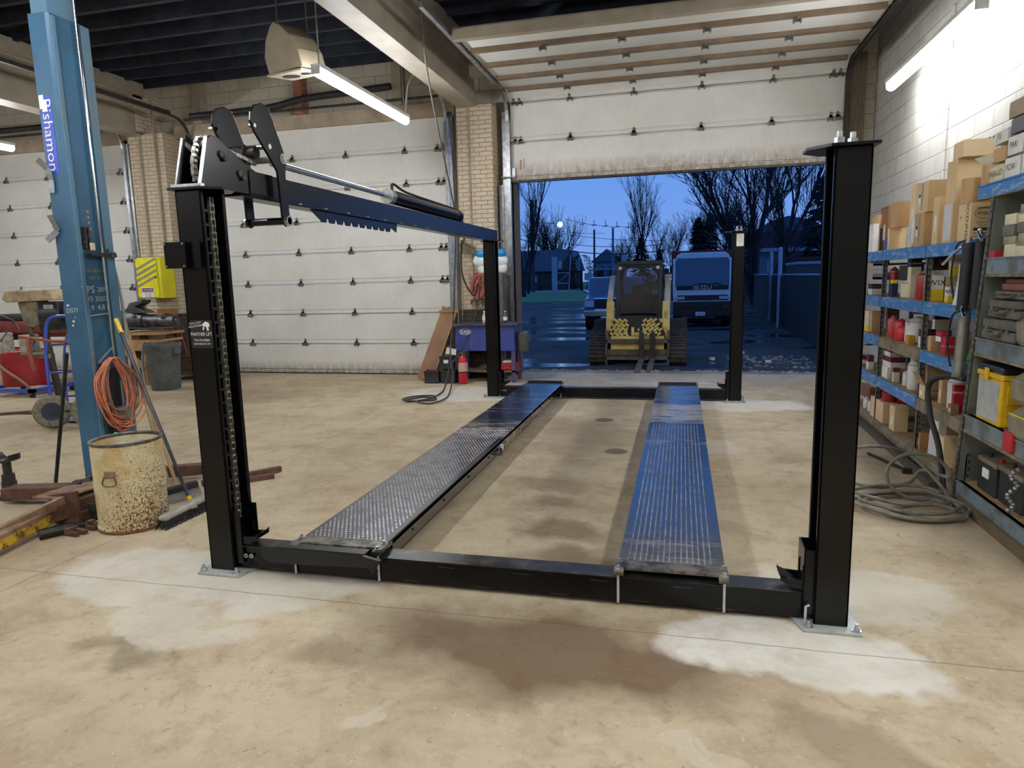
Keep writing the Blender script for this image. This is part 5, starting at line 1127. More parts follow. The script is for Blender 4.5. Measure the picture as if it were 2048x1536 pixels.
twotone('dark blue black box with tiny letters stacked on the beige box', 1824, 512, 1816, 1845, bb2[5], 1.97, M_bl, mat('box_navy', '1e2638'), .7, 'MOPAR', M_white, ts=.02, tz=.3)
can('cream tub standing in the middle of the middle bay on second shelf', 1803, 562, S2, 1.93, .1, M_bg2, nm='tub', cat='tub')
can('dark tub with beige lid stacked above the cream tub', 1800, 526, S2+.155, 1.95, .1, M_bl, M_bg2, nm='tub', cat='tub')
can('red oil filter can standing at the front of the second shelf', 1834, 546, S2, 1.92, .055, M_ft, nm='filter_can', cat='filter')
can('thin tall red can left of the cream tub', 1780, 536, S2, 1.96, .04, M_ft, nm='filter_can', cat='filter')
twotone('narrow blue and yellow packet left of the cream tub', 1785, 560, 1781, 1792, S2, 1.93, mat('packet_navy', '1e2b50'), M_yl, .8)
one(MB().box(1.95, 2.4, 7.36, 7.9, S2+.16, S2+.185).box(1.95, 1.96, 7.36, 7.9, S2+.16, S2+.22), 'grey_tray', M_gy, 'upper grey parts tray in the far bay of the second shelf', 'tray', sm=False)
one(MB().box(1.95, 2.4, 7.36, 7.9, S2+.3, S2+.32).box(1.95, 1.96, 7.36, 7.9, S2+.3, S2+.35), 'grey_tray', M_gy, 'topmost grey tray near the beam in the far bay', 'tray', sm=False)
twotone('white box with black and red top in the far bay of the second shelf', 1745, 568, 1737, 1764, S2, 1.93, M_wh, M_bl, .55, 'ACDelco', M_rd, ts=.02, tz=.8)
twotone('maroon box on the topmost grey tray', 1753, 517, 1747, 1766, S2+.325, 1.97, M_mr, M_mr, .5)
twotone('white torn packet on the topmost grey tray', 1742, 523, 1734, 1751, S2+.325, 1.94, M_bg2, M_bg2, .5)
rr = random.Random(9)
for i in range(5):
    one(MB().cbox((1.99+.05*i, 7.45+.09*i, S2+.21), (.07, .05, .05), rot=(0, 0, rr.random())), 'small_part', (M_bg2, M_bl, M_wh, M_mr, M_tarn)[i], 'small assorted part lying in the upper grey tray', 'part', 'small parts in the upper grey tray', sm=False)
# third shelf
can('tall pale red filter can, leftmost on the third shelf', 1776, 634, S3, 1.94, .055, mat('filter_pale_red', 'c4524c', .4), nm='filter_can', cat='filter')
can('bright red filter can second from left on the third shelf', 1789, 640, S3, 1.92, .055, mat('filter_bright', 'cc2a30', .4), nm='filter_can', cat='filter')
can('short bright red filter can standing forward on the third shelf', 1795, 652, S3, 1.91, .045, mat('filter_bright', 'cc2a30'), M_ft, nm='filter_can', cat='filter')
t = can('large white filter canister beside the red cans on the third shelf', 1812, 637, S3, 1.94, .1, M_fw, nm='filter_canister', cat='filter')
a = U(1812, 660, 0, 1.94); MB().text('LF5', .05, (1.945, a.y-.03, S3+.18), (0, -1, 0), (0, 0, 1)).build('lettering', M_blk, t, sm=False)
can('white and red filter can on top of the others on the third shelf', 1824, 622, S3+.24, 2.05, .055, M_ft, M_wh, nm='filter_can', cat='filter')
twotone('small orange yellow box before the white canister', 1818, 672, 1811, 1831, S3, 1.91, mat('box_ochre', 'c48c2c', .6), mat('box_ochre', 'c48c2c'), .5)
twotone('tall pale box with yellow foot in the far bay of the third shelf', 1738, 622, 1728, 1748, S3, 1.93, M_yl, M_bg2, .25)
carton('narrow tan carton in the far bay of the third shelf', 1745, 622, 1739, 1762, S3, 1.95, M_cart2)
one(MB().box(2.0, 2.3, 7.5, 7.9, S3+.28, S3+.35), 'bagged_part', M_bl, 'dark bagged part lying on boxes in the far bay of third shelf', 'bag', sm=False, bev=.02)
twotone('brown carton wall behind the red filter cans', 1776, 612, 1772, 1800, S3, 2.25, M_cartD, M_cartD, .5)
_, wb1 = twotone('white oil filter box with black top, lower left in the near bay of third shelf', 1842, 659, 1838, 1872, S3, 1.92, M_wh, M_bl, .62, 'ACDelco', M_rd, ts=.024, tz=.82)
_, wb2 = twotone('grey box under the black topped box at the back of the near bay', 1868, 660, 1862, 1904, S3, 2.06, M_gy, M_gy, .5)
twotone('white box with black top and red emblem standing above the others', 1871, 625, 1867, 1905, wb2[5], 2.03, M_wh, M_bl, .62, 'ACDelco', M_rd, ts=.026, tz=.82)
carton('small plain tan carton in the near bay of the third shelf', 1863, 672, 1857, 1882, S3, 1.915, M_cart2, flap=False)
_, rb = twotone('bright red box with white stripes in the near bay of third shelf', 1892, 675, 1882, 1911, S3, 1.92, M_rd, M_rd, .5, 'valvo', M_white, ts=.03, tz=.5)
twotone('white and red small carton on the bright red box', 1884, 664, 1872, 1886, S3+.09, 1.92, M_wh, M_rd, .5)
twotone('striped red packet standing at the right of the third shelf', 1926, 637, 1920, 1932, S3+.08, 1.96, M_rd, M_wh, .6)
can('white spray bottle hanging by the silver gun', 1920, 668, S3+.05, 1.9, .028, M_fw, M_wh, nm='spray_bottle', cat='bottle')
can('small green bottle on the third shelf beside the upright', 1934, 697, S3, 1.95, .03, mat('green_bottle', '2c9a5c', .3), nm='bottle', cat='bottle')
can('clear plastic bag of parts under the white bottle', 1914, 702, S3-.005, 1.905, .035, mat('clear_bag', 'cfd0cc'), nm='bag', cat='bag')
# fourth shelf
G4 = 'small white and maroon boxes on the fourth shelf, middle bay'
labs = ('on the top row', 'on the middle row', 'on the bottom row')
_, a1_ = twotone('white and red box at the front of the bottom row, fourth shelf middle bay', 1775, 735, 1764, 1786, S4, 1.93, M_wh, M_wh, .7)
_, a2_ = twotone('grey white box beside it in the bottom row of the fourth shelf', 1788, 736, 1786, 1800, S4, 1.93, M_bg2, M_mr, .7)
_, a3_ = twotone('white box with maroon band in the middle row, fourth shelf', 1782, 716, 1764, 1812, a1_[5], 1.94, M_wh, M_mr, .55)
_, a4_ = twotone('white box with black print in the top row under the khaki beam', 1781, 699, 1764, 1818, a3_[5], 1.95, M_wh, M_mr, .6)
can('tall white filter canister at the right of the fourth shelf middle bay', 1817, 722, S4, 1.93, .06, M_fw, nm='filter_canister', cat='filter')
can('clear jar behind the tall white canister on the fourth shelf', 1806, 742, S4, 1.95, .04, mat('clear_bag', 'cfd0cc'), nm='jar', cat='jar')
_, b1_ = twotone('white and maroon box lying at left of the far bay, fourth shelf', 1722, 711, 1716, 1733, S4+.02, 1.93, M_wh, M_mr, .5)
twotone('white and maroon box standing askew in the far bay, fourth shelf', 1738, 711, 1733, 1748, S4, 1.93, M_wh, M_mr, .55)
twotone('grey and white box on top in the far bay, fourth shelf', 1730, 697, 1720, 1748, S4+.21, 2.0, M_gy, M_wh, .6)
carton('big brown carton standing tall at the back of the near bay, fourth shelf', 1862, 731, 1852, 1920, S4, 2.1, M_cart2, flap=False)
q, d = carton('small open carton with a raised flap in the near bay, fourth shelf', 1850, 772, 1836, 1854, S4, 1.9, M_cart, flap=False, lbl='label')
MB().add([(d[0], d[2], d[5]), (d[0]-.05, d[2]-.01, d[5]+.1), (d[0]-.05, d[3], d[5]+.1), (d[0], d[3], d[5])], [(0, 1, 2, 3), (3, 2, 1, 0)]).build('raised_flap', M_cart, q, sm=False)
carton('narrow carton with white print between big carton and roll, fourth shelf', 1885, 762, 1878, 1893, S4, 1.96, M_cart2, lbl='label')
can('thick white roll standing in the near bay, fourth shelf', 1898, 755, S4, 1.93, .085, mat('white_roll', 'd9d9d6', .6), nm='paper_roll', cat='roll')
twotone('red box with white lettering right of the white roll', 1910, 771, 1905, 1936, S4, 1.92, M_rd, M_rd, .5, 'valvoline', M_white, ts=.03, tz=.75)
carton('small brown box with white label in front of the red box', 1903, 809, 1896, 1918, S4, 1.885, M_cartD, flap=False, lbl='label')
# fifth (lowest) shelf
q, d = carton('open tan carton holding red cans on the lowest shelf', 1767, 806, 1741, 1790, S1, 1.9, M_cart, flap=False)
for i, (dx, dy) in enumerate(((.08, .12), (.2, .1), (.1, .3))):
    lab = ('red round filter at left in the open carton', 'red round filter at right in the open carton', 'red round filter at the back in the open carton')[i]
    one(MB().lathe([(.05, 0), (.065, .02), (.065, .1), (.04, .12)], (d[0]+dx, d[2]+dy, d[5]-.02), 16), 'red_filter', M_ft, lab, 'filter')
q2, d2 = carton('closed tan carton with long white label on the lowest shelf', 1790, 814, 1780, 1818, S1, 1.905, M_cart, lbl='label')
for i, px in enumerate((1727, 1736)): can(('left small white bottle at the far end of the lowest shelf', 'right small white bottle at the far end of the lowest shelf')[i], px, 795+i*6, S1, 1.92, .035, M_fw, nm='bottle', cat='bottle')
carton('dim brown carton at the back of the far bay, lowest shelf', 1740, 775, 1722, 1752, S1, 2.1, M_cartD, flap=False)
carton('orange carton with end label in the near bay, lowest shelf', 1841, 866, 1831, 1862, S1, 1.92, mat('carton_orange', 'bd874c', .8), lbl='label')
twotone('silver bag of filters with black letters lying on the orange carton', 1842, 842, 1831, 1864, S1+.17, 1.93, M_galv, M_galv, .5, 'WIX', ts=.04, tz=.45)
twotone('white box with red end on top of the silver bag', 1846, 815, 1833, 1864, S1+.28, 1.95, M_wh, M_wh, .5)
one(MB().prism([(1.93, .14), (2.0, .14), (1.99, .45), (1.94, .47)], 1, 5.72, 5.9), 'clear_bag', mat('clear_bag', 'cfd0cc'), 'crumpled clear plastic sheet between cartons on the lowest shelf', 'bag', sm=False)
q, d = carton('large carton with heavy black printing beside the upright, lowest shelf', 1889, 875, 1880, 1945, S1-.0, 1.9, M_cart, xmin=.3, flap=False)
MB().text('FRA', .085, (d[0]+.17, d[2], d[5]-.12), (1, 0, 0), (0, 0, 1), sx=.85).text('ALL', .085, (d[0]+.17, d[2], d[5]-.21), (1, 0, 0), (0, 0, 1), sx=.85).box(d[0]+.06, d[0]+.2, d[2]-.001, d[2], d[5]-.29, d[5]-.284).box(d[0]+.06, d[0]+.2, d[2]-.001, d[2], d[5]-.32, d[5]-.314).build('printing', M_prn, q, sm=False)
# grease guns hung on the shelf front
def grease_gun(lab, x, y, z1, L, m, r=.033, lever=1, nozzle=True):
    t = T('grease_gun', lab, 'grease gun', (x, y, z1-L))
    MB().cyl((x, y, z1-L), (x+.02, y+.03, z1), r, n=18).cyl((x, y, z1-L-.012), (x, y, z1-L+.01), r*1.1, n=18).cyl((x+.02, y+.03, z1-.01), (x+.02, y+.03, z1+.015), r*1.08, n=18).build('barrel', m, t)
    MB().tube([(x+.02, y+.03, z1+.01), (x, y, z1+.07), (x-.03, y-.06, z1+.05), (x-.04, y-.14, z1-.0)] if lever > 0 else [(x+.02, y+.03, z1+.01), (x-.02, y+.1, z1-.03), (x-.03, y+.32, z1-.12)], .011, k=4).build('lever', M_chrome, t)
    MB().cyl((x+.02, y+.03, z1+.01), (x+.02, y+.03, z1+.05), .018).build('head', M_galv, t)
    if nozzle: MB().tube([(x+.02, y+.03, z1+.03), (x-.02, y+.12, z1), (x-.03, y+.15, z1-.2), (x-.01, y+.12, z1-L*.9)], .007, k=4).build('hose', M_rubber, t)
    return t
ya = U(1937, 500, 0, 1.85).y
grease_gun('black grease gun with long lever, left of the two on the upper beam', 1.84, ya, 1.75, .42, M_rubber, .036, -1)
grease_gun('slimmer black grease gun hung right of the longer one beside the upright', 1.86, ya-.14, 1.77, .42, M_rubber, .03, 1, False)
grease_gun('silver grease gun hung below the two black ones', 1.84, ya-.02, 1.28, .4, mat('silver_barrel', '97958c', .35, .6, col2='7a776c', scale=9), .036, 1)
one(MB().lathe([(.06, 0), (.045, .1), (.035, .28)], (1.875, ya+.1, 1.35), 16), 'white_funnel', mat('white_plastic', 'd5d6d4', .4), 'white plastic funnel standing behind the black grease gun', 'funnel')
# grey shelving contents
M_case = mat('dusty_case', '6c6a5d', .7, col2='54524a', scale=10)
def tool_case(lab, x, y0, y1, z, h, m=None, dp=.32):
    t = T('tool_case', lab, 'tool case', (x+dp/2, (y0+y1)/2, z))
    MB().box(x, x+dp, y0, y1, z+.001, z+h*.5).build('base', m or M_case, t, sm=False, bev=.012)
    MB().box(x, x+dp, y0, y1, z+h*.53, z+h).build('lid', m or M_case, t, sm=False, bev=.015)
    ym = (y0+y1)/2; MB().tube([(x, ym+.07, z+h*.5), (x-.035, ym+.065, z+h*.35), (x-.035, ym-.065, z+h*.35), (x, ym-.07, z+h*.5)], .009, k=3).build('handle', m or M_case, t)
    for s_ in (-1, 1): MB().box(x-.006, x, ym+s_*.14-.015, ym+s_*.14+.015, z+h*.4, z+h*.62).build('latch', m or M_case, t, sm=False)
    return t
tool_case('dusty grey tool case with loop handle on the middle grey shelf', 1.86, 4.46, 4.9, 1.155, .13)
tool_case('second dusty tool case lying on the lower one', 1.88, 4.48, 4.88, 1.29, .11)
tool_case('flat grey tool case above the two dusty cases', 1.9, 4.48, 4.86, 1.405, .05)
one(MB().box(1.92, 2.2, 4.5, 4.82, 1.457, 1.5).box(1.93, 2.15, 4.52, 4.8, 1.5, 1.53), 'red_topped_case', mat('dusty_red', '8c5a50', .7), 'low case with dusty red top on the stack of tool cases', 'case', sm=False, bev=.008)
one(MB().box(2.06, 2.4, 4.5, 4.85, 1.533, 1.63), 'dark_red_box', M_mr, 'dark red box at the back above the tool cases', 'box', sm=False)
G6 = 'small dusty parts boxes stacked on the upper grey shelf'
rr = random.Random(2)
for c_, (yy, n_) in enumerate(((4.68, 4), (4.5, 5), (4.32, 5))):
    z = 1.661
    for k in range(n_):
        h_ = rr.uniform(.045, .075)
        one(MB().box(1.87+rr.uniform(0, .02), 2.1, yy-.07, yy+.09+rr.uniform(-.02, .0), z, z+h_-.002), 'parts_box', (M_bg2, mat('dusty_box', 'a39c84', .8, col2='7d7662', scale=9), M_case)[k % 3], 'small dusty parts box in the stacks on the upper grey shelf', 'box', G6, sm=False); z += h_
one(MB().box(1.86, 1.96, 4.8, 4.88, 1.661, 1.70), 'red_packet', M_rd, 'small bright red packet at the end of the upper grey shelf', 'packet', sm=False)
G7 = 'file boxes and papers heaped on top of the grey shelving'
for i, (y, z, h_, tx, m) in enumerate(((4.92, 2.121, .1, 'PAN-LC', M_bg2), (4.72, 2.121, .12, 'PCW', M_wh), (4.5, 2.121, .12, 'PAL', M_wh), (4.9, 2.235, .09, '', M_cart2), (4.7, 2.25, .11, 'PAK', M_wh), (4.5, 2.25, .1, '', M_gy), (4.9, 2.345, .08, 'FX', M_wh), (4.68, 2.37, .09, '', M_gy), (4.45, 2.36, .09, '', M_gy), (4.72, 2.465, .1, '', mat('old_bag', 'a3967e', .8, bump=.4, bscale=12)), (4.5, 2.48, .12, '', mat('old_bag', 'a3967e')))):
    t = T('file_box', ['end file box with slanted flap on the grey shelving, marked in pen', 'white marked file box second on the top grey shelf', 'white marked file box third on the top grey shelf', 'brown open carton above the end file box', 'white marked file box in the second layer', 'grey box at the right of the second layer', 'small white box with yellow tag in the third layer', 'grey carton in the third layer', 'grey carton at the right of the third layer', 'crumpled old paper bag on top of the heap, left', 'crumpled old paper bag on top of the heap, right'][i], 'box', (2.0, y, z))
    MB().cbox((2.03, y, z+h_/2), (.3, .185, h_-.004), rot=(0, 0, rr.uniform(-.03, .03))).build('box', m, t, sm=False, bev=.003)
    if tx: MB().text(tx, .05, (1.875, y, z+h_/2), (0, -1, 0), (0, 0, 1), lift=.004).build('pen_marks', M_blk, t, sm=False)
one(MB().cbox((1.86, 5.0, 2.27), (.1, .12, .004), rot=(.5, -.3, 0)), 'loose_sheet', M_bg2, 'loose card sheet sticking out from the heap of file boxes', 'sheet', sm=False)
# yellow case with black lid
q = T('yellow_fuse_case', 'bright yellow plastic case with black lid and clear front on the grey shelving', 'case', (2.0, 4.75, .63))
X0, X1, Y0, Y1 = 1.88, 2.06, 4.6, 4.94
MB().box(X0, X1, Y0, Y1, .632, .92).build('body', M_yel, q, sm=False, bev=.01)
MB().box(X0-.008, X1+.01, Y0-.01, Y1+.01, .92, .955).build('upper_rim', M_yel, q, sm=False, bev=.01)
MB().box(X0-.005, X1+.01, Y0-.008, Y1+.008, .957, 1.0).build('lid', mat('black_lid', '1d2023', .4), q, sm=False, bev=.015)
MB().box(X0-.004, X0, Y0+.03, Y1-.02, .655, .90).build('clear_front', mat('clear_drawers', 'b7bab4', .3, col2='9fa39d', scale=16), q, sm=False)
MB().box(X0-.02, X0-.008, 4.76, 4.81, .9, .98).build('latch', M_yel, q, sm=False, bev=.004)
for k in range(4): MB().box(X0+.03, X1-.04, Y0-.008, Y0, .65+k*.062, .70+k*.062).build('drawer_front', M_yel, q, sm=False, bev=.003)
MB().text('Fuse', .055, (X0+.12, Y0-.011, .935), (1, 0, 0), (0, 0, 1), sx=.9).build('pen_marks', M_blk, q, sm=False)
one(MB().box(2.1, 2.45, 4.7, 4.95, .632, 1.05), 'dark_red_case', M_mr, 'dark red case behind the yellow one', 'case', sm=False)
G8 = 'dusty clear parts bins at the right edge'
M_bn = mat('dusty_bin', '8f8872', .5, col2='6f6a58', scale=10)
for i in range(3):
    for j in range(2):
        z = (.632, .86, 1.157, 1.4)[i+j if i+j < 4 else 3] if 0 else (.632+.2*i if i < 2 else 1.157+0)
        if j == 1 and i == 2: continue
        t = T('parts_bin', ('front parts bin lowest beside the yellow case', 'front parts bin in the middle beside the yellow case', 'uppermost parts bin beside the tool cases')[i] if j == 0 else ('lowest parts bin nearest the camera', 'middle parts bin nearest the camera')[i], 'bin', (2.0, 4.28-.23*j, z))
        y = 4.28-.23*j
        MB().prism([(1.84, z+.03), (1.86, z), (2.15, z), (2.15, z+.18), (1.9, z+.18), (1.83, z+.13)], 1, y-.1, y+.1).build('bin_body', M_bn, t, sm=False, bev=.004)
        MB().box(1.835, 1.86, y-.1, y+.1, z+.12, z+.14).build('bin_lip', M_yl if i == 0 else M_bn, t, sm=False)
one(MB().box(1.83, 1.86, 4.32, 4.42, .54, .66), 'red_clamp', M_rd, 'red plastic clamp clipped on the beam of the grey shelving', 'clamp', sm=False, bev=.01)
M_bt = mat('dusty_battery_top', '8a7a60', .8, col2='5e5546', scale=8)
battery(2.03, 4.83, .155, .26, .2, .22, 'dusty black battery with red terminal, left on the lower grey shelf', rz=R(-90), top=M_bt)
battery(2.05, 4.53, .155, .3, .22, .23, 'largest black battery, in the middle of the lower grey shelf', rz=R(-90), top=M_bt, tape=False)
battery(2.33, 4.7, .155, .28, .18, .21, 'battery at the back of the lower grey shelf', rz=R(-90), top=M_bt, tape=False)
q = MB()
for i in range(14): q.ball((1.86+.02*math.sin(i), 4.34-.004*i, .2+i*.02), .014, n=8, k=5)
one(q, 'bead_chain', M_galv, 'grey knobbly chain hanging before the largest battery', 'chain')
one(MB().box(1.95, 2.3, 4.9, 5.04, .157, .4) if 0 else MB().box(2.3, 2.5, 4.86, 5.0, .157, .45), 'dark_carton', M_cartD, 'dim brown carton at the back of the lower grey shelf', 'carton', sm=False)
# fat black hose on the shelf post and coil on the floor
one(MB().tube([(1.85, 5.07, .86), (1.82, 5.3, .85), (1.78, 5.5, .76), (1.78, 5.45, .55), (1.8, 5.3, .35), (1.8, 5.17, .12), (1.78, 5.1, .03)], .02, k=5), 'black_hose', M_rubber, 'fat black hose arching from the shelf post down to the floor coil', 'hose')
M_gh = mat('olive_grey_hose', '787364', .5, col2='5e5a4e', scale=12)
P = [];
loops = [((1.52, 4.86), .30, .24, .015), ((1.5, 4.84), .34, .26, .04), ((1.5, 4.86), .31, .22, .06), ((1.58, 4.75), .22, .13, .03), ((1.5, 5.05), .3, .2, .05)]
for (cx_, cy_), ra, rb_, z in loops:
    for i in range(9):
        t_ = 2*PI*i/9+.4; P.append((cx_+ra*math.cos(t_), cy_+rb_*math.sin(t_), z+.012*math.sin(i*1.7)))
for i in range(9):
    t_ = 2*PI*i/9+.6; P.append((1.42+.3*math.cos(t_), 5.35+.06*math.sin(t_), .16+.14*math.sin(t_)))
for i in range(9):
    t_ = 2*PI*i/9; P.append((1.62+.2*math.cos(t_), 5.1+.05*math.sin(t_), .17+.15*math.sin(t_)))
one(MB().tube(P+[(1.78, 5.0, .04)], .0125, k=5, n=8), 'air_hose', M_gh, 'long olive grey hose coiled in loose loops on the floor by the shelving', 'hose')
one(MB().box(1.72, 1.79, 5.75, 5.8, .0, .04).bar((1.75, 5.8, .02), (1.6, 6.3, .02), .02, .02), 'floor_scrap', M_iron, 'small iron angle on the floor behind the coiled hose', 'scrap', sm=False)
# ------------------------------------------------------------------ outside
GZ = -.08
def mat_mud():
    m, nt = _nt('wet_gravel'); n = N(nt); P = n.world()
    base = n.mix(n.ramp(n.noise(P, .5, 8, .65), .35, .65), c4('544e4b'), c4('36322f'))
    base = n.mix(n.math('MULTIPLY', n.ramp(n.noise(P, 30, 3, .7), .58, .7), .35), base, c4('8d867c'))
    pf = n.noise(n.world((.28, .9, 1)), .8, 5, .55, .3)
    sp = None
    for c, r in (((-5.2, 28.8), (3.2, 3.5)), ((-3.4, 13.9), (1.0, .7)), ((-2.4, 14.9), (.7, .6)), ((-4.6, 21), (1.6, 1.6)), ((1.2, 17.5), (.9, .8))):
        x = n.n('ShaderNodeVectorMath', operation='SUBTRACT'); n.l(P, x.inputs[0]); x.inputs[1].default_value = (c[0], c[1], GZ)
        y = n.n('ShaderNodeVectorMath', operation='DIVIDE'); n.l(x.outputs[0], y.inputs[0]); y.inputs[1].default_value = (r[0], r[1], 1)
        z = n.n('ShaderNodeVectorMath', operation='LENGTH'); n.l(y.outputs[0], z.inputs[0]); s_ = n.ramp(z.outputs['Value'], .3, 1.3, .12, 0)
        sp = s_ if sp is None else n.math('MAXIMUM', sp, s_)
    pud = n.ramp(n.math('ADD', pf, sp), .555, .585)
    base = n.mix(pud, base, c4('1a1a1c'))
    rough = n.ramp(pud, 0, 1, .8, .14)
    h = n.math('MULTIPLY', n.noise(n.world((1, 2.2, 1)), 2.2, 8, .7), n.math('SUBTRACT', 1, pud))
    n.out(base, rough, 0, n.bump(h, .8, .15), .3); return m
def strip(x0, x1, y0, y1, z0, z1): return MB().box(x0, x1, y0, y1, z0, z1)
struct(MB().box(-60, 30, 11.75, 48, GZ-.4, GZ), 'ground_yard', mat_mud(), sm=False)
struct(MB().box(-17.3, XR+2, YB+.3, 11.75, -.4, -.02), 'ground_apron', M_conc, sm=False)
struct(MB().box(-120, 30, 48, 82, GZ-.4, GZ+.02), 'ground_grass', mat('dusk_grass', '4c7a45', .9, col2='355a33', scale=.8, bump=.4, bscale=20), sm=False)
struct(MB().box(-120, 60, 82, 92, GZ-.4, GZ+.0), 'ground_road', mat('road_grey', '8d8d92', .6), sm=False)
struct(MB().box(-200, 120, 92, 260, GZ-.4, GZ+.02), 'ground_far', mat('far_grass', '4e6e48', .9), sm=False)
rr = random.Random(5)
q = MB()
for i in range(420):
    x = rr.uniform(-2.6, 2.0) if i % 3 else rr.uniform(.9, 2.4); y = rr.gauss(11.78, .12) if i % 3 else rr.uniform(12.6, 14.6); r_ = rr.uniform(.012, .04)
    q.ball((x, y, (-.02 if y < 11.75 else GZ)+r_*.2), (r_*1.4, r_, r_*.6), n=5, k=3)
tag(q.build('rubble', mat('rubble', 'a89e8c', .9, col2='6f6656', scale=3), sm=False), 'broken concrete crumbs and leaves along the edge of the slab', 'rubble', kind='stuff')
for i in range(3):
    x, y = ((1.6, 13.4), (1.25, 14.9), (.6, 13.8))[i]
    one(MB().cbox((x, y, GZ+.03), (.1, .08, .05), rot=(0, 0, i)), 'litter', M_white, ('white litter nearest the rubble outside', 'white litter farther out near the fence', 'white litter left of the far right column')[i], 'litter', sm=False)

# compact track loader with pallet forks
M_cy = mat('machine_yellow', 'e8cb78', .5, col2='cfae58', scale=4); M_ck = mat('machine_black', '17181b', .4, col2='26272a', scale=6); M_trk = mat('muddy_track', '4a443c', .85, col2='2e2a26', scale=12, bump=.4)
M_arm = mat('arm_dusty', 'd2c4b0', .5, col2='c79a34', scale=1.6); M_fork = mat('fork_steel', '8a7a68', .45, .4, col2='5a4e44', scale=12)
LX, LY = -.81, 13.0
L = T('track_loader', 'yellow and black compact track loader with pallet forks parked just outside the door', 'track loader', (LX, LY+1, GZ))
def lx(x): return LX+x
tp = [(0, .12), (.06, .03), (.2, 0), (1.75, 0), (1.92, .08), (1.95, .25), (1.85, .5), (1.6, .72), (1.35, .78), (.95, .78), (.3, .52), (.05, .34)]
for s_ in (-1, 1):
    xa, xb = sorted((s_*.58, s_*.92))
    tk = MB(at=(LX, LY, GZ)).prism(tp, 0, xa, xb).build('track', M_trk, L, sm=False, bev=.02)
    g = MB(at=(LX, LY, GZ)); n_ = len(tp)
    for i in range(n_):
        a, b = Vector((0, *tp[i])), Vector((0, *tp[(i+1) % n_])); k = max(1, int((b-a).length/.075))
        ce = Vector((0, 1.0, .38))
        for j in range(k):
            p = a.lerp(b, (j+.5)/k); d_ = (b-a).normalized(); nn2 = Vector((0, d_.z, -d_.y)) 
            if (p-ce).dot(nn2) < 0: nn2 = -nn2
            g.bar(Vector((xa, 0, 0))+p+nn2*.012, Vector((xb, 0, 0))+p+nn2*.012, .035, .035, up=nn2)
    g.build('track_lugs', M_trk, tk, sm=False)
# body and cab
bd = MB(at=(LX, LY, GZ)).box(-.58, .58, .55, 1.9, .2, .95).box(-.5, .5, .3, .6, .3, .62).build('chassis', M_ck, L, sm=False, bev=.02)
cab = MB(at=(LX, LY, GZ))
cab.box(-.41, .41, .6, 1.75, 1.86, 1.96).prism([(-.44, 1.9), (.44, 1.9), (.41, 1.975), (-.41, 1.975)], 1, .55, 1.7)
for s_ in (-1, 1):
    cab.bar((s_*.41, .5, .82), (s_*.41, .6, 1.9), .07, .09); cab.bar((s_*.41, 1.7, .9), (s_*.41, 1.7, 1.9), .07, .09)
    cab.box(min(s_*.4, s_*.43), max(s_*.4, s_*.43), 1.0, 1.04, .9, 1.9)
    cab.prism([(s_*.38, 1.88), (s_*.22, 1.88), (s_*.3, 1.81), (s_*.36, 1.7), (s_*.38, 1.6)], 1, .56, .6)
cab.box(-.41, .41, 1.68, 1.74, .6, 1.3)
cab.build('cab_frame', M_ck, L, sm=False, bev=.012)
m, nt = _nt('cab_glass'); n = N(nt); ga = n.n('ShaderNodeBsdfTransparent'); ga.inputs[0].default_value = (.6, .65, .7, 1); gb_ = n.n('ShaderNodeBsdfGlossy'); gb_.inputs['Roughness'].default_value = .02; gm = n.n('ShaderNodeMixShader'); fz = n.n('ShaderNodeFresnel'); fz.inputs[0].default_value = 1.7; n.l(fz.outputs[0], gm.inputs[0]); n.l(ga.outputs[0], gm.inputs[1]); n.l(gb_.outputs[0], gm.inputs[2]); o_ = n.n('ShaderNodeOutputMaterial'); n.l(gm.outputs[0], o_.inputs[0]); M_glass = m
wp = [(-.3, .83), (.3, .83), (.36, 1.0), (.38, 1.55), (.3, 1.78), (.15, 1.85), (-.15, 1.85), (-.3, 1.78), (-.38, 1.55), (-.36, 1.0)]
MB(at=(LX, LY, GZ)).prism(wp, 1, .54, .548).build('windscreen', M_glass, L, sm=False)
MB(at=(LX, LY, GZ)).tube([(x, .54, z) for x, z in wp], .012, k=3, closed=True).build('seal', M_rubber, L)
MB(at=(LX, LY, GZ)).box(-.22, .22, 1.2, 1.5, .75, .92).prism([(-.23, .9), (.23, .9), (.2, 1.5), (-.2, 1.5)], 1, 1.45, 1.56).build('seat', M_rubber, L, sm=False, bev=.03)
for s_ in (-1, 1):
    MB(at=(LX, LY, GZ)).cyl((s_*.2, .95, .8), (s_*.24, .85, 1.08), .012).ball((s_*.24, .85, 1.1), .03).build('control_lever', M_ck, L)
    MB(at=(LX, LY, GZ)).cyl((s_*.36, .54, 1.84), (s_*.36, .5, 1.84), .035, n=16).build('work_light', mat('light_lens', 'd8dade', .2), L)
MB(at=(LX, LY, GZ)).text('CAT', .05, (.08, 1.44, 1.42), (1, 0, 0), (0, 0, 1)).build('lettering', M_white, L, sm=False)
MB(at=(LX, LY, GZ)).tube([(.35, .53, 1.45), (.2, .53, 1.05), (.05, .53, 1.7)], .006).build('wiper', M_rubber, L)
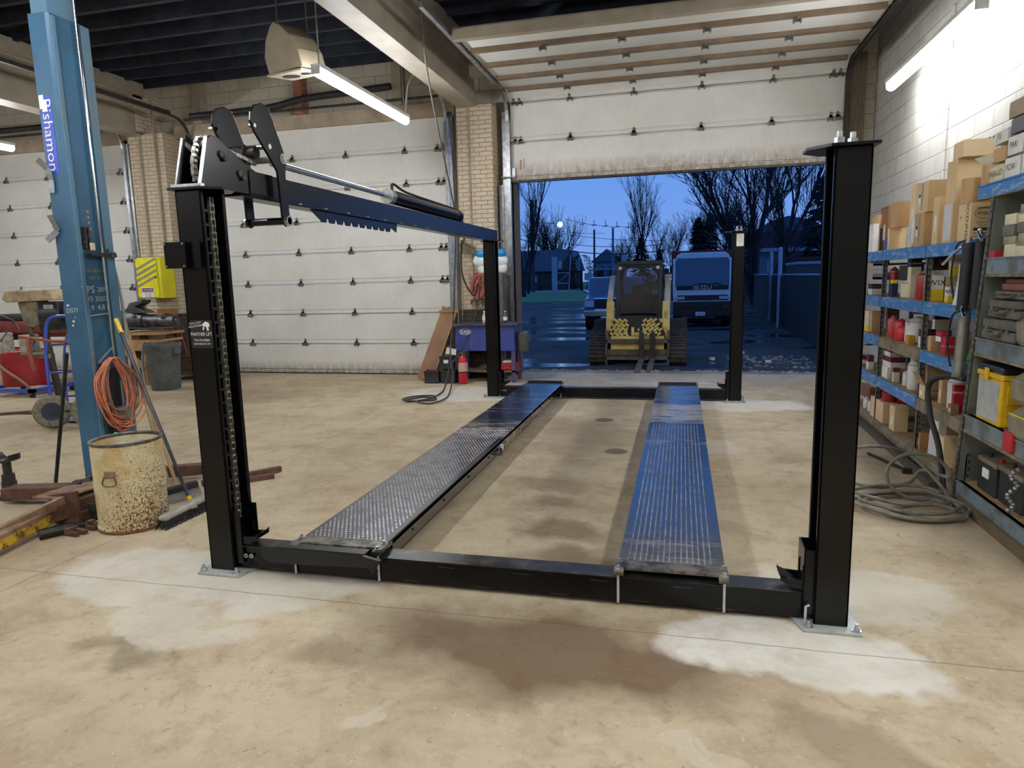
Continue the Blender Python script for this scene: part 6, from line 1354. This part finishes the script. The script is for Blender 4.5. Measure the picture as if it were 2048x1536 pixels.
# loader arms
for s_ in (-1, 1):
    x = s_*.52
    q = MB(at=(LX, LY, GZ)); q.bar((x, 1.9, 1.6), (x, .95, 1.62), .1, .14) 
    q.bar((s_*.54, 1.0, 1.66), (s_*.55, .3, 1.12), .11, .13)
    q.build('lift_arm', M_arm, L, sm=False, bev=.015)
    MB(at=(LX, LY, GZ)).prism([(.42, 1.2), (.22, 1.2), (.1, .72), (.12, .5), (.2, .42), (.34, .5), (.45, .9)], 0, min(s_*.46, s_*.6), max(s_*.46, s_*.6)).build('arm_elbow', M_cy, L, sm=False, bev=.012)
    MB(at=(LX, LY, GZ)).cyl((s_*.5, .9, 1.0), (s_*.5, .3, .5), .03).build('tilt_cylinder', M_chrome, L)
MB(at=(LX, LY, GZ)).text('299D', .09, (.53, .08, .95), (0, 0, 1), (-1, 0, 0), sx=.8).build('lettering', M_blk, L, sm=False)
# front guard with brick cut outs
fr = MB(at=(LX, LY, GZ)).prism([(-.56, .58), (-.44, .46), (.4, .46), (.52, .58), (.38, .92), (.2, .94), (-.2, .94), (-.42, .92)], 1, .06, .09)
fr.box(-.58, .56, .02, .12, .42, .47); fr.build('front_guard', M_ck, L, sm=False)
bk = MB(at=(LX, LY, GZ))
for s_ in (-1, 1):
    ang = R(35)
    for r_ in range(-8, 12):
        for c in range(-6, 7):
            u, v = .135*c+(.0675 if r_ % 2 else 0), .052*r_
            x, z = .3+u*math.cos(ang)-v*math.sin(ang), .68+u*math.sin(ang)+v*math.cos(ang)
            zb, zt_ = .51+max(0, (x-.42)*1.1), min(.86, .86-(x-.36)*1.6)
            if .15 < x < .49 and zb < z < zt_: bk.cbox((s_*x-.04, .052, z), (.12 if .2 < x < .44 else .08, .012, .042), rot=(0, -s_*ang, 0))
    bk.tube([(s_*.15-.04, .05, .72), (s_*.165-.04, .05, .62), (s_*.12-.04, .05, .53), (s_*.06-.04, .05, .49)], .018, k=3)
bk.box(-.11, -.06, .045, .06, .56, .72).box(-.05, .04, .045, .06, .56, .62)
bk.build('yellow_cutouts', M_cy, L, sm=False)
MB(at=(LX, LY, GZ)).text('4', .1, (.02, .044, .67), (1, 0, 0), (0, 0, 1)).build('lettering', M_white, L, sm=False)
MB(at=(LX, LY, GZ)).box(-.5, -.22, .1, .3, .8, .87).box(.22, .5, .1, .3, .8, .87).build('step_pad', M_cy, L, sm=False)
# fork carriage
cg = MB(at=(LX, LY, GZ)).box(-.6, .6, -.06, 0, .1, .17).box(-.6, .6, -.06, 0, .42, .5).box(-.6, -.56, -.06, .02, .0, .66).box(.56, .6, -.06, .02, .0, .66).box(-.6, .6, -.0, .03, .18, .3).build('fork_carriage', mat('carriage_muddy', '4d4a3c', .7, col2='6b6448', scale=10), L, sm=False, bev=.008)
MB(at=(LX, LY, GZ)).box(-.5, .5, .03, .06, .18, .55).build('quick_coupler', M_cy, L, sm=False)
for x in (.09, .29):
    MB(at=(LX, LY, GZ)).box(x-.05, x+.05, -.1, -.06, .05, .62).build('fork_shank', M_iron, L, sm=False, bev=.006)
    MB(at=(LX, LY, GZ)).prism([(-.1, .14), (-.1, .1), (-1.5, .07), (-1.5, .078), (-.2, .13)], 0, x-.05, x+.05).build('fork_tine', M_fork, L, sm=False)
    MB(at=(LX, LY, GZ)).ball((x, -.08, .64), .025).build('fork_pin', M_tarn, L)

# white cab-over truck with red body
M_tw = mat('truck_white', 'cfd6e0', .35, col2='c0c8d4', scale=3); M_tk = mat('truck_black', '14151a', .5); M_tr = mat('truck_red', '6e1a22', .5)
TXc, TY = .64, 22.5
K = T('box_truck', 'white cab-over truck with red body parked behind the track loader', 'truck', (TXc, TY+2, GZ))
A = dict(at=(TXc, TY, GZ))
cabp = [(-.9, .75), (.86, .75), (.9, 1.2), (.86, 2.1), (.8, 2.3), (.68, 2.38), (-.68, 2.38), (-.8, 2.3), (-.88, 2.1), (-.92, 1.2)]
MB(**A).prism(cabp, 1, .3, 1.6).prism([(-.9, .75), (.86, .75), (.9, 1.2), (.9, 1.34), (-.92, 1.34), (-.92, 1.2)], 1, .06, .3).build('cab', M_tw, K, sm=False, bev=.03)
MB(**A).prism([(.3, 1.34), (.06, 1.34), (.3, 2.2)], 0, -.92, -.84).prism([(.3, 1.34), (.06, 1.34), (.3, 2.2)], 0, .82, .9).build('pillar', M_tw, K, sm=False)
MB(**A).add([(-.83, .03, 1.3), (.81, .03, 1.3), (.83, .27, 2.1), (.75, .31, 2.24), (-.75, .31, 2.24), (-.85, .27, 2.1)], [(0, 1, 2, 3, 4, 5)]).build('windscreen', mat('truck_glass', '1c2c4a', .08, spec=1), K, sm=False)
MB(**A).box(-.8, .8, .03, .1, 1.2, 1.34).build('cowl', M_tk, K, sm=False, bev=.02)
MB(**A).text('ISUZU', .19, (0, .024, 1.265), (1, 0, 0), (0, 0, 1), sx=1.1).build('lettering', M_white, K, sm=False)
MB(**A).box(-.78, .78, .05, .1, .86, 1.03).build('grille', M_tk, K, sm=False)
for s_, t_ in ((-1, 'NPR'), (1, 'NRR')):
    MB(**A).box(s_*.68-.16, s_*.68+.14, .03, .06, .9, .99).build('headlight', mat('headlight', 'bfc4c8', .2), K, sm=False)
MB(**A).box(-.9, .9, -.02, .2, .35, .83).build('bumper', M_tk, K, sm=False, bev=.03)
for x0_, x1_ in ((-.78, -.5), (-.42, .38), (.45, .78)): MB(**A).box(x0_, x1_, -.03, -.01, .6, .7).build('bumper_slot', mat('slot_black', '08080a'), K, sm=False)
MB(**A).box(.66, .76, -.035, -.025, .62, .69).build('marker_light', mat('marker_orange', '8a3a20'), K, sm=False)
MB(**A).box(-.2, .1, -.04, -.02, .38, .5).build('licence_plate', M_white, K, sm=False)
MB(**A).text('XHR-53A', .075, (-.05, -.042, .44), (1, 0, 0), (0, 0, 1), sx=.8).build('lettering', M_blk, K, sm=False)
MB(**A).box(-.99, 1.05, 1.9, 6, .8, 2.5).build('body', M_tr, K, sm=False)
MB(**A).box(-.75, .75, .3, 6, .35, .8).build('frame_rail', M_tk, K, sm=False)
for s_ in (-1, 1):
    for y in (.9, 4.6): MB(**A).cyl((s_*.62, y, .4), (s_*.9, y, .4), .4, n=24).build('wheel', M_rubber, K)
    MB(**A).tube([(s_*.88, .2, 2.0), (s_*1.12, .1, 2.0), (s_*1.14, .1, 1.4), (s_*.9, .2, 1.2)], .012).box(min(s_*1.04, s_*1.2), max(s_*1.04, s_*1.2), .05, .1, 1.6, 1.9).build('mirror', M_tk, K)
MB(**A).tube([(-.5, .03, 1.3), (.0, .02, 1.4), (.3, .03, 1.36)], .012).tube([(.1, .03, 1.3), (.4, .02, 1.42), (.6, .03, 1.34)], .012).build('wiper', M_tk, K)

# pickup behind the loader
PX, PY = -2.05, 21.5
V = T('pickup_truck', 'dark blue pickup truck half hidden behind the left side of the loader', 'pickup', (PX, PY+2, GZ))
A = dict(at=(PX, PY, GZ), rz=R(3)); M_pu = mat('pickup_blue', '2e4468', .25, coat=.5)
MB(**A).prism([(.1, .5), (0, .7), (.05, 1.0), (1.4, 1.12), (2.0, 1.66), (3.3, 1.68), (3.5, 1.15), (5.2, 1.15), (5.2, .5)], 0, -.95, .95).build('body', M_pu, V, sm=False, bev=.05)
MB(**A).prism([(-.8, 1.15), (.8, 1.15), (.68, 1.62), (-.68, 1.62)], 1, 0, .01).build('x', M_pu, V) if 0 else None
MB(**A).add([(-.82, 1.44, 1.16), (.82, 1.44, 1.16), (.7, 1.96, 1.64), (-.7, 1.96, 1.64)], [(0, 1, 2, 3)]).build('windscreen', mat('truck_glass', '1c2c4a'), V, sm=False)
MB(**A).box(-.6, .6, -.03, .05, .68, .98).build('grille', M_tk, V, sm=False)
MB(**A).tube([(-.62, -.03, .66), (-.62, -.03, 1.0), (.62, -.03, 1.0), (.62, -.03, .66)], .03, closed=True).tube([(-.9, 1.5, 1.15), (-1.1, 1.5, 1.25)], .04).build('chrome_trim', M_chrome, V)
for s_ in (-1, 1):
    MB(**A).box(s_*.78-.14, s_*.78+.14, -.01, .06, .75, .95).build('headlight', mat('headlight', 'bfc4c8'), V, sm=False)
    for y in (.9, 4.2): MB(**A).cyl((s_*.7, y, .38), (s_*.96, y, .38), .38, n=24).build('wheel', M_rubber, V)
MB(**A).box(-.95, .95, -.08, .1, .45, .64).build('bumper', M_chrome, V, sm=False, bev=.02)

# fence with dark privacy fabric and pale posts
M_fab = mat('fence_fabric', '0e1113', .9, col2='16191c', scale=2); M_post = mat('pale_post', '8fa0b8', .4, .5)
FP = [(2.96, 14.0), (3.0, 19.0), (3.05, 22.25), (3.2, 26.5), (3.75, 45)]
F_ = T('privacy_fence', 'dark fabric covered fence running away on the right of the yard', 'fence', (3.0, 22, GZ))
for a, b in zip(FP, FP[1:]): MB().bar((a[0], a[1], .72), (b[0], b[1], .72), .03, 1.6).build('fabric_panel', M_fab, F_, sm=False); MB().cyl((a[0], a[1], 1.53), (b[0], b[1], 1.53), .025).build('top_rail', M_post, F_)
MB().box(1.0, 3.75, 44.98, 45.02, -.05, 1.52).build('fabric_panel', M_fab, F_, sm=False)
for (x, y), lab in (((2.98, 22.2), 'pale steel gate post nearer the camera on the fence'), ((3.08, 25.2), 'pale steel gate post farther back on the fence')):
    one(MB().cyl((x-.08, y, GZ), (x-.08, y, 2.3 if y < 23 else 2.25), .06, n=14).ball((x-.08, y, 2.3 if y < 23 else 2.25), .065), 'gate_post', M_post, lab, 'post')

# buildings
M_grayw = mat('grey_siding', '7d8ba0', .8, col2='6e7b90', scale=1); M_rroof = mat('maroon_band', '5a3a48', .8); M_sroof = mat('slate_roof', '555f70', .8); M_win = mat('dark_window', '1a2030', .3)
H_ = T('warehouse', 'long grey building with maroon roof band beyond the fence at the right', 'building', (12, 62, GZ))
MB().box(5.0, 22, 60, 75, GZ, 3.6).build('wall', M_grayw, H_, sm=False); MB().box(4.6, 22.2, 59.6, 75, 3.6, 4.9).build('roof_band', M_rroof, H_, sm=False)
MB().box(4.6, 22, 59.5, 59.7, 3.3, 3.6).build('gutter', mat('pale_gutter', 'a5b5cc'), H_, sm=False)
MB().prism([(6.0, 4.9), (7.2, 5.9), (8.6, 6.3), (10.5, 5.9), (12, 4.9)], 1, 62, 74).build('roof', M_sroof, H_, sm=False)
MB().box(6.8, 22, 59.7, 60, 1.6, 2.6).build('window_band', mat('pale_panel', '9fb0c8'), H_, sm=False)
C_ = T('red_container', 'dark red container behind the fence at the right', 'container', (8.5, 50, GZ)); MB().box(6.2, 11, 49, 51.5, GZ, 2.6).build('body', mat('container_red', '4a1820', .7), C_, sm=False)
for i in range(18): MB().box(6.3+i*.26, 6.36+i*.26, 48.96, 49, GZ, 2.5).build('rib', mat('container_red', '4a1820'), C_, sm=False)
J = T('parked_van', 'dark boxy vehicle with pale roof standing behind the fence', 'vehicle', (5.4, 30, GZ))
MB().box(4.6, 6.6, 30, 34, .4, 1.4).build('body', M_tk, J, sm=False, bev=.05); MB().box(4.7, 6.5, 30.4, 33.8, 1.4, 1.9).build('window_band', M_win, J, sm=False); MB().box(4.65, 6.55, 30.2, 33.9, 1.9, 2.02).build('roof', mat('pale_roof', '8494ac'), J, sm=False, bev=.03)
for x in (4.75, 6.4):
    for y in (30.8, 33.2): MB().cyl((x-.1, y, .3), (x+.1, y, .3), .38, n=18).build('wheel', M_rubber, J)
H_ = T('brick_house', 'low dark house with gabled roof beyond the road at the left', 'house', (-18, 100, GZ))
M_hw = mat('house_brick', '4a3a40', .9, col2='3b2e34', scale=4); 
MB().box(-26, -15, 98, 106, GZ, 2.7).build('wall', M_hw, H_, sm=False)
MB().prism([(-27, 2.6), (-14.6, 2.6), (-15.6, 5.6), (-25, 5.6)], 1, 97.4, 106).build('roof', M_sroof, H_, sm=False)
MB().prism([(-17.4, 2.7), (-14.6, 2.7), (-15.4, 5.4)], 1, 97.2, 97.5).build('gable', M_hw, H_, sm=False)
for x in (-24, -21, -18): MB().box(x-.4, x+.4, 97.9, 98, 1.0, 2.0).build('window', mat('pale_window', '8292b0'), H_, sm=False)
H_ = T('small_house', 'small pale house between conifer and utility pole', 'house', (-12, 110, GZ))
MB().box(-13.8, -9.6, 110, 116, GZ, 4.0).build('wall', mat('pale_siding', '7f93b4', .8), H_, sm=False); MB().prism([(-14.2, 4.0), (-9.2, 4.0), (-11.7, 6.0)], 1, 109.6, 116).build('roof', M_sroof, H_, sm=False)
for x in (-12.8, -10.8): MB().box(x-.4, x+.4, 109.9, 110, 1.5, 2.7).build('window', M_win, H_, sm=False)
# steel frame by the road, signs
q = T('ladder_stand', 'pale upright steel channel with ladder frame standing on the grass', 'frame', (-14.6, 80, GZ))
MB().box(-15.0, -14.4, 80, 80.3, GZ, 4.1).build('channel', M_post, q, sm=False)
MB().bar((-13.0, 80, GZ), (-12.7, 80, 4.3), .1, .1).bar((-14.4, 80, 2.2), (-12.8, 80, 2.2), .1, .1).bar((-14.4, 80, 1.0), (-12.9, 80, 1.0), .1, .1).bar((-14.4, 80, 1.0), (-12.9, 80, 2.2), .06, .06).box(-14.2, -13.8, 79.9, 80.1, 2.7, 3.6).build('ladder_frame', M_post, q, sm=False)
q = T('railing_stand', 'low pale railing frame on the grass behind the loader', 'frame', (-8.5, 80, GZ))
MB().box(-6.8, -6.2, 80, 80.3, GZ, 4.1).build('channel', M_post, q, sm=False)
MB().bar((-10.6, 80, 2.5), (-6.4, 80, 2.5), .1, .1).bar((-10.6, 80, 1.2), (-6.4, 80, 1.2), .1, .1).bar((-10.5, 80, GZ), (-10.5, 80, 4), .08, .08).bar((-8.5, 80, GZ), (-8.5, 80, 1.3), .08, .08).box(-11.1, -10.2, 79.9, 80, 1.3, 2.1).build('ladder_frame', M_post, q, sm=False)
# poles and wires
M_pole = mat('pole_wood', '3c3a40', .9)
def pole(lab, px, py, Y, topy, r_=.14, m=None):
    a = U(px, py, 1, Y); zt = U(px, topy, 1, Y).z
    one(MB().cyl((a.x, Y, GZ), (a.x, Y, zt), r_, r_*.8, n=10), 'utility_pole', m or M_pole, lab, 'pole'); return Vector((a.x, Y, zt))
p1 = pole('thick dark utility pole near the left door jamb', 1066, 560, 85, 400, .28)
p2 = pole('slim utility pole left of the loader', 1189, 560, 95, 459, .16)
p3 = pole('pale utility pole directly above the loader left side', 1226, 560, 100, 455, .2, mat('pole_pale', '6f7788', .8))
def wire(lab, a, b, sag, r_=.025):
    pts = [a.lerp(b, t/12)+Vector((0, 0, -sag*4*(t/12)*(1-t/12))) for t in range(13)]
    return one(MB().tube(pts, r_, n=4), 'overhead_wire', M_pole, lab, 'wire')
W = lambda px, py, Y=95: U(px, py, 1, Y)
wire('lower thick wire crossing the sky left of the loader', W(1040, 478), W(1330, 500), 1.2, .06)
wire('second wire just above the lower thick one', W(1040, 470), W(1330, 488), .9, .04)
wire('thin wire running to the slim pole', W(1100, 463), W(1330, 481), .4, .03)
wire('wire between slim pole and tree', W(1120, 462), W(1210, 466), .2, .025)
tw = wire('upper wire with small twisted markers', W(1130, 438), W(1290, 452), .5, .03)
for i in range(5):
    p = W(1165+i*23, 446+i*1.5)
    one(MB().bar(p+Vector((-.35, 0, -.25)), p+Vector((.35, 0, -.1)), .08, .08).bar(p+Vector((0, 0, -.3)), p+Vector((0, 0, .5)), .08, .08), 'wire_marker', M_pole, 'small dark marker hanging on the upper wire', 'marker', 'markers strung along the upper wire', sm=False)
p = W(1120, 449, 90)
q = T('street_lamp', 'glowing greenish street lamp in front of the bare spreading tree', 'street lamp', p)
MB().ball(p, .34, n=14, k=8).build('lamp_globe', mat('lamp_glow', 'b8ffe0', .5, emis='b0ffe0', estr=9), q)
MB().bar(p+Vector((0, .2, .1)), p+Vector((-4, 0, .5)), .08, .08).build('lamp_arm', M_pole, q)

# trees
M_bark = mat('winter_bark', '2a2628', .95, col2='1c1a1c', scale=6)
def bare_tree(lab, base, H, spread, seed, depth=6, lean=(0, 0), r0=None, fork=1, twig=3, nm='bare_tree'):
    rr = random.Random(seed); q = MB(); r0 = r0 or H*.022
    q2 = MB()
    def grow(p, d, L, r_, k):
        if k == 0: return
        r_ = max(r_, .011)
        n_ = 3; pts = [p]; dd = d.copy()
        for i in range(n_):
            dd = (dd+Vector((rr.uniform(-.14, .14), rr.uniform(-.14, .14), .05))).normalized(); p = p+dd*L/n_; pts.append(p)
        (q if k > depth-3 else q2).tube(pts, [r_, r_*.93, r_*.86, r_*.8], n=6 if k > depth-3 else 3)
        kids = 3 if k > 2 else 2
        if 2 < k < depth: kids += 1 if rr.random() < .5 else 0
        for i in range(kids):
            a = rr.uniform(0, 2*PI); t_ = rr.uniform(.25, .7)*spread*(1.15 if k < depth-1 else .8)
            if i == 0: t_ *= .35
            ax, bx = MB.frame(dd); nd = (dd*math.cos(t_)+(ax*math.cos(a)+bx*math.sin(a)*.8)*math.sin(t_)).normalized()
            nd = (nd+Vector((0, 0, .09))).normalized()
            q_ = pts[-1] if i < 2 else pts[rr.choice((1, 2))]
            grow(q_, nd, L*(rr.uniform(.72, .9) if i < 2 else rr.uniform(.5, .75)), r_*(.68 if i == 0 else .5), k-1)
    t = T(nm, lab, 'tree', base)
    b0 = Vector(base)
    for f in range(fork):
        d0 = Vector((lean[0]+(f-(fork-1)/2)*.28, lean[1], 1)).normalized(); grow(b0+Vector((0, 0, -.1)), d0, H*.25, r0*.8, depth)
    q.build('trunk', M_bark, t); q2.build('twigs', M_bark, t, sm=False)
    return t
def gp(px, Y): return Vector((U(px, 560, 1, Y).x, Y, GZ))
bare_tree('large bare tree leaning over the fence, right of the white truck', gp(1515, 36), 11.5, 1.0, 21, 7, (-.12, 0), .26, 2)
bare_tree('bare tree just right of the largest one, over the fence', gp(1540, 40), 12, .8, 5, 7, (.14, 0), .2, 1)
bare_tree('slim bare tree at the right, near the front column', gp(1590, 56), 12.5, .6, 8, 7, (.0, 0), .2, 1)
bare_tree('tall narrow bare tree rising above the loader cab', gp(1283, 75), 13.5, .62, 12, 7, (.04, 0), .25, 1)
bare_tree('spreading bare tree behind the street lamp', gp(1113, 108), 12.0, .95, 14, 7, (0, 0), .4, 3)
bare_tree('tall bare tree at the left jamb with its trunk on the grass', gp(1047, 62), 15.0, .7, 3, 7, (.03, 0), .3, 1)
bare_tree('bare tree standing behind the left jamb tree', gp(1056, 75), 15.5, .6, 33, 7, (.02, 0), .26, 1)
bare_tree('low bare tree left of the conifer by the loader', gp(1245, 105), 8, .9, 44, 7, (0, 0), .2, 2)
bare_tree('low bare thicket tree left of the white truck', gp(1335, 85), 8.5, 1.0, 51, 7, (0, 0), .2, 2)
bare_tree('low bare thicket tree directly behind the white truck', gp(1395, 70), 8, 1.0, 61, 7, (0, 0), .2, 2)
bare_tree('low bare thicket tree behind the far right column', gp(1460, 54), 8, 1.0, 67, 7, (0, 0), .2, 2)
M_con = mat('conifer_green', '16201c', .95, col2='0e1614', scale=8)
def conifer(lab, base, H, W_, seed, n_=900, round_=0):
    rr = random.Random(seed); t = T('conifer', lab, 'tree', base); b = Vector(base)
    MB().cyl(b, b+Vector((0, 0, H*.9)), W_*.06, .03, n=8).build('trunk', M_bark, t)
    q = MB()
    for i in range(n_):
        z = rr.random()**1.2; rad = W_*.5*((1-z)**(.8) if not round_ else math.sqrt(max(0, 1-(2*z-.85)**2*.7)))*rr.uniform(.55, 1); a = rr.uniform(0, 2*PI)
        p = b+Vector((math.cos(a)*rad, math.sin(a)*rad, H*(.06+.94*z))); s_ = H*.045*rr.uniform(.6, 1.4)
        o_ = Vector((math.cos(a), math.sin(a), -.35+.3*round_))*s_*1.5; sd = Vector((-math.sin(a), math.cos(a), rr.uniform(-.3, .3)))*s_*.6
        q.add([p-o_*.4, p+sd, p+o_, p-sd], [(0, 1, 2, 3)])
    q.build('foliage', M_con, t, sm=False); return t
conifer('conifer directly behind the left part of the loader cab', gp(1282, 72), 5.6, 3.0, 1)
conifer('small conifer between loader and white truck', gp(1318, 78), 4.6, 2.4, 2)
conifer('tall dark conifer behind the white truck, left of pair', gp(1395, 60), 6.4, 3.0, 3)
conifer('dark conifer behind the truck, right of pair', gp(1418, 66), 7.2, 3.0, 4)
conifer('rounded dark evergreen bush in front of the low house', gp(1163, 90), 4.6, 3.6, 5, 1300, 1)
conifer('dark conifer at the far right above the fence', gp(1640, 56), 8.6, 4.5, 6)
conifer('low dark bush in front of the house at far left', gp(1080, 94), 2.4, 6.0, 7, 800, 1)
conifer('low dark hedge behind loader and road', gp(1205, 108), 3.8, 5.0, 8, 900, 1)
# ------------------------------------------------------------------ tube lights of the bay
M_tube = mat('lit_tube', 'ffffff', .5, emis='f4f7ff', estr=1.0)
def lamp_mat():
    m, nt = _nt('lamp_diffuser'); n = N(nt); e = n.n('ShaderNodeEmission'); o = n.n('ShaderNodeOutputMaterial')
    e.inputs[0].default_value = (.95, .97, 1, 1); e.inputs[1].default_value = LAMP_E; n.l(e.outputs[0], o.inputs[0]); return m
LAMP_E = 78
M_lamp = lamp_mat(); M_fix = mat('fixture_white', 'dcdcd8', .4)
def tube_light(loc, label, L=2.44):
    t = T('tube_light', label, 'light', loc)
    MB(at=loc).box(-.06, .06, -L/2, L/2, .03, .075).build('housing', M_fix, t, sm=False)
    for s_ in (-1, 1): MB(at=loc).box(-.05, .05, s_*L/2-.02, s_*L/2-.008, -.035, .05).build('end_cap', M_fix, t, sm=False)
    MB(at=loc).cyl((0, -L/2+.02, 0), (0, L/2-.02, 0), .055, n=14).build('diffuser', M_lamp, t)
    return t
ROD = 1.17
LG = 'tube lights of the shop'
tl = tube_light((2.3, 7.78, 3.68), 'bright white tube light high along the right block wall above the cartons')
dup(tl, (-3.8, 8.1, 3.84), label='bright white tube light hanging on cords beside the tan wedge box')
dup(tl, (-10.42, 7.78, 3.87), label='tube light of which only the glowing tip shows at the left edge of the photo')
hid = dup(tl, (-13.5, 6.2, 3.95), label='white tube light hanging over the shop floor out of the view', group=LG)
ROOT[hid.name] = Matrix.Translation(hid.location)
for dy in (-1.1, 1.1): MB(at=hid.location).cyl((0, dy, .07), (0, dy, ROD), .006, n=6).build('hanging_rod', M_galv, hid)
for x, y in ((.4, .2), (2.3, 2.6), (-3.8, 2.4), (-1.2, -2.2), (-8.9, 1.5), (-8.6, -2.5)):
    dup(hid, (x, y, 3.95), label='white tube light hanging over the shop floor out of the view', group=LG)
# hanger cords of the two visible lamps
one(MB().tube([(-3.8, 6.95, 3.9), (-3.8, 6.95, 5.15)], .008).tube([(-3.8, 9.25, 3.9), (-3.8, 9.25, 5.15)], .008), 'support_cable', mat('cord_grey', '8d8d88'), 'thin pale cords holding up the hanging tube light', 'cord')
one(MB().tube([(-3.8, 9.28, 3.9), (-3.78, 9.3, 4.1), (-3.72, 9.25, 4.3), (-3.6, 9.2, 4.42), (-3.46, 9.2, 4.4)], .014, k=4), 'light_cable', mat('cable_white', 'bdbdb5'), 'pale curved power cable from the beam to the end of the hanging tube light', 'cable')

# ------------------------------------------------------------------ sky
wd = bpy.data.worlds.new('dusk'); bpy.context.scene.world = wd; wd.use_nodes = True
nt = wd.node_tree; nt.nodes.clear(); n = N(nt)
tc = n.n('ShaderNodeTexCoord'); sx = n.n('ShaderNodeSeparateXYZ'); n.l(tc.outputs['Generated'], sx.inputs[0])
cl = n.n('ShaderNodeMapping'); cl.inputs['Scale'].default_value = (1, 1, 5); n.l(tc.outputs['Generated'], cl.inputs[0])
nz = n.noise(cl.outputs[0], 2.2, 4, .5)
k = n.ramp(n.math('ADD', sx.outputs[2], n.math('MULTIPLY', n.math('SUBTRACT', nz, .5), .12)), 0, .35)
col = n.mix(k, c4('779fe6'), c4('4f8be4'))
bg = n.n('ShaderNodeBackground'); n.l(col, bg.inputs[0]); bg.inputs[1].default_value = SKY_E = .95
o = n.n('ShaderNodeOutputWorld'); n.l(bg.outputs[0], o.inputs[0])
